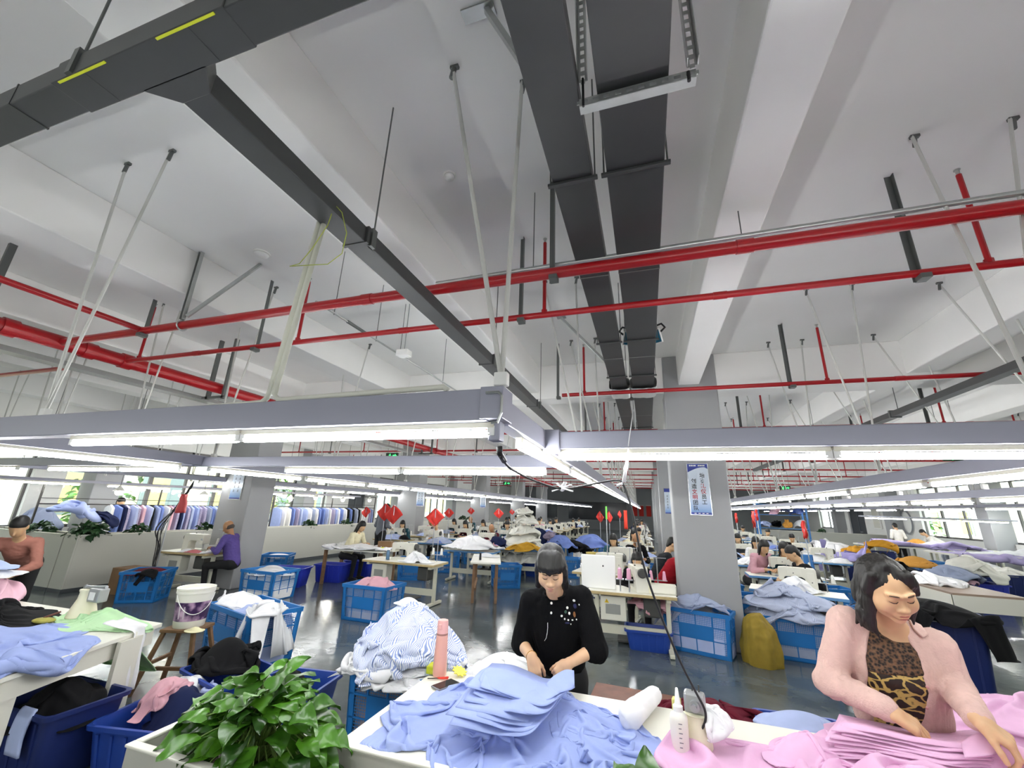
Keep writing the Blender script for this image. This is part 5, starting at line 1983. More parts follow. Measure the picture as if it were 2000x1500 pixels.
for j, (c, lab) in enumerate((([(1102, 1350, .925), (1140, 1364, .895), (1176, 1390, .83), (1222, 1424, .77)], 'light blue fabric fold falling to the right from the stack, upper one'),
                              ([(1092, 1368, .905), (1118, 1390, .86), (1148, 1420, .81), (1184, 1462, .765)], 'light blue fabric fold falling to the right from the stack, lower one'))):
    cl = bez([at(x, y, Z=z) for x, y, z in c], 34)
    d = np.gradient(cl, axis=0)
    d /= np.linalg.norm(d, axis=1, keepdims=True)
    sd = np.cross(d, (0, 0, 1))
    sd /= np.linalg.norm(sd, axis=1, keepdims=True)
    w = np.linspace(.035, .10, 34)[:, None]
    rows = [cl + sd * w * sin(a) * 1.2 + np.array((0, 0, 1)) * w * (cos(a) - 1) * .6 for a in np.linspace(-2.0, 2.0, 26)]
    P = np.array(rows)
    P = drape(P, hb, grow=1.22, seed=20 + j, steps=26, iters=6, g=.0008, fric=.6)
    tag(cloth_obj('folded_fabric', P, C_blue, th=.003), lab, 'fabric')
cuff = [[(1066, 1337, .925), (1080, 1322, .95), (1098, 1311, .97), (1108, 1308, .98), (1121, 1310, .975)], [(1070, 1345, .92), (1085, 1337, .935), (1100, 1331, .945), (1112, 1330, .95), (1122, 1334, .945)], [(1074, 1358, .915), (1088, 1354, .92), (1104, 1350, .925), (1116, 1347, .925), (1122, 1343, .925)]]
P = np.array([bez([at(x, y, Z=z) for x, y, z in r], 16) for r in cuff])
P = np.array([bez(P[:, k], 12) for k in range(16)]).transpose(1, 0, 2)
tag(sheet(P, 'fabric_corner', C_blue, th=.004), 'light blue shirt cuff held up by the left hand of the woman in black', 'fabric')

# ---- pink fabric
poly = [at(x, y, Z=.76)[:2] for x, y in ((1388, 1456), (1440, 1446), (1500, 1440), (1570, 1424), (1640, 1418))] + [(1.0, 2.85), (1.6, 2.86), (2.2, 2.85), (2.35, 2.4), (2.3, 1.98), (1.2, 1.96), (.6, 1.97), (.3, 2.02), (.19, 2.2)]


def hp(X, Y):
    return .731 + .05 * np.exp(-((X - 1.2) / .5) ** 2 - ((Y - 2.6) / .25) ** 2)


P = drape(blob(poly, 100, 70, hp, lift=.07), hp, grow=1.5, seed=6, steps=130, gvar=.4, gf=4.5)
P[..., 2] = np.maximum(P[..., 2], .733)
tag(cloth_obj('fabric_heap', P, C_pink, th=.0025), 'spread of lilac pink fabric on the white table under the pink layers', 'fabric')
for i in range(9):
    u = i / 8
    z = .862 - .085 * u
    fr = [(1640 - 40 * u - 14 * sin(i * 2.2), 1420 + 60 * u), (1700, 1432 + 56 * u), (1770, 1446 + 58 * u), (1850, 1462 + 58 * u), (1925, 1462 + 64 * u), (1975, 1462 + 72 * u)]
    F3 = np.array([at(x, y, Z=z + .005 * sin(1.7 * k + i * .6)) for k, (x, y) in enumerate(fr)])
    B3 = np.array([at(x, y, Z=.868 - .009 * i) for (x, y) in ((1655, 1412), (1710, 1424), (1772, 1437), (1850, 1450), (1920, 1446), (1966, 1444))])
    B3[:, 1] += .012 * i
    fa, ba = bez(F3, 52), bez(B3, 52)
    tt = np.linspace(0, 1, 15)[:, None, None]
    P = ba[None] * (1 - tt) + fa[None] * tt
    P[..., 2] += .010 * np.sin(tt[..., 0] * 2.9) + .014 * pn(P * 6 + i * 1.7) * np.minimum(tt[..., 0] * 3, 1)
    o = sheet(P, 'fabric_layer', C_pink, th=.004)
    tag(o, '%s of the stacked pink panels before the woman in the cardigan' % ('top one', 'second from top', 'third from top', 'fourth from top', 'middle one', 'fourth from bottom', 'third from bottom', 'second from bottom', 'bottom one')[i], 'fabric', 'stacked pink panels')
P = [[(1876, 1452, .87), (1900, 1436, .90), (1925, 1428, .92), (1946, 1430, .92)], [(1880, 1464, .865), (1905, 1456, .88), (1935, 1452, .89), (1958, 1450, .895)], [(1884, 1480, .86), (1910, 1478, .86), (1940, 1474, .87), (1966, 1466, .87)]]
P = np.array([bez([at(x, y, Z=z) for x, y, z in r], 16) for r in P])
P = np.array([bez(P[:, k], 12) for k in range(16)]).transpose(1, 0, 2)
tag(sheet(P, 'fabric_corner', C_pink, th=.004), 'pink fabric corner lifted by the left hand of the woman in the cardigan', 'fabric')
c0 = at(1580, 1450, Z=.80)
pile('fabric_roll', C_pink, c0[0], c0[1], .745, .17, .10, .08, .5, 41, 44, 1.5, 'crumpled pink fabric bunched at the left end of the pink layers', lift=.03, steps=70)
# pink fabric on a cart behind
t = thing('cart', 'low cart behind the woman in the cardigan, piled with pink fabric', 'cart', (2.25, 3.9, 0))
MB().bx(1.72, 3.1, 3.42, 4.55, .46, .50).build('deck', M_wside, t, world=True, bevel=.004)
for x in (1.78, 3.04):
    for y in (3.48, 4.49):
        MB().bx(x - .025, x + .025, y - .025, y + .025, .0, .46).build('leg', M_steel, t, world=True)
pile('fabric_heap', C_pink, 2.38, 3.98, .502, .66, .54, .15, 0, 22, 64, 1.34, 'broad pile of lilac pink fabric on the cart behind the woman in the cardigan', spread=1.05)

# ---- small things on the main table
p = at(858, 1319, Z=.73)
t = thing('bottle', 'pink vacuum flask standing on the table corner beside the striped shirts', 'bottle', tuple(p))
Mpk = mat('flask_pink', '#e0a79a', .3, var=.02)
MB().lathe([(.040, 0), (.044, .006), (.045, .05), (.0375, .225), (.037, .23), (.036, .235)], n=28).build('body', Mpk, t, smooth='auto')
MB().lathe([(.037, .232), (.037, .24), (.0365, .243)], n=28).build('band', mat('flask_band', '#a07068', .4), t, smooth='auto')
lid = MB().lathe([(.036, .243), (.036, .30), (.033, .318), (.02, .322), (.01, .323)], n=28).build('lid', mat('flask_lid', '#e7b0ab', .35), t, smooth='auto')
MB().box((.0, -.036, .285), (.022, .014, .03)).build('latch', mat('flask_lid', '#e7b0ab', .35), lid, bevel=.004)
p = at(856, 1312, Z=.73) + (0, -.03, 0)
t = thing('clear_box', 'small clear box with a yellow pad on the table in front of the flask', 'box', (p[0], p[1], .73), .1)
b = MB()
for s in (-1, 1):
    b.bx(s * .058, s * .061, -.05, .05, 0, .075).bx(-.058, .058, s * .05, s * .053, 0, .075)
b.bx(-.06, .06, -.05, .05, 0, .003)
gm = glass_mat()
gm.name = 'clear_plastic'
b.build('box', gm, t)
MB().bx(-.055, .055, -.046, .046, .004, .05).build('pad', mat('pad_yellow', '#d7d414', .6, var=.15, scale=30), t, bevel=.008)
q = at(857, 1326, Z=.735)
t = thing('thread_snips', 'red handled thread snips lying on the table before the clear box', 'scissors', tuple(q), .35)
MB().bar((-.01, 0, .004), (.06, .012, .006), .009, .008).bar((-.01, 0, .004), (.06, -.008, .006), .008, .007).build('handle', mat('red_plastic', '#cf2f1d', .35), t, bevel=.002)
MB().bar((-.07, -.006, .004), (0, 0, .004), .01, .003).build('blades', M_blk, t)
q = at(870, 1339, Z=.735)
t = thing('phone', 'black phone in a clear case lying on the table by the blue fabric', 'phone', tuple(q), 1.15)
MB().bx(-.08, .08, -.042, .042, 0, .009).build('case', mat('phone_case', '#77757a', .3), t, bevel=.006)
MB().bx(-.074, .074, -.037, .037, .009, .0105).build('screen', mat('phone_screen', '#101114', .1), t)
q = at(897, 1319, Z=.735)
pts = []
for k in range(20):
    r = .05 if k % 2 == 0 else .036
    pts.append((r * cos(k * pi / 10), r * sin(k * pi / 10)))
t = tag(MB().prism(pts, 0, .006, 'z').build('paper_star', mat('paper_yellow', '#efe35a', .8)), 'yellow zigzag edged paper tag on the table beside the phone', 'tag')
t.location = q + (0, 0, .022)
t.rotation_euler = (.15, .35, 0)
# white cloth roll, oil bottle, button clamp and bag at the middle of the table
a_, c_ = np.array((-.17, 2.47)), np.array((-.02, 2.91))
dl = (c_ - a_) / np.linalg.norm(c_ - a_)


def groll(X, Y):
    u = (X - a_[0]) * dl[0] + (Y - a_[1]) * dl[1]
    v = (X - a_[0]) * dl[1] - (Y - a_[1]) * dl[0]
    r = .062 - .03 * np.clip(u / .47, 0, 1)
    ins = (u > .03) & (u < .45)
    return .732 + np.where(ins, r + np.sqrt(np.clip(r * r - v * v, 0, None)) * np.where(np.abs(v) < r, 1, 0) - r * (np.abs(v) >= r), 0)


ln = np.linspace(0, 1, 40)[:, None]
b = MB()
A3, C3 = np.array((a_[0], a_[1], .79)), np.array((c_[0], c_[1], .775))
b.tube(list(A3 * (1 - ln) + C3 * ln), [.001, .03, .046, .054, .058] + [.06 - .016 * i / 30 for i in range(31)] + [.042, .034, .02, .001], 34)
for v in b.v:
    w = v * np.array((1, 1, 1))
    v += (.010 * fold_field(w, 7, 4.0) + .005 * fold_field(w, 17, 9.0))[:, None] * np.array((.8, .35, 1))
    v[:, 2] = np.maximum(v[:, 2], .732)
tag(b.build('cloth_roll', C_white, smooth=True), 'white cloth roll lying on the table right of the blue fabric', 'cloth roll')
p = at(1330, 1468, Z=.73)
t = thing('oil_bottle', 'white squeeze bottle with a pointed nozzle on the table', 'bottle', tuple(p))
Mob = mat('translucent_plastic', '#e6e4da', .35, sub=.1)
MB().lathe([(.036, 0), (.04, .008), (.04, .13), (.036, .145), (.02, .16)], n=22).build('body', Mob, t, smooth='auto')
MB().lathe([(.022, .158), (.022, .18), (.014, .186), (.006, .25), (.004, .252)], n=16).build('nozzle', M_whp, t, smooth='auto')
b = MB()
for i in range(6):
    b.bx(-.004, .012 if i % 2 else .008, -.0408, -.0398, .03 + .018 * i, .033 + .018 * i)
b.build('scale_marks', mat('grey_ink', '#6d6f72', .6), t)
p = at(1352, 1464, Z=.73) + (.03, .03, 0)
t = thing('bobbin_winder', 'cream and steel clamp device beside the white squeeze bottle', 'device', tuple(p), -.2)
MB().lathe([(.062, 0), (.066, .01), (.062, .06), (.05, .1), (.046, .13), (.05, .135)], n=24).build('base', mat('cream_plastic', '#e3dec2', .45), t, smooth='auto')
MB().bx(-.05, .045, -.012, .045, .13, .22).build('housing', mat('steel_matt', '#aeb0b0', .4, .6), t, bevel=.012)
MB().cyl((.0, -.03, .17), (.0, .0, .17), .024, 16).cyl((0, -.045, .17), (0, -.03, .17), .012, 12).build('knob', M_steel, t, smooth='auto')
MB().cyl((-.01, .02, .22), (-.01, .02, .255), .004, 6).cyl((.02, .02, .22), (.02, .02, .25), .004, 6).build('pins', M_mdark, t)
MB().bx(-.11, -.07, .01, .05, .1, .17).build('side_block', mat('pale_yellow', '#d9d27a', .5), t, bevel=.006)
pile('cloth_bag', C_white, .245, 2.54, .732, .085, .11, .15, .3, 31, 40, 1.35, 'small white cloth bag standing on the table left of the pink fabric', 'bag', pw=3.5, steps=80)

# ---- cable from the trough to the table, ribbons
cb = [(978, 892, 1.6), (1000, 917, 1.75), (1050, 941, 1.95), (1098, 954, 2.1), (1150, 947, 2.25), (1200, 938, 2.34), (1217, 946, 2.38), (1235, 1000, 2.39), (1256, 1100, 2.4), (1290, 1200, 2.42), (1330, 1295, 2.44), (1358, 1350, 2.45), (1376, 1385, 2.45), (1377, 1410, 2.45), (1364, 1436, 2.47)]
t = thing('power_cable', 'black power cable looping from the trough joint down to the table', 'cable', tuple(pt(*cb[0])))
MB().tube(bez([pt(*p) for p in cb], 90), .0055, 8).build('cable', M_blk, t, smooth=True, world=True)
MB().tube([pt(975, 872, 1.59), pt(976, 885, 1.6), pt(985, 900, 1.66)], .013, 10).build('plug', M_blk, t, smooth=True, world=True)
t = thing('cloth_tie', 'white cloth bow tied round the black cable below the troughs', 'cloth tie', tuple(pt(1098, 953, 2.1)))
b = MB()
c0 = pt(1098, 953, 2.1)
b.sphere(c0, (.016, .014, .018), 10, 7)
for (x, y) in ((1082, 958), (1090, 946), (1112, 948), (1114, 958), (1103, 944)):
    e = pt(x, y, 2.09)
    b.bar(c0, e + (e - c0) * .25, .022, .006)
b.build('bow', C_white, t, world=True)
t = thing('cloth_tie', 'long white cloth strip tying the black cable to the right trough', 'cloth tie', tuple(pt(1222, 885, 2.37)))
b = MB()
for i in range(5):
    b.tube([pt(1226 + i * 1.0, 882, 2.36 + i * .002), pt(1222 + 2 * sin(i), 915, 2.37), pt(1216 + i * 1.4, 942, 2.375 + i * .003)], [.004, .008, .005], 6)
b.tube([pt(1216, 944, 2.37), pt(1204, 948, 2.37)], [.008, .004], 6)
b.tube([pt(1237, 800, 2.33), pt(1230, 850, 2.30), pt(1226, 885, 2.34)], .003, 6)
b.build('strip', C_white, t, smooth=True, world=True)


# ---- house plants
def leafgeo(b, base, d, up, L, Wd, curl=.25, seed=0):
    R = frame(d, up)
    n, m = 8, 5
    V = []
    for i in range(n + 1):
        u = i / n
        w = Wd * (sin(pi * min(u * 1.0, 1) ** .62) ** .9) * (1 - .15 * u) if 0 < u < 1 else (.12 * Wd if i == 0 else 0.0)
        for j in range(m):
            v = (j / (m - 1) - .5) * 2
            x = w * v * .5
            y = L * u - (.10 * L * abs(v) if u < .25 else 0)
            z = .22 * abs(x) * 1.0 - curl * L * u * u + .012 * sin(6 * u + seed + 2 * v)
            V.append((x, y, z))
    V = np.array(V) @ R.T + np.array(base)
    F = [(i * m + j, i * m + j + 1, (i + 1) * m + j + 1, (i + 1) * m + j) for i in range(n) for j in range(m - 1)]
    b.add(V, F)


def leafmat(name, ca, cb, rough=.3):
    m = mat(name, ca, rough, spec=.6)
    nt = m.node_tree
    b = nt.nodes['Principled BSDF']
    g = nt.nodes.new('ShaderNodeNewGeometry')
    r = nt.nodes.new('ShaderNodeValToRGB')
    r.color_ramp.elements[0].color, r.color_ramp.elements[1].color = lin(ca), lin(cb)
    nt.links.new(g.outputs['Random Per Island'], r.inputs[0])
    nt.links.new(r.outputs[0], b.inputs['Base Color'])
    return m


M_leaf = leafmat('leaf_pothos', '#1b400b', '#4f861f')
M_leafd = leafmat('leaf_dark', '#15301c', '#2f5a2c', .5)
M_stem = mat('plant_stem', '#5f7a35', .5)


def plant(lab, c, rx, ry, rz, n, L, seed=0, m=None, cat='plant', stems=True, name='potted_pothos', pot=None, group=None, low=-.35):
    rs = np.random.RandomState(seed)
    t = thing(name, lab, cat, c, 0, group)
    b, s = MB(), MB()
    for i in range(n):
        a = rs.uniform(0, 2 * pi)
        el = low + (1.45 - low) * (i + .5) / n
        rr = rs.uniform(.42, 1.0)
        q = np.array((cos(a) * cos(el) * rx * rr, sin(a) * cos(el) * ry * rr, max(sin(el), -.6) * rz * rr + .02))
        d = q / (np.linalg.norm(q) + 1e-6) * (1, 1, .35) + np.array((rs.normal() * .3, rs.normal() * .3, -.35 + .5 * max(sin(el), 0) * rs.uniform(0, 1)))
        k = L * rs.uniform(.75, 1.2)
        leafgeo(b, q, d, (rs.normal() * .2 - .0, -.35 + rs.normal() * .2, 1), k, k * rs.uniform(.72, .9), rs.uniform(.15, .5), i)
        if stems:
            s.tube(bez([(q[0] * .1, q[1] * .1, -.06), (q[0] * .5, q[1] * .5, q[2] * .6 + .06), q], 6), .003, 5, cap=False)
    b.build('foliage', m or M_leaf, t, smooth=True)
    if stems:
        s.build('stems', M_stem, t, smooth=True)
    if pot:
        MB().lathe([(pot * .7, -.16), (pot, -.02), (pot, 0), (pot * .9, 0), (pot * .85, -.02)], n=20).build('pot', mat('pot_dark', '#2e2b28', .6), t, smooth='auto')
    return t


plant('bushy pothos plant in the planter at lower left', (-1.70, 1.74, .72), .38, .20, .25, 190, .125, 5, pot=.12)
plant('pothos plant in the planter below the middle of the table', (.02, 1.74, .68), .26, .16, .22, 75, .15, 9, pot=.1)
# ================================================================== left table and what stands round it
LT = [(-4.04, 2.88), (-6.6, 2.82), (-6.6, 1.62), (-3.60, 1.62)]
t = thing('work_table', 'white table at the left with a green shirt and a draped blue shirt on it', 'table', (-4.8, 2.2, 0))
MB().prism(LT, .70, .73, 'z').build('table_top', M_wtop, t, world=True, bevel=.003, fixn=True)
MB().prism([(-4.06, 2.84), (-4.08, 2.84), (-3.66, 1.66), (-3.64, 1.66)], .58, .70, 'z').prism([(-4.06, 2.84), (-6.5, 2.78), (-6.5, 2.76), (-4.06, 2.82)], .58, .70, 'z').build('apron', M_wside, t, world=True, fixn=True)
for (x, y) in ((-3.92, 2.58), (-3.72, 1.8), (-6.4, 2.7), (-6.4, 1.75)):
    MB().box((x, y, .35), (.03, .2, .70), rotm(0, 0, .33)).build('leg', M_wside, t, world=True)


def gtab(X, Y):
    return np.where(inside(X, Y, LT) > 0, .731, .33)


def on_table(name, m, poly, n, lab, seed, grow=1.3, extra=None, lift=.06, **k):
    H = (lambda X, Y: np.maximum(gtab(X, Y), 0) + (extra(X, Y) if extra else 0))
    P = drape(blob(poly, n, n, H if extra else (lambda X, Y: np.full(X.shape, .731)), lift=lift), H, grow=grow, seed=seed, steps=k.pop('steps', 100), **k)
    return tag(cloth_obj(name, P, m, th=.004), lab, 'clothes')


on_table('shirt', C_blue, [(-5.15, 2.42), (-4.7, 2.50), (-4.22, 2.36), (-3.75, 2.20), (-3.42, 2.05), (-3.30, 1.72), (-3.8, 1.55), (-4.6, 1.75), (-5.2, 2.1)], 60, 'light blue shirt draped over the near edge of the left table', 61, 1.22)
on_table('shirt', C_green, [(-4.9, 2.66), (-4.6, 2.52), (-4.28, 2.50), (-4.08, 2.70), (-4.14, 2.86), (-4.5, 2.86), (-4.85, 2.84)], 50, 'pale green shirt lying crumpled on the corner of the left table', 62, 1.45, extra=lambda X, Y: .07 * np.exp(-((X + 4.45) / .22) ** 2 - ((Y - 2.7) / .12) ** 2))
on_table('trousers', C_black, [(-5.85, 2.5), (-5.4, 2.66), (-5.0, 2.56), (-4.9, 2.42), (-5.2, 2.30), (-5.9, 2.28)], 44, 'black trousers folded on the left table', 63, 1.35, extra=lambda X, Y: .09 * np.exp(-((X + 5.45) / .3) ** 2 - ((Y - 2.45) / .14) ** 2))
pile('garment_pile', C_pink2, -6.12, 2.56, .735, .33, .24, .26, 0, 64, 44, 1.4, 'pink garments heaped on the left table at the edge of the picture', 'clothes', pw=3)
pile('shirt', C_white, -6.15, 2.58, .99, .27, .18, .06, 0, 65, 30, 1.3, 'white shirt lying on the pink heap on the left table', 'clothes')
pile('shirt', C_blue2, -6.2, 2.6, 1.05, .22, .15, .07, 0, 66, 30, 1.3, 'pale blue shirt on top of the pink heap on the left table', 'clothes')
# white tape hanging over the corner
ed = np.array((.40, -1.1)) / np.hypot(.4, 1.1)
ou = np.array((1.1, .40)) / np.hypot(.4, 1.1)
rows = []
for i, (o, z) in enumerate(((-.22, .80), (-.1, .775), (0.0, .755), (.016, .70), (.02, .55), (.03, .42), (.025, .30))):
    row = []
    for v in np.linspace(-.09, .09, 18):
        q = np.array((-3.97, 2.66)) + ed * v * (1 - .05 * i) + ou * (o + .012 * sin(v * 60 + i))
        row.append((q[0], q[1], z + .01 * sin(v * 40 + i * .7)))
    rows.append(row)
P = np.array([bez(np.array(rows)[:, k], 26) for k in range(18)]).transpose(1, 0, 2)
tag(cloth_obj('cloth_strip', P, C_white, th=.002, sub=0), 'white cloth strip hanging over the corner of the left table', 'cloth')
q = at(84, 1217, Z=.735)
t = thing('tool_pouch', 'yellow pouch with a brown handled tool on the left table', 'pouch', tuple(q), .4)
MB().sphere((0, 0, .02), (.085, .05, .022), 14, 8).build('pouch', mat('pouch_yellow', '#a9a24a', .6, var=.2, scale=20), t, smooth=True)
MB().bar((-.01, .0, .04), (.07, .05, .075), .018, .014).build('handle', mat('tool_brown', '#6a3f33', .5), t, bevel=.004)
q = at(158, 1205, Z=.735)
t = thing('bobbin_winder', 'cream flask shaped base with a steel head on the left table', 'device', tuple(q))
MB().lathe([(.10, 0), (.105, .01), (.085, .08), (.06, .15), (.055, .2), (.062, .215), (.06, .225)], n=26).build('base', mat('cream_plastic', '#e3dec2', .45), t, smooth='auto')
MB().bx(.05, .2, -.03, .05, .13, .24).build('housing', mat('steel_matt', '#aeb0b0', .4, .6), t, bevel=.012)
MB().cyl((-.03, 0, .235), (.19, .02, .25), .014, 10).cyl((-.03, 0, .235), (-.05, 0, .235), .022, 12).build('shaft', M_steel, t, smooth='auto')
MB().bx(.08, .15, -.034, -.03, .15, .21).build('nameplate', M_whp, t)
# tubs with garments below and beside the table
tub('navy tub of black clothes under the corner of the left table', (-3.98, 2.28, 0), .0, .62, .46, .42, M_navy)
pile('garment_pile', C_black, -3.98, 2.28, .30, .27, .20, .22, 0, 71, 34, 1.35, 'black clothes heaped in the navy tub under the left table', 'clothes')
tub('navy tub under the left table further in', (-4.85, 2.25, 0), .05, .62, .46, .40, M_navy)
pile('garment_pile', C_navy, -4.85, 2.25, .28, .27, .2, .2, 0, 72, 26, 1.3, 'dark clothes in the tub deep under the left table', 'clothes')
t = tag(sheet(np.array([[(-3.86 + .07 * u + .01 * sin(v * 7), 2.055 - .028 * min(v * 3, 1), .44 - .30 * max(v - .2, 0) + .0 * u) for u in np.linspace(-1, 1, 8)] for v in np.linspace(0, 1, 14)]), 'hanging_shirt', C_blue2, th=.012), 'pale blue sleeve hanging out of the navy tub under the left table', 'clothes')
tub('blue tub of mixed garments right of the left table leg', (-3.52, 3.20, 0), -.25, .7, .5, .36, M_bin)
pile('garment_pile', C_black, -3.62, 3.22, .28, .34, .24, .30, -.2, 73, 46, 1.35, 'big black garments heaped on the tub behind the pothos', 'clothes', low=.2)
pile('garment_pile', C_white, -3.60, 2.92, .16, .26, .10, .20, -.9, 74, 34, 1.45, 'white shirt spilling over the side of the garment tub', 'clothes', low=.05)
pile('garment_pile', C_blue2, -3.36, 2.95, .14, .16, .10, .20, .4, 75, 30, 1.4, 'pale blue shirt spilling over the side of the garment tub', 'clothes', low=.05)
tub('blue tub on the floor between the left table and the planter', (-3.4, 2.55, 0), .2, .6, .44, .3, M_bin)
pile('garment_pile', C_rose, -3.46, 2.62, .28, .15, .15, .2, 0, 76, 30, 1.5, 'pink garment tied in a bundle on the floor tub by the left table leg', 'clothes', pw=3)
pile('garment_pile', C_navy, -3.28, 2.62, .22, .18, .16, .22, 0, 77, 30, 1.35, 'navy garment in the tub between the left table and the planter', 'clothes')
pile('garment_pile', C_black, -3.05, 3.32, .22, .2, .16, .16, .2, 78, 30, 1.35, 'small black garment heap at the right of the garment tub', 'clothes')
tub('blue tub of dark garments behind the pothos plant', (-2.98, 3.38, 0), .15, .6, .45, .3, M_bin)
# stool and paint bucket
q = at(368, 1222, Y=3.45)
zt_ = q[2]
stool('wooden stool with worn legs carrying the white and purple bucket', (q[0], q[1], 0), .35, zt_, .34, d=.3, splay=.12)
t = thing('bucket', 'white bucket with a purple printed label on the wooden stool', 'bucket', tuple(q), .2)
MB().lathe([(.128, 0), (.132, .005), (.158, .31), (.165, .312), (.165, .335), (.158, .337), (.158, .345), (.168, .347), (.168, .36), (.152, .36), (.150, .33)], n=36).build('body', mat('bucket_white', '#e9e7de', .35), t, smooth='auto')
lab_m = mat('bucket_label', '#5a2a63', .4)
nt = lab_m.node_tree
tc, no, rp = nt.nodes.new('ShaderNodeTexCoord'), nt.nodes.new('ShaderNodeTexNoise'), nt.nodes.new('ShaderNodeValToRGB')
no.inputs['Scale'].default_value = 11
nt.links.new(tc.outputs['Object'], no.inputs[0])
nt.links.new(no.outputs['Fac'], rp.inputs[0])
rp.color_ramp.elements[0].position, rp.color_ramp.elements[0].color = .42, lin('#35184a')
rp.color_ramp.elements[1].position, rp.color_ramp.elements[1].color = .66, lin('#c9a6c6')
nt.links.new(rp.outputs[0], nt.nodes['Principled BSDF'].inputs['Base Color'])
b = MB()
n = 40
V, F = [], []
for k in range(n + 1):
    a = -2.75 + 4.9 * k / n
    for r, z in ((.1375, .065), (.1530, .235)):
        V.append((r * cos(a), r * sin(a), z))
for k in range(n):
    F.append((2 * k, 2 * k + 2, 2 * k + 3, 2 * k + 1))
b.add(V, F).build('label', lab_m, t, smooth=True)
b = MB()
for k, (a0, z0, z1) in enumerate(((-1.65, .09, .2), )):
    V = [(r * cos(a), r * sin(a), z) for a, r, z in ((a0, .1412, z0), (a0 + .4, .1412, z0), (a0 + .4, .1515, z1), (a0, .1515, z1))]
    b.add(V, [(0, 1, 2, 3)])
b.build('text_panel', mat('label_pale', '#cfc3d0', .5), t)
MB().tube([(.163 * cos(a), .163 * sin(a), .30 - .17 * sin((a + 2.0) / 2.6 * pi)) for a in np.linspace(-2.0, .6, 20)], .004, 6).build('handle', M_whp, t, smooth=True)
q2 = at(368, 1221, Y=3.32)
tag(pile('cloth_scrap', cloth('cream', '#e8e2b8'), q2[0] + .06, q2[1] + .03, zt_ + .002, .07, .05, .03, 0, 79, 18, 1.3), 'pale yellow rag tucked beside the bucket on the stool', 'rag')

# ------------------------------------------------------------------ crates with garments
def crate_at(pa, pb, lab, Wd=.55, H=.5, **k):
    """front bottom edge runs between the floor points seen at the two photo pixels"""
    a, b = at(*pa, Z=0), at(*pb, Z=0)
    d = (b - a)[:2]
    L = np.hypot(*d)
    rz = math.atan2(d[1], d[0])
    c = (a + b) / 2 + np.array((-d[1], d[0], 0)) / L * Wd / 2
    t = crate(lab, (c[0], c[1], 0), rz, L, Wd, H, **k)
    return c, rz, L


def fill(c, rz, L, Wd, H, m, lab, seed, up=.12, grow=1.32, n=40, name='garment_pile', over=1.0, side=None, cat='clothes', z0=None):
    return pile(name, m, c[0], c[1], (H - .05) if z0 is None else z0, L / 2 * .9 * over, Wd / 2 * .9 * over, up, rz, seed, n, grow, lab, cat, pw=2.6, low=None if over <= 1 else (H * .35))


def inner(c, rz, L, Wd, H, m, lab, seed):
    """garments seen through the net sides"""
    t = heap('garment_pile', m, cx=0, cy=0, z0=.02, rx=L * .47, ry=Wd * .47, h=H - .06, seed=seed, fold=.012, f=9, flat=9, n=56, m=22, irr=.04)
    t.location = (c[0], c[1], 0)
    t.rotation_euler = (0, 0, rz)
    v = t.data
    co = np.array([q.co for q in v.vertices])
    co[:, 0] = np.clip(co[:, 0] * 1.25, -L * .472, L * .472)
    co[:, 1] = np.clip(co[:, 1] * 1.25, -Wd * .465, Wd * .465)
    v.vertices.foreach_set('co', co.ravel())
    return tag(t, lab, 'clothes')


K = crate_at((1297, 1265), (1435, 1295), 'blue crate of pale blue shirts in front of the pillar', .38, .53)
inner(K[0], K[1], K[2], .38, .5, C_blue2, 'shirts inside the blue crate before the pillar, seen through its net', 5)
fill(K[0], K[1], K[2], .38, .53, C_grey, 'pale blue shirts spilling over the crate in front of the pillar', 81, .20, 1.6, 56, over=1.12)
K = crate_at((1490, 1283), (1640, 1306), 'blue crate of grey striped shirts left of the woman in the cardigan', .55, .5)
inner(K[0], K[1], K[2], .55, .48, C_grey, 'shirts inside the crate under the grey striped shirts', 6)
for i, (dx, dz, sd) in enumerate(((0, 0, 82), (-.14, .1, 83), (.12, .16, 84), (-.03, .24, 85))):
    pile('shirt_pile', C_stripe2, K[0][0] + dx, K[0][1] - .02 + .03 * i, .46 + dz, .50 - .05 * i, .34 - .03 * i, .16, K[1] + .2 * i - .2, sd, 46, 1.42,
         '%s of the grey striped shirts heaped on the crate by the pillar' % ('bottom layer', 'second layer', 'third layer', 'top layer')[i], 'clothes', 'grey striped shirts on the crate', pw=3, low=.30 + .06 * i)
K = crate_at((661, 1210), (745, 1222), 'blue crate filled with dusty pink garments in the middle of the floor', .58, .52)
inner(K[0], K[1], K[2], .58, .5, C_grey, 'striped garments inside the crate of dusty pink garments', 7)
fill(K[0], K[1], K[2], .58, .52, C_rose, 'dusty pink garments heaped in the crate in the middle of the floor', 86, .13, 1.4, 48)
K = crate_at((460, 1168), (525, 1177), 'blue crate with pale cloth beside the bald man', .6, .5)
inner(K[0], K[1], K[2], .6, .48, C_white, 'pale cloth inside the crate beside the bald man', 8)
fill(K[0], K[1], K[2], .6, .47, C_white, 'white cloth peaking out of the crate beside the bald man', 87, .1, 1.4, 30)
K = crate_at((500, 1128), (556, 1128), 'blue crate behind the one beside the bald man, topped with white cloth', .6, .5)
fill(K[0], K[1], K[2], .6, .49, C_white, 'white cloth lying level with the rim of the rear crate near the bald man', 88, .05, 1.2, 28)
K = crate_at((963, 1150), (1018, 1150), 'empty looking blue crate at the foot of the tall white pile', .5, .5)
K = crate_at((217, 1180), (300, 1178), 'blue crate with maroon and black garments at the foot of the partition', .6, .5)
fill(K[0], K[1], K[2], .6, .5, C_maroon, 'maroon garment in the crate at the foot of the partition', 89, .07, 1.3, 30)
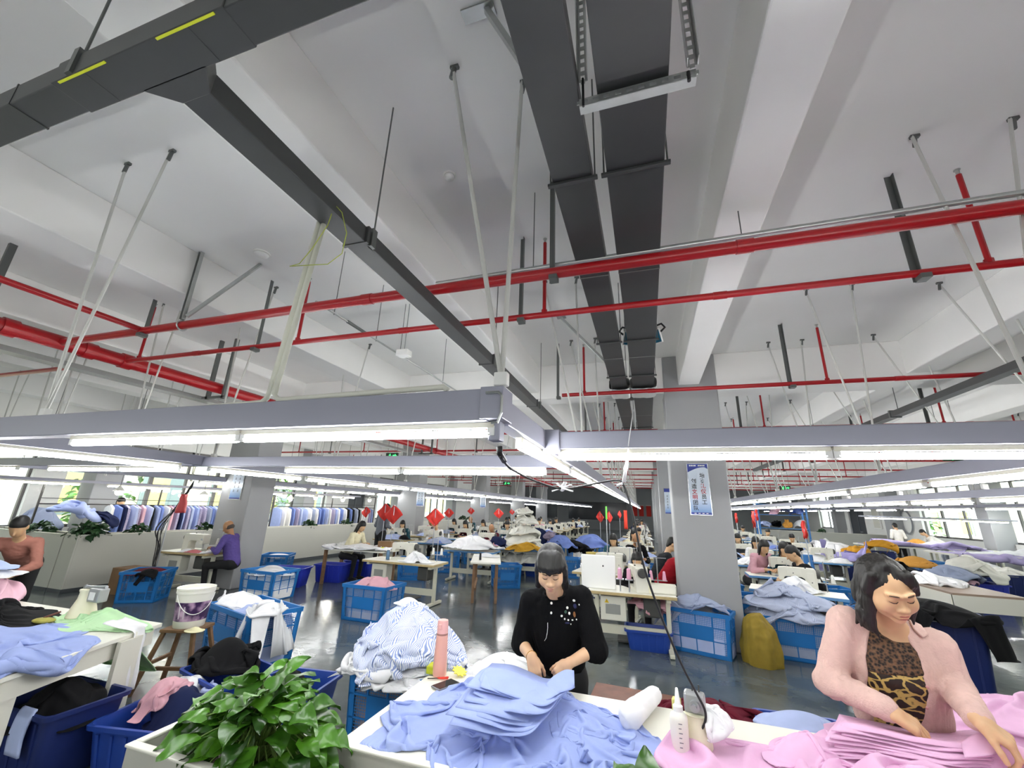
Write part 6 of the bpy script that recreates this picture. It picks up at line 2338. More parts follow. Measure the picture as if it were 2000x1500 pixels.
pile('garment_pile', C_black, K[0][0] + .3, K[0][1] - .22, .38, .22, .16, .16, 0, 90, 26, 1.3, 'black garment hanging out of the crate of maroon garments', 'clothes', low=.15)
c = np.array((-4.62, 4.35, 0))
crate('large blue crate of white and blue cloth behind the bucket', tuple(c), -.28, 1.0, .62, .55)
inner(c, -.28, 1.0, .62, .5, C_blue2, 'blue cloth inside the large crate behind the bucket', 9)
pile('garment_pile', C_white, -4.95, 4.42, .50, .34, .22, .12, .1, 91, 36, 1.35, 'white shirt lying over the left rim of the large crate behind the bucket', 'clothes', low=.35)
pile('garment_pile', C_blue2, -4.45, 4.28, .50, .3, .2, .08, 0, 92, 34, 1.3, 'pale blue shirt in the large crate behind the bucket', 'clothes')
pile('garment_pile', C_white, -4.22, 4.18, .50, .18, .26, .13, .2, 93, 36, 1.4, 'white shirt hanging over the right end of the large crate', 'clothes', low=.12)
c = np.array((-1.98, 3.48, 0))
crate('blue crate under the striped shirts left of the woman in black', tuple(c), .0, .72, .5, .52)
inner(c, 0, .72, .5, .48, cloth('taupe', '#8b7f80'), 'taupe garments inside the crate under the striped shirts', 10)
for i, (z, rx, ry, h, g) in enumerate(((.46, .52, .40, .10, 1.7), (.53, .47, .36, .10, 1.7))):
    pile('white_shirt', C_white, c[0], c[1], z, rx, ry, h, .3 * i, 94 + i, 64, g, '%s white hems of the striped shirts hanging over the crate' % ('lower', 'upper')[i], 'clothes', 'white hems of the striped shirts', pw=4, low=z - .13, steps=110)
for i, (dx, dy, z, rx, ry, h, r, g) in enumerate(((0, 0, .58, .46, .35, .27, .1, 1.6), (-.02, .02, .66, .38, .29, .29, -.5, 1.6), (.12, -.05, .64, .33, .25, .24, .7, 1.55))):
    pile('shirt_pile', C_stripe, c[0] + dx, c[1] + dy, z, rx, ry, h, r, 97 + i, 66, g, '%s of the blue and white striped shirts heaped on the crate by the pink flask' % ('lowest', 'topmost', 'nearest')[i], 'clothes', 'blue and white striped shirts', pw=2.4, low=z - .1, steps=110)
pile('white_shirt', C_white, c[0] - .06, c[1] + .04, .945, .10, .06, .05, .2, 100, 24, 1.3, 'white collar on top of the striped shirts by the pink flask', 'clothes')
c = np.array((-1.20, 3.62, 0))
crate('blue crate of white cloth behind the left arm of the woman in black', tuple(c), .15, .62, .5, .44)
for i in range(2):
    pile('garment_pile', C_white, c[0] - .05 + .1 * i, c[1] - .05, .40 + .1 * i, .36 - .06 * i, .28, .16, .4 * i, 101 + i, 40, 1.4, '%s of the white cloth in the crate behind the woman in black' % ('lower part', 'upper part')[i], 'clothes', low=.25)
# bench, maroon and pale blue cloth behind the table
stool('red brown wooden bench behind the table by the woman in black', (-.18, 3.78, 0), -.05, .44, .62, mat('bench_red_brown', '#6e3f2b', .5, var=.25, scale=10), .3, splay=.03)
tub('blue tub under the maroon cloth behind the table', (.32, 3.62, 0), -.1, .55, .42, .42, M_bin)
pile('garment_pile', C_maroon, .32, 3.60, .42, .36, .26, .12, -.2, 103, 46, 1.34, 'maroon cloth heaped behind the white squeeze bottle', 'clothes', low=.2)
tub('blue tub under the pale blue cloth beside the woman in the cardigan', (.88, 3.55, 0), .05, .5, .4, .50, M_bin)
pile('garment_pile', C_blue2, .86, 3.48, .5, .27, .2, .10, 0, 104, 34, 1.34, 'pale blue cloth folded beside the hip of the woman in the cardigan', 'clothes', low=.3)
# yellow sack by the pillar
tag(heap('sack', mat('sack_mustard', '#8a7420', .8, var=.15, scale=8), cx=1.28, cy=6.66, z0=0, rx=.2, ry=.2, h=.55, seed=34, fold=.035, f=6, flat=2.0, n=70, m=34), 'mustard yellow sack slumped against the foot of the pillar', 'sack')
# navy bin with black cloth behind the woman in the cardigan
tub('tall navy bin right of the woman in the cardigan', (3.10, 6.6, 0), -.4, .8, .62, .78, M_navy)
pile('garment_pile', C_black, 3.02, 6.5, .76, .52, .38, .16, -.5, 105, 46, 1.34, 'black cloth draped over the tall navy bin', 'clothes', low=.45)
MB_ = MB().bar((2.86, 6.22, .74), (2.93, 6.2, .25), .03, .006).bar((2.86, 6.22, .74), (3.0, 6.14, .76), .03, .006)
tag(MB_.build('strap', C_white), 'white webbing strap on the navy bin by the woman in the cardigan', 'strap')
# ================================================================== sewing lines
def station(lab, loc, rz, L=1.2, D=.55, blue=False, mach_x=.05, box=True, cones=2, conem=None, flip=False, brand=False, group=None, mkind=0, mm=None, withmachine=True, turn=0.0):
    t = thing('sewing_station', lab, 'sewing station', loc, rz, group)
    stand(t, L, D, .73, None, M_btab if blue else M_edge)
    if withmachine:
        machine(t, mach_x, 0.02, .73, mkind, mm, turn)
    if box:
        control_box(t, -L / 2 + .33, -.1, .36, .66, .34, .2, brand)
        MB().bx(L / 2 - .42, L / 2 - .2, -.12, .12, .42, .66).build('motor', M_mdark, t, bevel=.02)
    thread_stand(t, L / 2 - .2, .2, .73, cones, conem)
    MB().bx(-.22, .2, .12, .4, .03, .06).build('pedal', M_mdark, t, bevel=.006)
    return t


def flag(lab, loc, h=.75, rz=0.0, m=None, group='red pennants over the sewing lines', size=1.0):
    t = thing('pennant', lab, 'flag', loc, rz, group)
    MB().cyl((0, 0, 0), (0, 0, h), .009, 8).build('pole', M_steel, t)
    P = np.array([[(.0 + (.17 * size) * u * (1 - abs(v)) ** .9 + .01 * sin(5 * v), .03 * sin(6 * u + 3 * v), h - .16 * size + .16 * size * v) for u in np.linspace(-1, 1, 7)] for v in np.linspace(-1, 1, 9)])
    sheet(P, 'flag_cloth', m or mat('flag_red', '#c4281f', .7), t, th=.003)
    return t


# --- the station behind the woman in black, with brand lettering
a, b_ = at(1148, 1152, Z=.73), at(1322, 1167, Z=.73)
d = (b_ - a)[:2]
L0 = np.hypot(*d)
rz0 = math.atan2(d[1], d[0])
c0 = (a + b_) / 2 + np.array((-d[1], d[0], 0)) / L0 * .30
t = station('cream sewing station with JUKI lettering on its control box, behind the woman in black', (c0[0], c0[1], 0), rz0, L0, .6, mach_x=.10, brand=True, mm=M_mach, conem=M_pinkthr, turn=-1.35)
# guard board, box, bottle, cones on that table (rest on it: things of their own)


def onst(lx, ly, z=.73, c=c0, r=rz0):
    return (c[0] + lx * cos(r) - ly * sin(r), c[1] + lx * sin(r) + ly * cos(r), z)


t = thing('guard_board', 'white upright board at the left end of the sewing table behind the woman in black', 'board', onst(-.42, -.12), rz0)
MB().bx(-.26, .22, -.012, .012, 0, .44).build('board', M_whp, t, bevel=.02)
MB().cyl((.05, .0, .3), (.05, -.03, .3), .012, 8).build('knob', M_mdark, t)
t = thing('paper_box', 'shallow white box at the right end of the sewing table behind the woman in black', 'box', onst(.42, -.08), rz0)
MB().bx(-.17, .17, -.1, .1, 0, .015).bx(-.17, .17, -.1, -.09, 0, .11).bx(-.17, .17, .09, .1, 0, .11).bx(-.17, -.16, -.1, .1, 0, .11).bx(.16, .17, -.1, .1, 0, .11).build('box', M_wtop, t)
t = thing('lubricant_bottle', 'cream bottle with a navy cap on the sewing table behind the woman in black', 'bottle', onst(.24, -.16), rz0)
MB().lathe([(.03, 0), (.033, .01), (.033, .17), (.022, .2)], n=16).build('body', mat('cream_plastic', '#e3dec2', .45), t, smooth='auto')
MB().lathe([(.024, .2), (.024, .24), (.018, .245)], n=16).build('cap', C_navy, t, smooth='auto')
for i, lx in enumerate((-.14, -.02)):
    t = thing('thread_cone', '%s of the two pink thread cones before the sewing machine' % ('left', 'right')[i], 'thread cone', onst(lx, -.2, .73), rz0)
    MB().bx(-.05, .05, -.05, .05, .15, .16).cyl((0, 0, 0), (0, 0, .16), .01, 8).build('holder', M_steel, t)
    MB().lathe([(.032, .16), (.033, .17), (.026, .29), (.012, .3)], n=16).build('thread', M_pinkthr, t, smooth='auto')
pile('garment_pile', C_rose, onst(.2, .06)[0], onst(.2, .06)[1], .22, .34, .2, .36, rz0, 111, 36, 1.3, 'dusty pink garments hanging under the sewing table behind the woman in black', 'clothes', pw=5)
tub('blue tub under the sewing table behind the woman in black', onst(.2, .1, 0), rz0, .6, .4, .25, M_bin)

# --- workers: one of each kind
S = {}
S['a'] = proto(worker('woman in dark clothes sitting behind the sewing machine with pink thread cones', onst(.1, .80, 0), rz0, C_black, pose='sit', hair='long', lean=.46, s=.9))
# red woman and others on the right of that row
p = at(1292, 1130, Y=7.75)
S['red'] = proto(worker('woman in a red sweater bent over her sewing beside the pillar', (.12, 7.9, 0), pi / 2 * 1.0, cloth('red', '#8f1420'), pose='sit', hair='bun', lean=.32, hairm=mat('hair_auburn', '#3a1512', .5)))
S['b'] = proto(worker('man in a dark grey jacket sitting behind the woman in red', (.05, 8.75, 0), pi / 2 * 1.05, cloth('charcoal', '#26282c'), pose='sit', hair='short', lean=.25))
S['bald'] = proto(worker('bald man in a purple shirt at a sewing machine on the left', (-7.93, 6.72, 0), -1.25, cloth('purple', '#5a4c8c'), pose='sit', hair='bald', lean=.14, skin=mat('skin_tan', '#a87a55', .5)))
S['cream'] = proto(worker('woman with long black hair in a cream jacket writing at the cloth covered table', (-7.15, 9.1, 0), pi / 2 * .95, cloth('cream_jacket', '#d6cfb0'), pose='sit', hair='long', lean=.28))
S['stand'] = proto(worker('man in a grey shirt standing with his back turned among the machines', (-7.45, 10.9, 0), pi * .93, cloth('grey_shirt', '#6c7078'), pose='stand', hair='short', s=1.04))
S['bend'] = proto(worker('person in white bending over the cutting table by the right windows', (11.3, 22.2, 0), -pi / 2, cloth('white_shirt', '#e4e2dc'), pose='bend', hair='short', legs=cloth('pale_trousers', '#b9bfcc')))


def W(kind, lab, loc, rz, top=None, group=None, s=1.0):
    src = S[kind]
    sw = {}
    if top is not None:
        old = [ch for ch in KIDS[src.name] if ch.name.startswith('shirt')][0].data.materials[0].name
        sw[old] = top
    return dup(src, loc, rz, lab, group, s, sw or None)


p = at(1596, 1165, Z=0.35)
W('b', 'man in black clothes sitting at a sewing machine on the right, hand at his mouth', (2.55, 8.25, 0), -pi / 2 * .9, C_black, s=1.0)
W('bald', 'balding man in a black T-shirt at a sewing machine left of the pillar', (-.35, 10.2, 0), .35, C_black)
W('stand', 'man in a white overshirt standing at the cutting table by the right windows', (10.0, 22.4, 0), pi * .95, cloth('white_shirt', '#e4e2dc'))
W('a', 'woman in a pink top sitting behind the pillar on the right', (1.95, 10.2, 0), .3, C_rose)
# person at the far left edge
S['pink'] = proto(worker('person in a rose brown jacket bent over at the far left edge of the picture', (-7.75, 3.55, 0), .9, cloth('rose_brown', '#a36f62'), pose='bend', hair='short', s=1.0))
W('stand', 'man with a dark cap behind the hanging blue shirts near the left windows', (-12.9, 7.3, 0), pi / 2, cloth('white_shirt', '#e4e2dc'))

# --- bald man's station and table
t = station('cream sewing station of the bald man on the left', (-8.78, 6.55, 0), .1, 1.15, .58, mach_x=-.05, cones=2, turn=pi)
pile('garment_pile', C_white, -8.22, 6.52, .735, .2, .2, .08, 0, 112, 26, 1.4, 'white cloth sliding off the right end of the bald man\'s sewing table', 'clothes', ground=lambda X, Y: np.where(X < -8.2, .735, .3))
pile('cloth_scrap', cloth('coral', '#c9777a'), -8.5, 6.34, .735, .2, .07, .05, .1, 113, 22, 1.3, 'coral pink cloth along the front of the bald man\'s sewing table', 'cloth')
pile('cloth_scrap', C_white, -8.75, 6.36, .735, .14, .09, .05, .1, 114, 20, 1.3, 'small white scraps before the bald man\'s machine', 'cloth')
t = thing('wire_basket', 'small clear bowl beside the arm of the bald man', 'bowl', (-8.4, 6.6, .735))
MB().lathe([(.05, 0), (.055, .004), (.08, .12), (.083, .12), (.06, .01), (.05, .006)], n=20).build('bowl', mat('clear_film', '#d9dbd8', .25), t, smooth='auto')
t = thing('cable_bundle', 'bundle of black cables hanging down beside the bald man\'s machine', 'cable', (-9.3, 6.2, 0))
for i in range(6):
    MB().tube(bez([(-8.95, 6.3, 2.1 - .02 * i), (-9.2 - .03 * sin(i * 2), 6.25, 1.55), (-9.34 + .05 * sin(i * 3), 6.2 - .03 * i, 1.15), (-9.3 + .06 * sin(i * 1.7), 6.17, .8), (-9.24 + .04 * cos(i), 6.15, .45), (-9.14, 6.2, .2)], 24), .008, 6).build('cable', M_blk, t, smooth=True, world=True)
MB().cyl((-9.26, 6.21, 0.0), (-9.26, 6.21, 1.55), .014, 8).build('pole', M_steel, t, world=True)
b = MB()
P = np.array([[(-8.98 + .17 * u * (1 - .7 * v), 6.2 + .05 * sin(4 * u), 1.46 + .36 * v) for u in np.linspace(-1, 1, 9)] for v in np.linspace(0, 1, 9)])
tag(sheet(P + .02 * pn(P * 9)[..., None], 'red_bag', mat('bag_red', '#c8474a', .45), th=.004), 'red plastic bag hung on the cables above the bald man\'s machine', 'bag')
t = thing('carton', 'brown cardboard carton on the floor behind the crate of maroon garments', 'carton', (-9.4, 5.95, 0), .1)
MB().bx(-.3, .3, -.2, .2, 0, .45).build('carton', mat('cardboard', '#7d5f42', .8, var=.1, scale=5), t, bevel=.004)

# --- cloth covered table
def ttab(X, Y):
    u = (X + 6.45) * cos(.1) + (Y - 8.75) * sin(.1)
    v = -(X + 6.45) * sin(.1) + (Y - 8.75) * cos(.1)
    return np.where((np.abs(u) < .78) & (np.abs(v) < .42), .76, .40)


t = thing('table', 'table under a white cloth where the woman in cream writes', 'table', (-6.45, 8.75, 0), .1)
MB().bx(-.76, .76, -.4, .4, .72, .75).build('table_top', M_wtop, t)
for sx in (-1, 1):
    for sy in (-1, 1):
        MB().bx(sx * .72, sx * .66, sy * .36, sy * .3, 0, .72).build('leg', M_wood, t)
P = drape(patch4((-7.45, 8.10), (-5.42, 8.28), (-7.45, 9.25), (-5.55, 9.4), 60, 40, H=lambda X, Y: np.full(X.shape, .76), lift=.03), ttab, grow=1.03, seed=120, steps=110, fric=.5)
tag(cloth_obj('tablecloth', P, C_white, th=.004), 'white cloth draped over the table of the woman in cream', 'tablecloth')
pile('garment_pile', C_white, -6.55, 8.85, .775, .35, .2, .06, 0, 121, 26, 1.35, 'white garment she works on, lying on the cloth covered table', 'clothes')
t = thing('carton', 'small brown carton on the cloth covered table', 'carton', (-6.0, 9.05, .775), .2)
MB().bx(-.16, .16, -.1, .1, 0, .14).build('carton', mat('cardboard', '#7d5f42', .8), t)
tag(pile('cloth_scrap', mat('neon_yellow', '#d6e04a', .7), -5.82, 8.7, .775, .12, .06, .04, 0, 122, 18, 1.3), 'neon yellow scrap at the end of the cloth covered table', 'cloth')
for i, (px, py, sc, r) in enumerate(((545, 1148, .72, .35), (632, 1138, .7, .2), (690, 1128, .7, .15))):
    q = at(px, py, Z=0)
    tub('%s royal blue tub before the cloth covered table' % ('leftmost', 'middle', 'rightmost')[i], (q[0], q[1] + .25, 0), r, sc, .5, .38, mat('bin_royal', '#2434a8', .4), 'royal blue tubs')

# --- station in the middle, with the taller machine
a, b_ = at(708, 1092, Z=.73), at(846, 1104, Z=.73)
d = (b_ - a)[:2]
L1 = np.hypot(*d)
rz1 = math.atan2(d[1], d[0])
c1 = (a + b_) / 2 + np.array((-d[1], d[0], 0)) / L1 * .30
t = station('cream sewing station with a tall machine in the middle of the hall', (c1[0], c1[1], 0), rz1, L1, .6, mach_x=-.05, brand=False)
o1 = lambda x, y, z=.735: onst(x, y, z, c1, rz1)
pile('garment_pile', C_white, o1(.3, -.1)[0], o1(.3, -.1)[1], .735, .27, .17, .17, 0, 123, 34, 1.45, 'white cloth bundle on the sewing table with the tall machine', 'clothes')
t = thing('work_table', 'cream table with brown wooden legs right of the tall machine', 'table', (-3.35, 8.85, 0), .35)
MB().bx(-.3, .3, -.75, .75, .70, .73).build('table_top', M_wtop, t, bevel=.003)
for sx in (-1, 1):
    for sy in (-1, 1):
        MB().bx(sx * .25, sx * .2, sy * .7, sy * .64, 0, .7).build('leg', M_wood, t)
MB().bx(-.22, -.18, -.65, .65, .2, .25).bx(.18, .22, -.65, .65, .2, .25).build('stretcher', M_wood, t)
pile('cloth_scrap', C_white, -3.45, 9.1, .735, .2, .12, .07, 0, 124, 20, 1.4, 'white scraps on the cream table right of the tall machine', 'cloth')
t = thing('thread_cone', 'black thread cone standing on the cream table', 'thread cone', (-3.35, 8.5, .73))
MB().lathe([(.025, 0), (.025, .01), (.02, .13), (.01, .135)], n=12).build('thread', M_blk, t, smooth='auto')
t = thing('flask', 'small steel blue flask on the sewing table with the tall machine', 'bottle', o1(-.33, -.12))
MB().lathe([(.035, 0), (.035, .13), (.028, .15), (.028, .17)], n=14).build('body', mat('flask_steel_blue', '#4c6a86', .3, .4), t, smooth='auto')

# --- tall pile of white garments
q = np.array((-3.35, 11.9))
tub('blue tub under the tall pile of white garments', (q[0] + .35, q[1] + .1, 0), 0, .7, .5, .4, M_bin)
tub('blue tub under the tall pile of white garments, left one', (q[0] - .4, q[1] + .15, 0), 0, .7, .5, .4, M_bin)
C_crm = cloth('off_white', '#dcdbd2')
for i in range(6):
    z = .35 + .235 * i
    r = .68 - .075 * i
    pile('garment_pile', C_crm, q[0] + .06 * sin(i * 2), q[1], z, r, r * .8, .26, .5 * i, 130 + i, 42, 1.5, '%s layer of the tall pile of white garments' % ('lowest', 'second', 'third', 'fourth', 'fifth', 'topmost')[i], 'clothes', 'tall pile of white garments', pw=3.2, low=max(.15, z - .3), steps=80)

# --- white dais of cut pieces etc. behind the middle station
for i, (x, y, z, rx, ry, h, m, lab) in enumerate((
        (-4.3, 10.3, .78, .62, .4, .24, C_white, 'white garments heaped on the table behind the tall machine'),
        (-3.7, 10.6, .75, .18, .3, .3, C_navy, 'navy garment beside the white heap behind the tall machine'),
        (-3.15, 11.3, .7, .45, .35, .15, cloth('mustard', '#b88d2c'), 'mustard yellow garments on a machine left of the white pile'),
        (-3.3, 13.0, .7, .42, .3, .5, C_navy, 'navy garments piled beyond the mustard ones'),
        (-2.85, 12.9, .7, .22, .3, .42, stripes('red_grey', '#a28f9b', '#6d6f8c', 90), 'striped garments piled beside the navy ones'),
        (-4.15, 12.2, .72, .4, .3, .16, cloth('mid_blue', '#6f83c0'), 'mid blue cloth on the blue edged table left of the white pile'),
        (-2.55, 12.8, .7, .35, .45, .34, cloth('mid_blue', '#6f83c0'), 'mid blue cloth behind the right shoulder of the white pile'),
        (-1.85, 14.0, .7, .55, .5, .3, cloth('mid_blue', '#6f83c0'), 'mid blue cloth heaped beside the aisle beyond the woman in black'),
        (-2.1, 13.2, .0, .4, .36, .7, C_black, 'black garments heaped on the floor by the aisle'))):
    pile('garment_pile', m, x, y, z, rx, ry, h, .2 * i, 140 + i, 34, 1.4, lab, 'clothes', pw=3)
for i, (x, y, r, L, lab) in enumerate(((-4.3, 10.35, .05, 1.3, 'white topped table under the white garment heap'), (-3.3, 11.6, .1, 1.5, 'blue edged table left of the tall white pile'), (-3.3, 13.1, 0, 1.4, 'table under the navy and striped garments'), (-2.1, 14.1, 0, 1.2, 'blue edged table by the aisle far behind the woman in black'))):
    t = thing('table', lab, 'table', (x, y, 0), r)
    stand(t, L, .6, .72, None, M_btab)
for i, (x, y, lab) in enumerate(((-2.75, 12.5, 'blue crate right of the tall white pile'), (-2.2, 12.3, 'blue crate by the aisle behind the head of the woman in black'), (-2.9, 14.6, 'blue crate far down the aisle, left one'), (-1.5, 15.2, 'blue crate far down the aisle, right one'))):
    crate(lab, (x, y, 0), .05 * i, .62, .5, .5)

# --- more stations down the lines: copies
M_any = [C_white, C_blue2, cloth('mustard', '#b88d2c'), C_navy, C_grey, cloth('mid_blue', '#6f83c0'), C_rose, C_black]
protoA = proto(station('cream sewing station right behind the woman in red', (-.75, 8.15, 0), -.12, 1.15, .55))
protoB = proto(station('blue edged sewing station of the man in black on the right', (2.05, 7.75, 0), -.25, 1.2, .55, blue=True))
hp_ = [proto(pile('garment_pile', m, 0, 0, 0, .34, .24, .15, 0, 150 + i, 22, 1.4, 'x', 'clothes', pw=3, sub=1)) for i, m in enumerate((C_white, C_grey))]
for o in hp_:
    o.location = (0, 0, 0)
FIRST = {0: True, 1: True}
ordn = ['first', 'second', 'third', 'fourth', 'fifth', 'sixth', 'seventh', 'eighth', 'ninth', 'tenth', 'eleventh', 'twelfth']
rs = np.random.RandomState(5)
rows_ = [('row by the aisle', -.55, 9.6, protoA, 12, 0.0, 1.75), ('row left of the aisle', -4.6, 11.9, protoA, 11, 0.05, 1.8), ('row right of the pillar', 2.3, 9.5, protoB, 11, -.1, 1.8),
         ('outer right row', 4.3, 13.2, protoB, 9, -.1, 1.9), ('row along the partition', -7.55, 11.9, protoA, 8, 0.1, 1.9), ('inner left row', -6.1, 11.6, protoB, 8, .05, 1.9)]
tops = [C_black, cloth('charcoal', '#26282c'), C_white, cloth('navy_top', '#20284a'), C_rose, cloth('cream_jacket', '#d6cfb0'), cloth('grey_shirt', '#6c7078'), cloth('wine', '#5a1a2a'), cloth('teal', '#2f5560')]
tnm = ['black', 'charcoal', 'white', 'navy', 'dusty pink', 'cream', 'grey', 'wine red', 'teal']
hnm = ['white', 'grey blue']
for (rn, X, Y0, pr_, n, rz, dy) in rows_:
    for i in range(n):
        y = Y0 + dy * i
        x = X + rs.uniform(-.15, .15)
        far = i >= 5
        g = 'sewing stations far down the ' + rn
        dup(pr_, (x, y, 0), rz + rs.uniform(-.06, .06), ('sewing station far down the ' + rn) if far else '%s sewing station of the %s' % (ordn[i], rn), g if far else None)
        if rs.rand() < .8:
            k = ['a', 'b', 'b', 'a', 'bald'][rs.randint(5)] if not far else ['a', 'b'][rs.randint(2)]
            c = rs.randint(len(tops))
            W(k, ('worker in a %s top sewing far down the %s' % (tnm[c], rn)) if far else 'worker in a %s top at the %s station of the %s' % (tnm[c], ordn[i], rn), (x + rs.uniform(-.1, .1), y + .62, 0), rz + rs.uniform(-.25, .25), tops[c], ('workers in %s far down the %s' % (tnm[c], rn)) if far else None, rs.uniform(.95, 1.03))
        for j in range(2 if not far else 1):
            h = rs.randint(2)
            q = dup(hp_[h], (x + rs.uniform(-.4, .45), y + rs.uniform(-.1, .15), .735), rs.uniform(0, 3), ('%s garments on a sewing table far down the %s' % (hnm[h], rn)) if far else '%s garments, %s heap, %s station of the %s' % (hnm[h], ordn[j], ordn[i], rn), ('%s garments far down the %s' % (hnm[h], rn)) if far else None, rs.uniform(.6, 1.0))
            if rs.rand() < .6:
                c = rs.randint(len(M_any))
                nm = ['white', 'pale blue', 'mustard', 'navy', 'grey blue', 'mid blue', 'dusty pink', 'black'][c]
                q.material_slots[0].link = 'OBJECT'
                q.material_slots[0].material = M_any[c]
                q['label'] = ('%s garments on a sewing table far down the %s' % (nm, rn)) if far else '%s garments, %s heap, %s station of the %s' % (nm, ordn[j], ordn[i], rn)
                if far:
                    q['group'] = '%s garments far down the %s' % (nm, rn)
for o in hp_:
    bpy.data.objects.remove(o, do_unlink=True)
# crates along the lines
cp = proto(crate('blue crate of cloth right of the man in black on the right', (3.25, 8.2, 0), .1, .7, .5, .5))
pile('garment_pile', C_white, 3.25, 8.2, .46, .3, .2, .14, 0, 160, 30, 1.4, 'white cloth in the crate right of the man in black', 'clothes')
for i, (x, y) in enumerate(((1.45, 8.6), (1.3, 9.8), (3.3, 10.3), (3.2, 12.2), (-5.7, 9.9), (-5.5, 11.4), (-5.6, 13.5), (-1.4, 16.8), (-3.2, 16.6), (-.1, 12.0), (3.2, 14.1), (3.2, 16))):
    dup(cp, (x, y, 0), .1 * i, 'blue crate standing between the sewing lines further down the hall', 'blue crates further down the hall')
pile('garment_pile', C_white, 2.0, 7.6, .735, .3, .16, .2, .3, 161, 30, 1.4, 'white cloth on the table of the man in black on the right', 'clothes')
pile('garment_pile', C_black, 1.75, 7.5, .30, .3, .2, .3, .3, 162, 26, 1.3, 'black cloth hanging under the table of the man in black', 'clothes')
# red pennants
FL = [(715, 1000, 11.2, 1.0), (752, 1000, 10.5, 1.5), (769, 1005, 9.8, 1.5), (820, 992, 16, 1.0), (850, 1010, 9.6, 1.35), (877, 1002, 13, 1.0), (920, 998, 16, .9), (974, 1003, 14, 1.1), (1000, 1000, 18, .8), (1020, 1000, 20, .8),
      (1172, 1010, 15, 1.2), (1190, 1010, 15, 1.2), (1210, 1005, 17, .9), (1472, 1015, 10.5, 1.1), (1478, 1006, 12, .9), (1571, 1035, 10, 1.1), (1438, 1012, 14, .9)]
for i, (px, py, Y, s) in enumerate(FL):
    p = at(px, py, Y=Y)
    z0 = 0
    flag('small red pennant on a thin pole above the sewing lines', (p[0], p[1], z0), p[2] + .16 * s - z0, .1 * i, size=s)
p = at(1222, 1015, Y=12.0)
tag(sheet(np.array([[(p[0] + .045 * u, p[1] + .02 * sin(3 * v), p[2] + .24 * v) for u in (-1, -.3, .3, 1)] for v in np.linspace(-1, 1, 8)]), 'sash', mat('sash_orange_red', '#e2402a', .7), th=.004), 'orange red sash hanging above the sewing machines left of the pillar', 'sash')
t = thing('thread_pole', 'thin pole with a bright green top standing behind the woman in black', 'pole', onst(-.32, .2, .73))
MB().cyl((0, 0, 0), (0, 0, .95), .007, 8).build('pole', M_steel, t)
MB().cyl((0, 0, .93), (0, 0, 1.12), .013, 8).build('grip', mat('grip_green', '#6fd24a', .5), t)
t = thing('yellow_basket', 'straw yellow basket beyond the sewing machine with pink thread cones', 'basket', (-1.0, 8.3, .73))
MB().lathe([(.10, 0), (.11, .01), (.15, .3), (.155, .3), (.145, .29), (.1, .02)], n=20).build('basket', mat('straw', '#b9a75c', .8, var=.2, scale=30), t, smooth='auto')
# ================================================================== signs, racks, plants, right hand side, outside
Msb = mat('sign_blue', '#2a3a8c', .35)
Msf = mat('sign_silver', '#c9ccd2', .25, .7)
Mink = mat('sign_black_ink', '#16181c', .5)
Mredink = mat('sign_red_ink', '#b51f2a', .5)


def signmat():
    m = mat('sign_pale_blue', '#cfd9e4', .3)
    nt = m.node_tree
    tc, sp, rp = nt.nodes.new('ShaderNodeTexCoord'), nt.nodes.new('ShaderNodeSeparateXYZ'), nt.nodes.new('ShaderNodeValToRGB')
    nt.links.new(tc.outputs['Object'], sp.inputs[0])
    nt.links.new(sp.outputs[2], rp.inputs[0])
    e = rp.color_ramp.elements
    e[0].position, e[0].color = .05, lin('#6f93c4')
    e[1].position, e[1].color = .28, lin('#cdd8e4')
    nt.links.new(rp.outputs[0], nt.nodes['Principled BSDF'].inputs['Base Color'])
    return m


Msp = signmat()


def sign(lab, x, y, z, w, h, colR, colL, group=None):
    """framed wall notice facing -y: blue header with a curved edge, two columns of characters, blue foot"""
    t = thing('wall_notice', lab, 'sign', (x, y, z), 0, group)
    MB().bx(-w / 2 - .012, w / 2 + .012, -.014, 0, -.012, h + .012).build('frame', Msf, t, bevel=.003)
    MB().bx(-w / 2, w / 2, -.017, -.013, 0, h).build('board', Msp, t)
    pts = [(-w / 2, h), (-w / 2, h - .17 * h)] + [(-w / 2 + w * u, h - .17 * h + .105 * h * sin(u * pi * .62)) for u in np.linspace(.1, .85, 8)] + [(w / 2, h - .10 * h), (w / 2, h)]
    MB().prism(pts, -.0185, -.017, 'y').build('header', Msb, t, fixn=True)
    MB().bx(-w / 2, w / 2, -.0185, -.017, 0, .045 * h).build('footer', Msb, t)
    b = MB()
    for i in range(9):
        if i != 4:
            b.bx(-w * .40 + i * w * .088, -w * .40 + i * w * .088 + w * .06, -.0192, -.0185, h * .955, h * .98)
    for i in range(4):
        b.bx(-w * .34 + i * w * .19, -w * .34 + i * w * .19 + w * .1, -.0192, -.0185, .016 * h, .03 * h)
    b.build('small_print', M_whp, t)
    s = .092 * h * 1.08
    for cx, cz, col in ((w * .20, h * .735, colR), (-w * .24, h * .62, colL)):
        for k, (ch, red) in enumerate(col):
            text('character', ch, s, Mredink if red else Mink, (cx, -.0185, cz - k * s * 1.07), t, bold=.0012, align='CENTER')
    return t


sign('tall blue and white notice with black and red Chinese characters on the near pillar', .765, 6.968, 1.775, .285, .745,
     [('培', 0), ('育', 0), ('礼', 1), ('仪', 1), ('员', 0), ('工', 0)], [('创', 0), ('造', 0), ('文', 1), ('明', 1), ('团', 0), ('队', 0)])


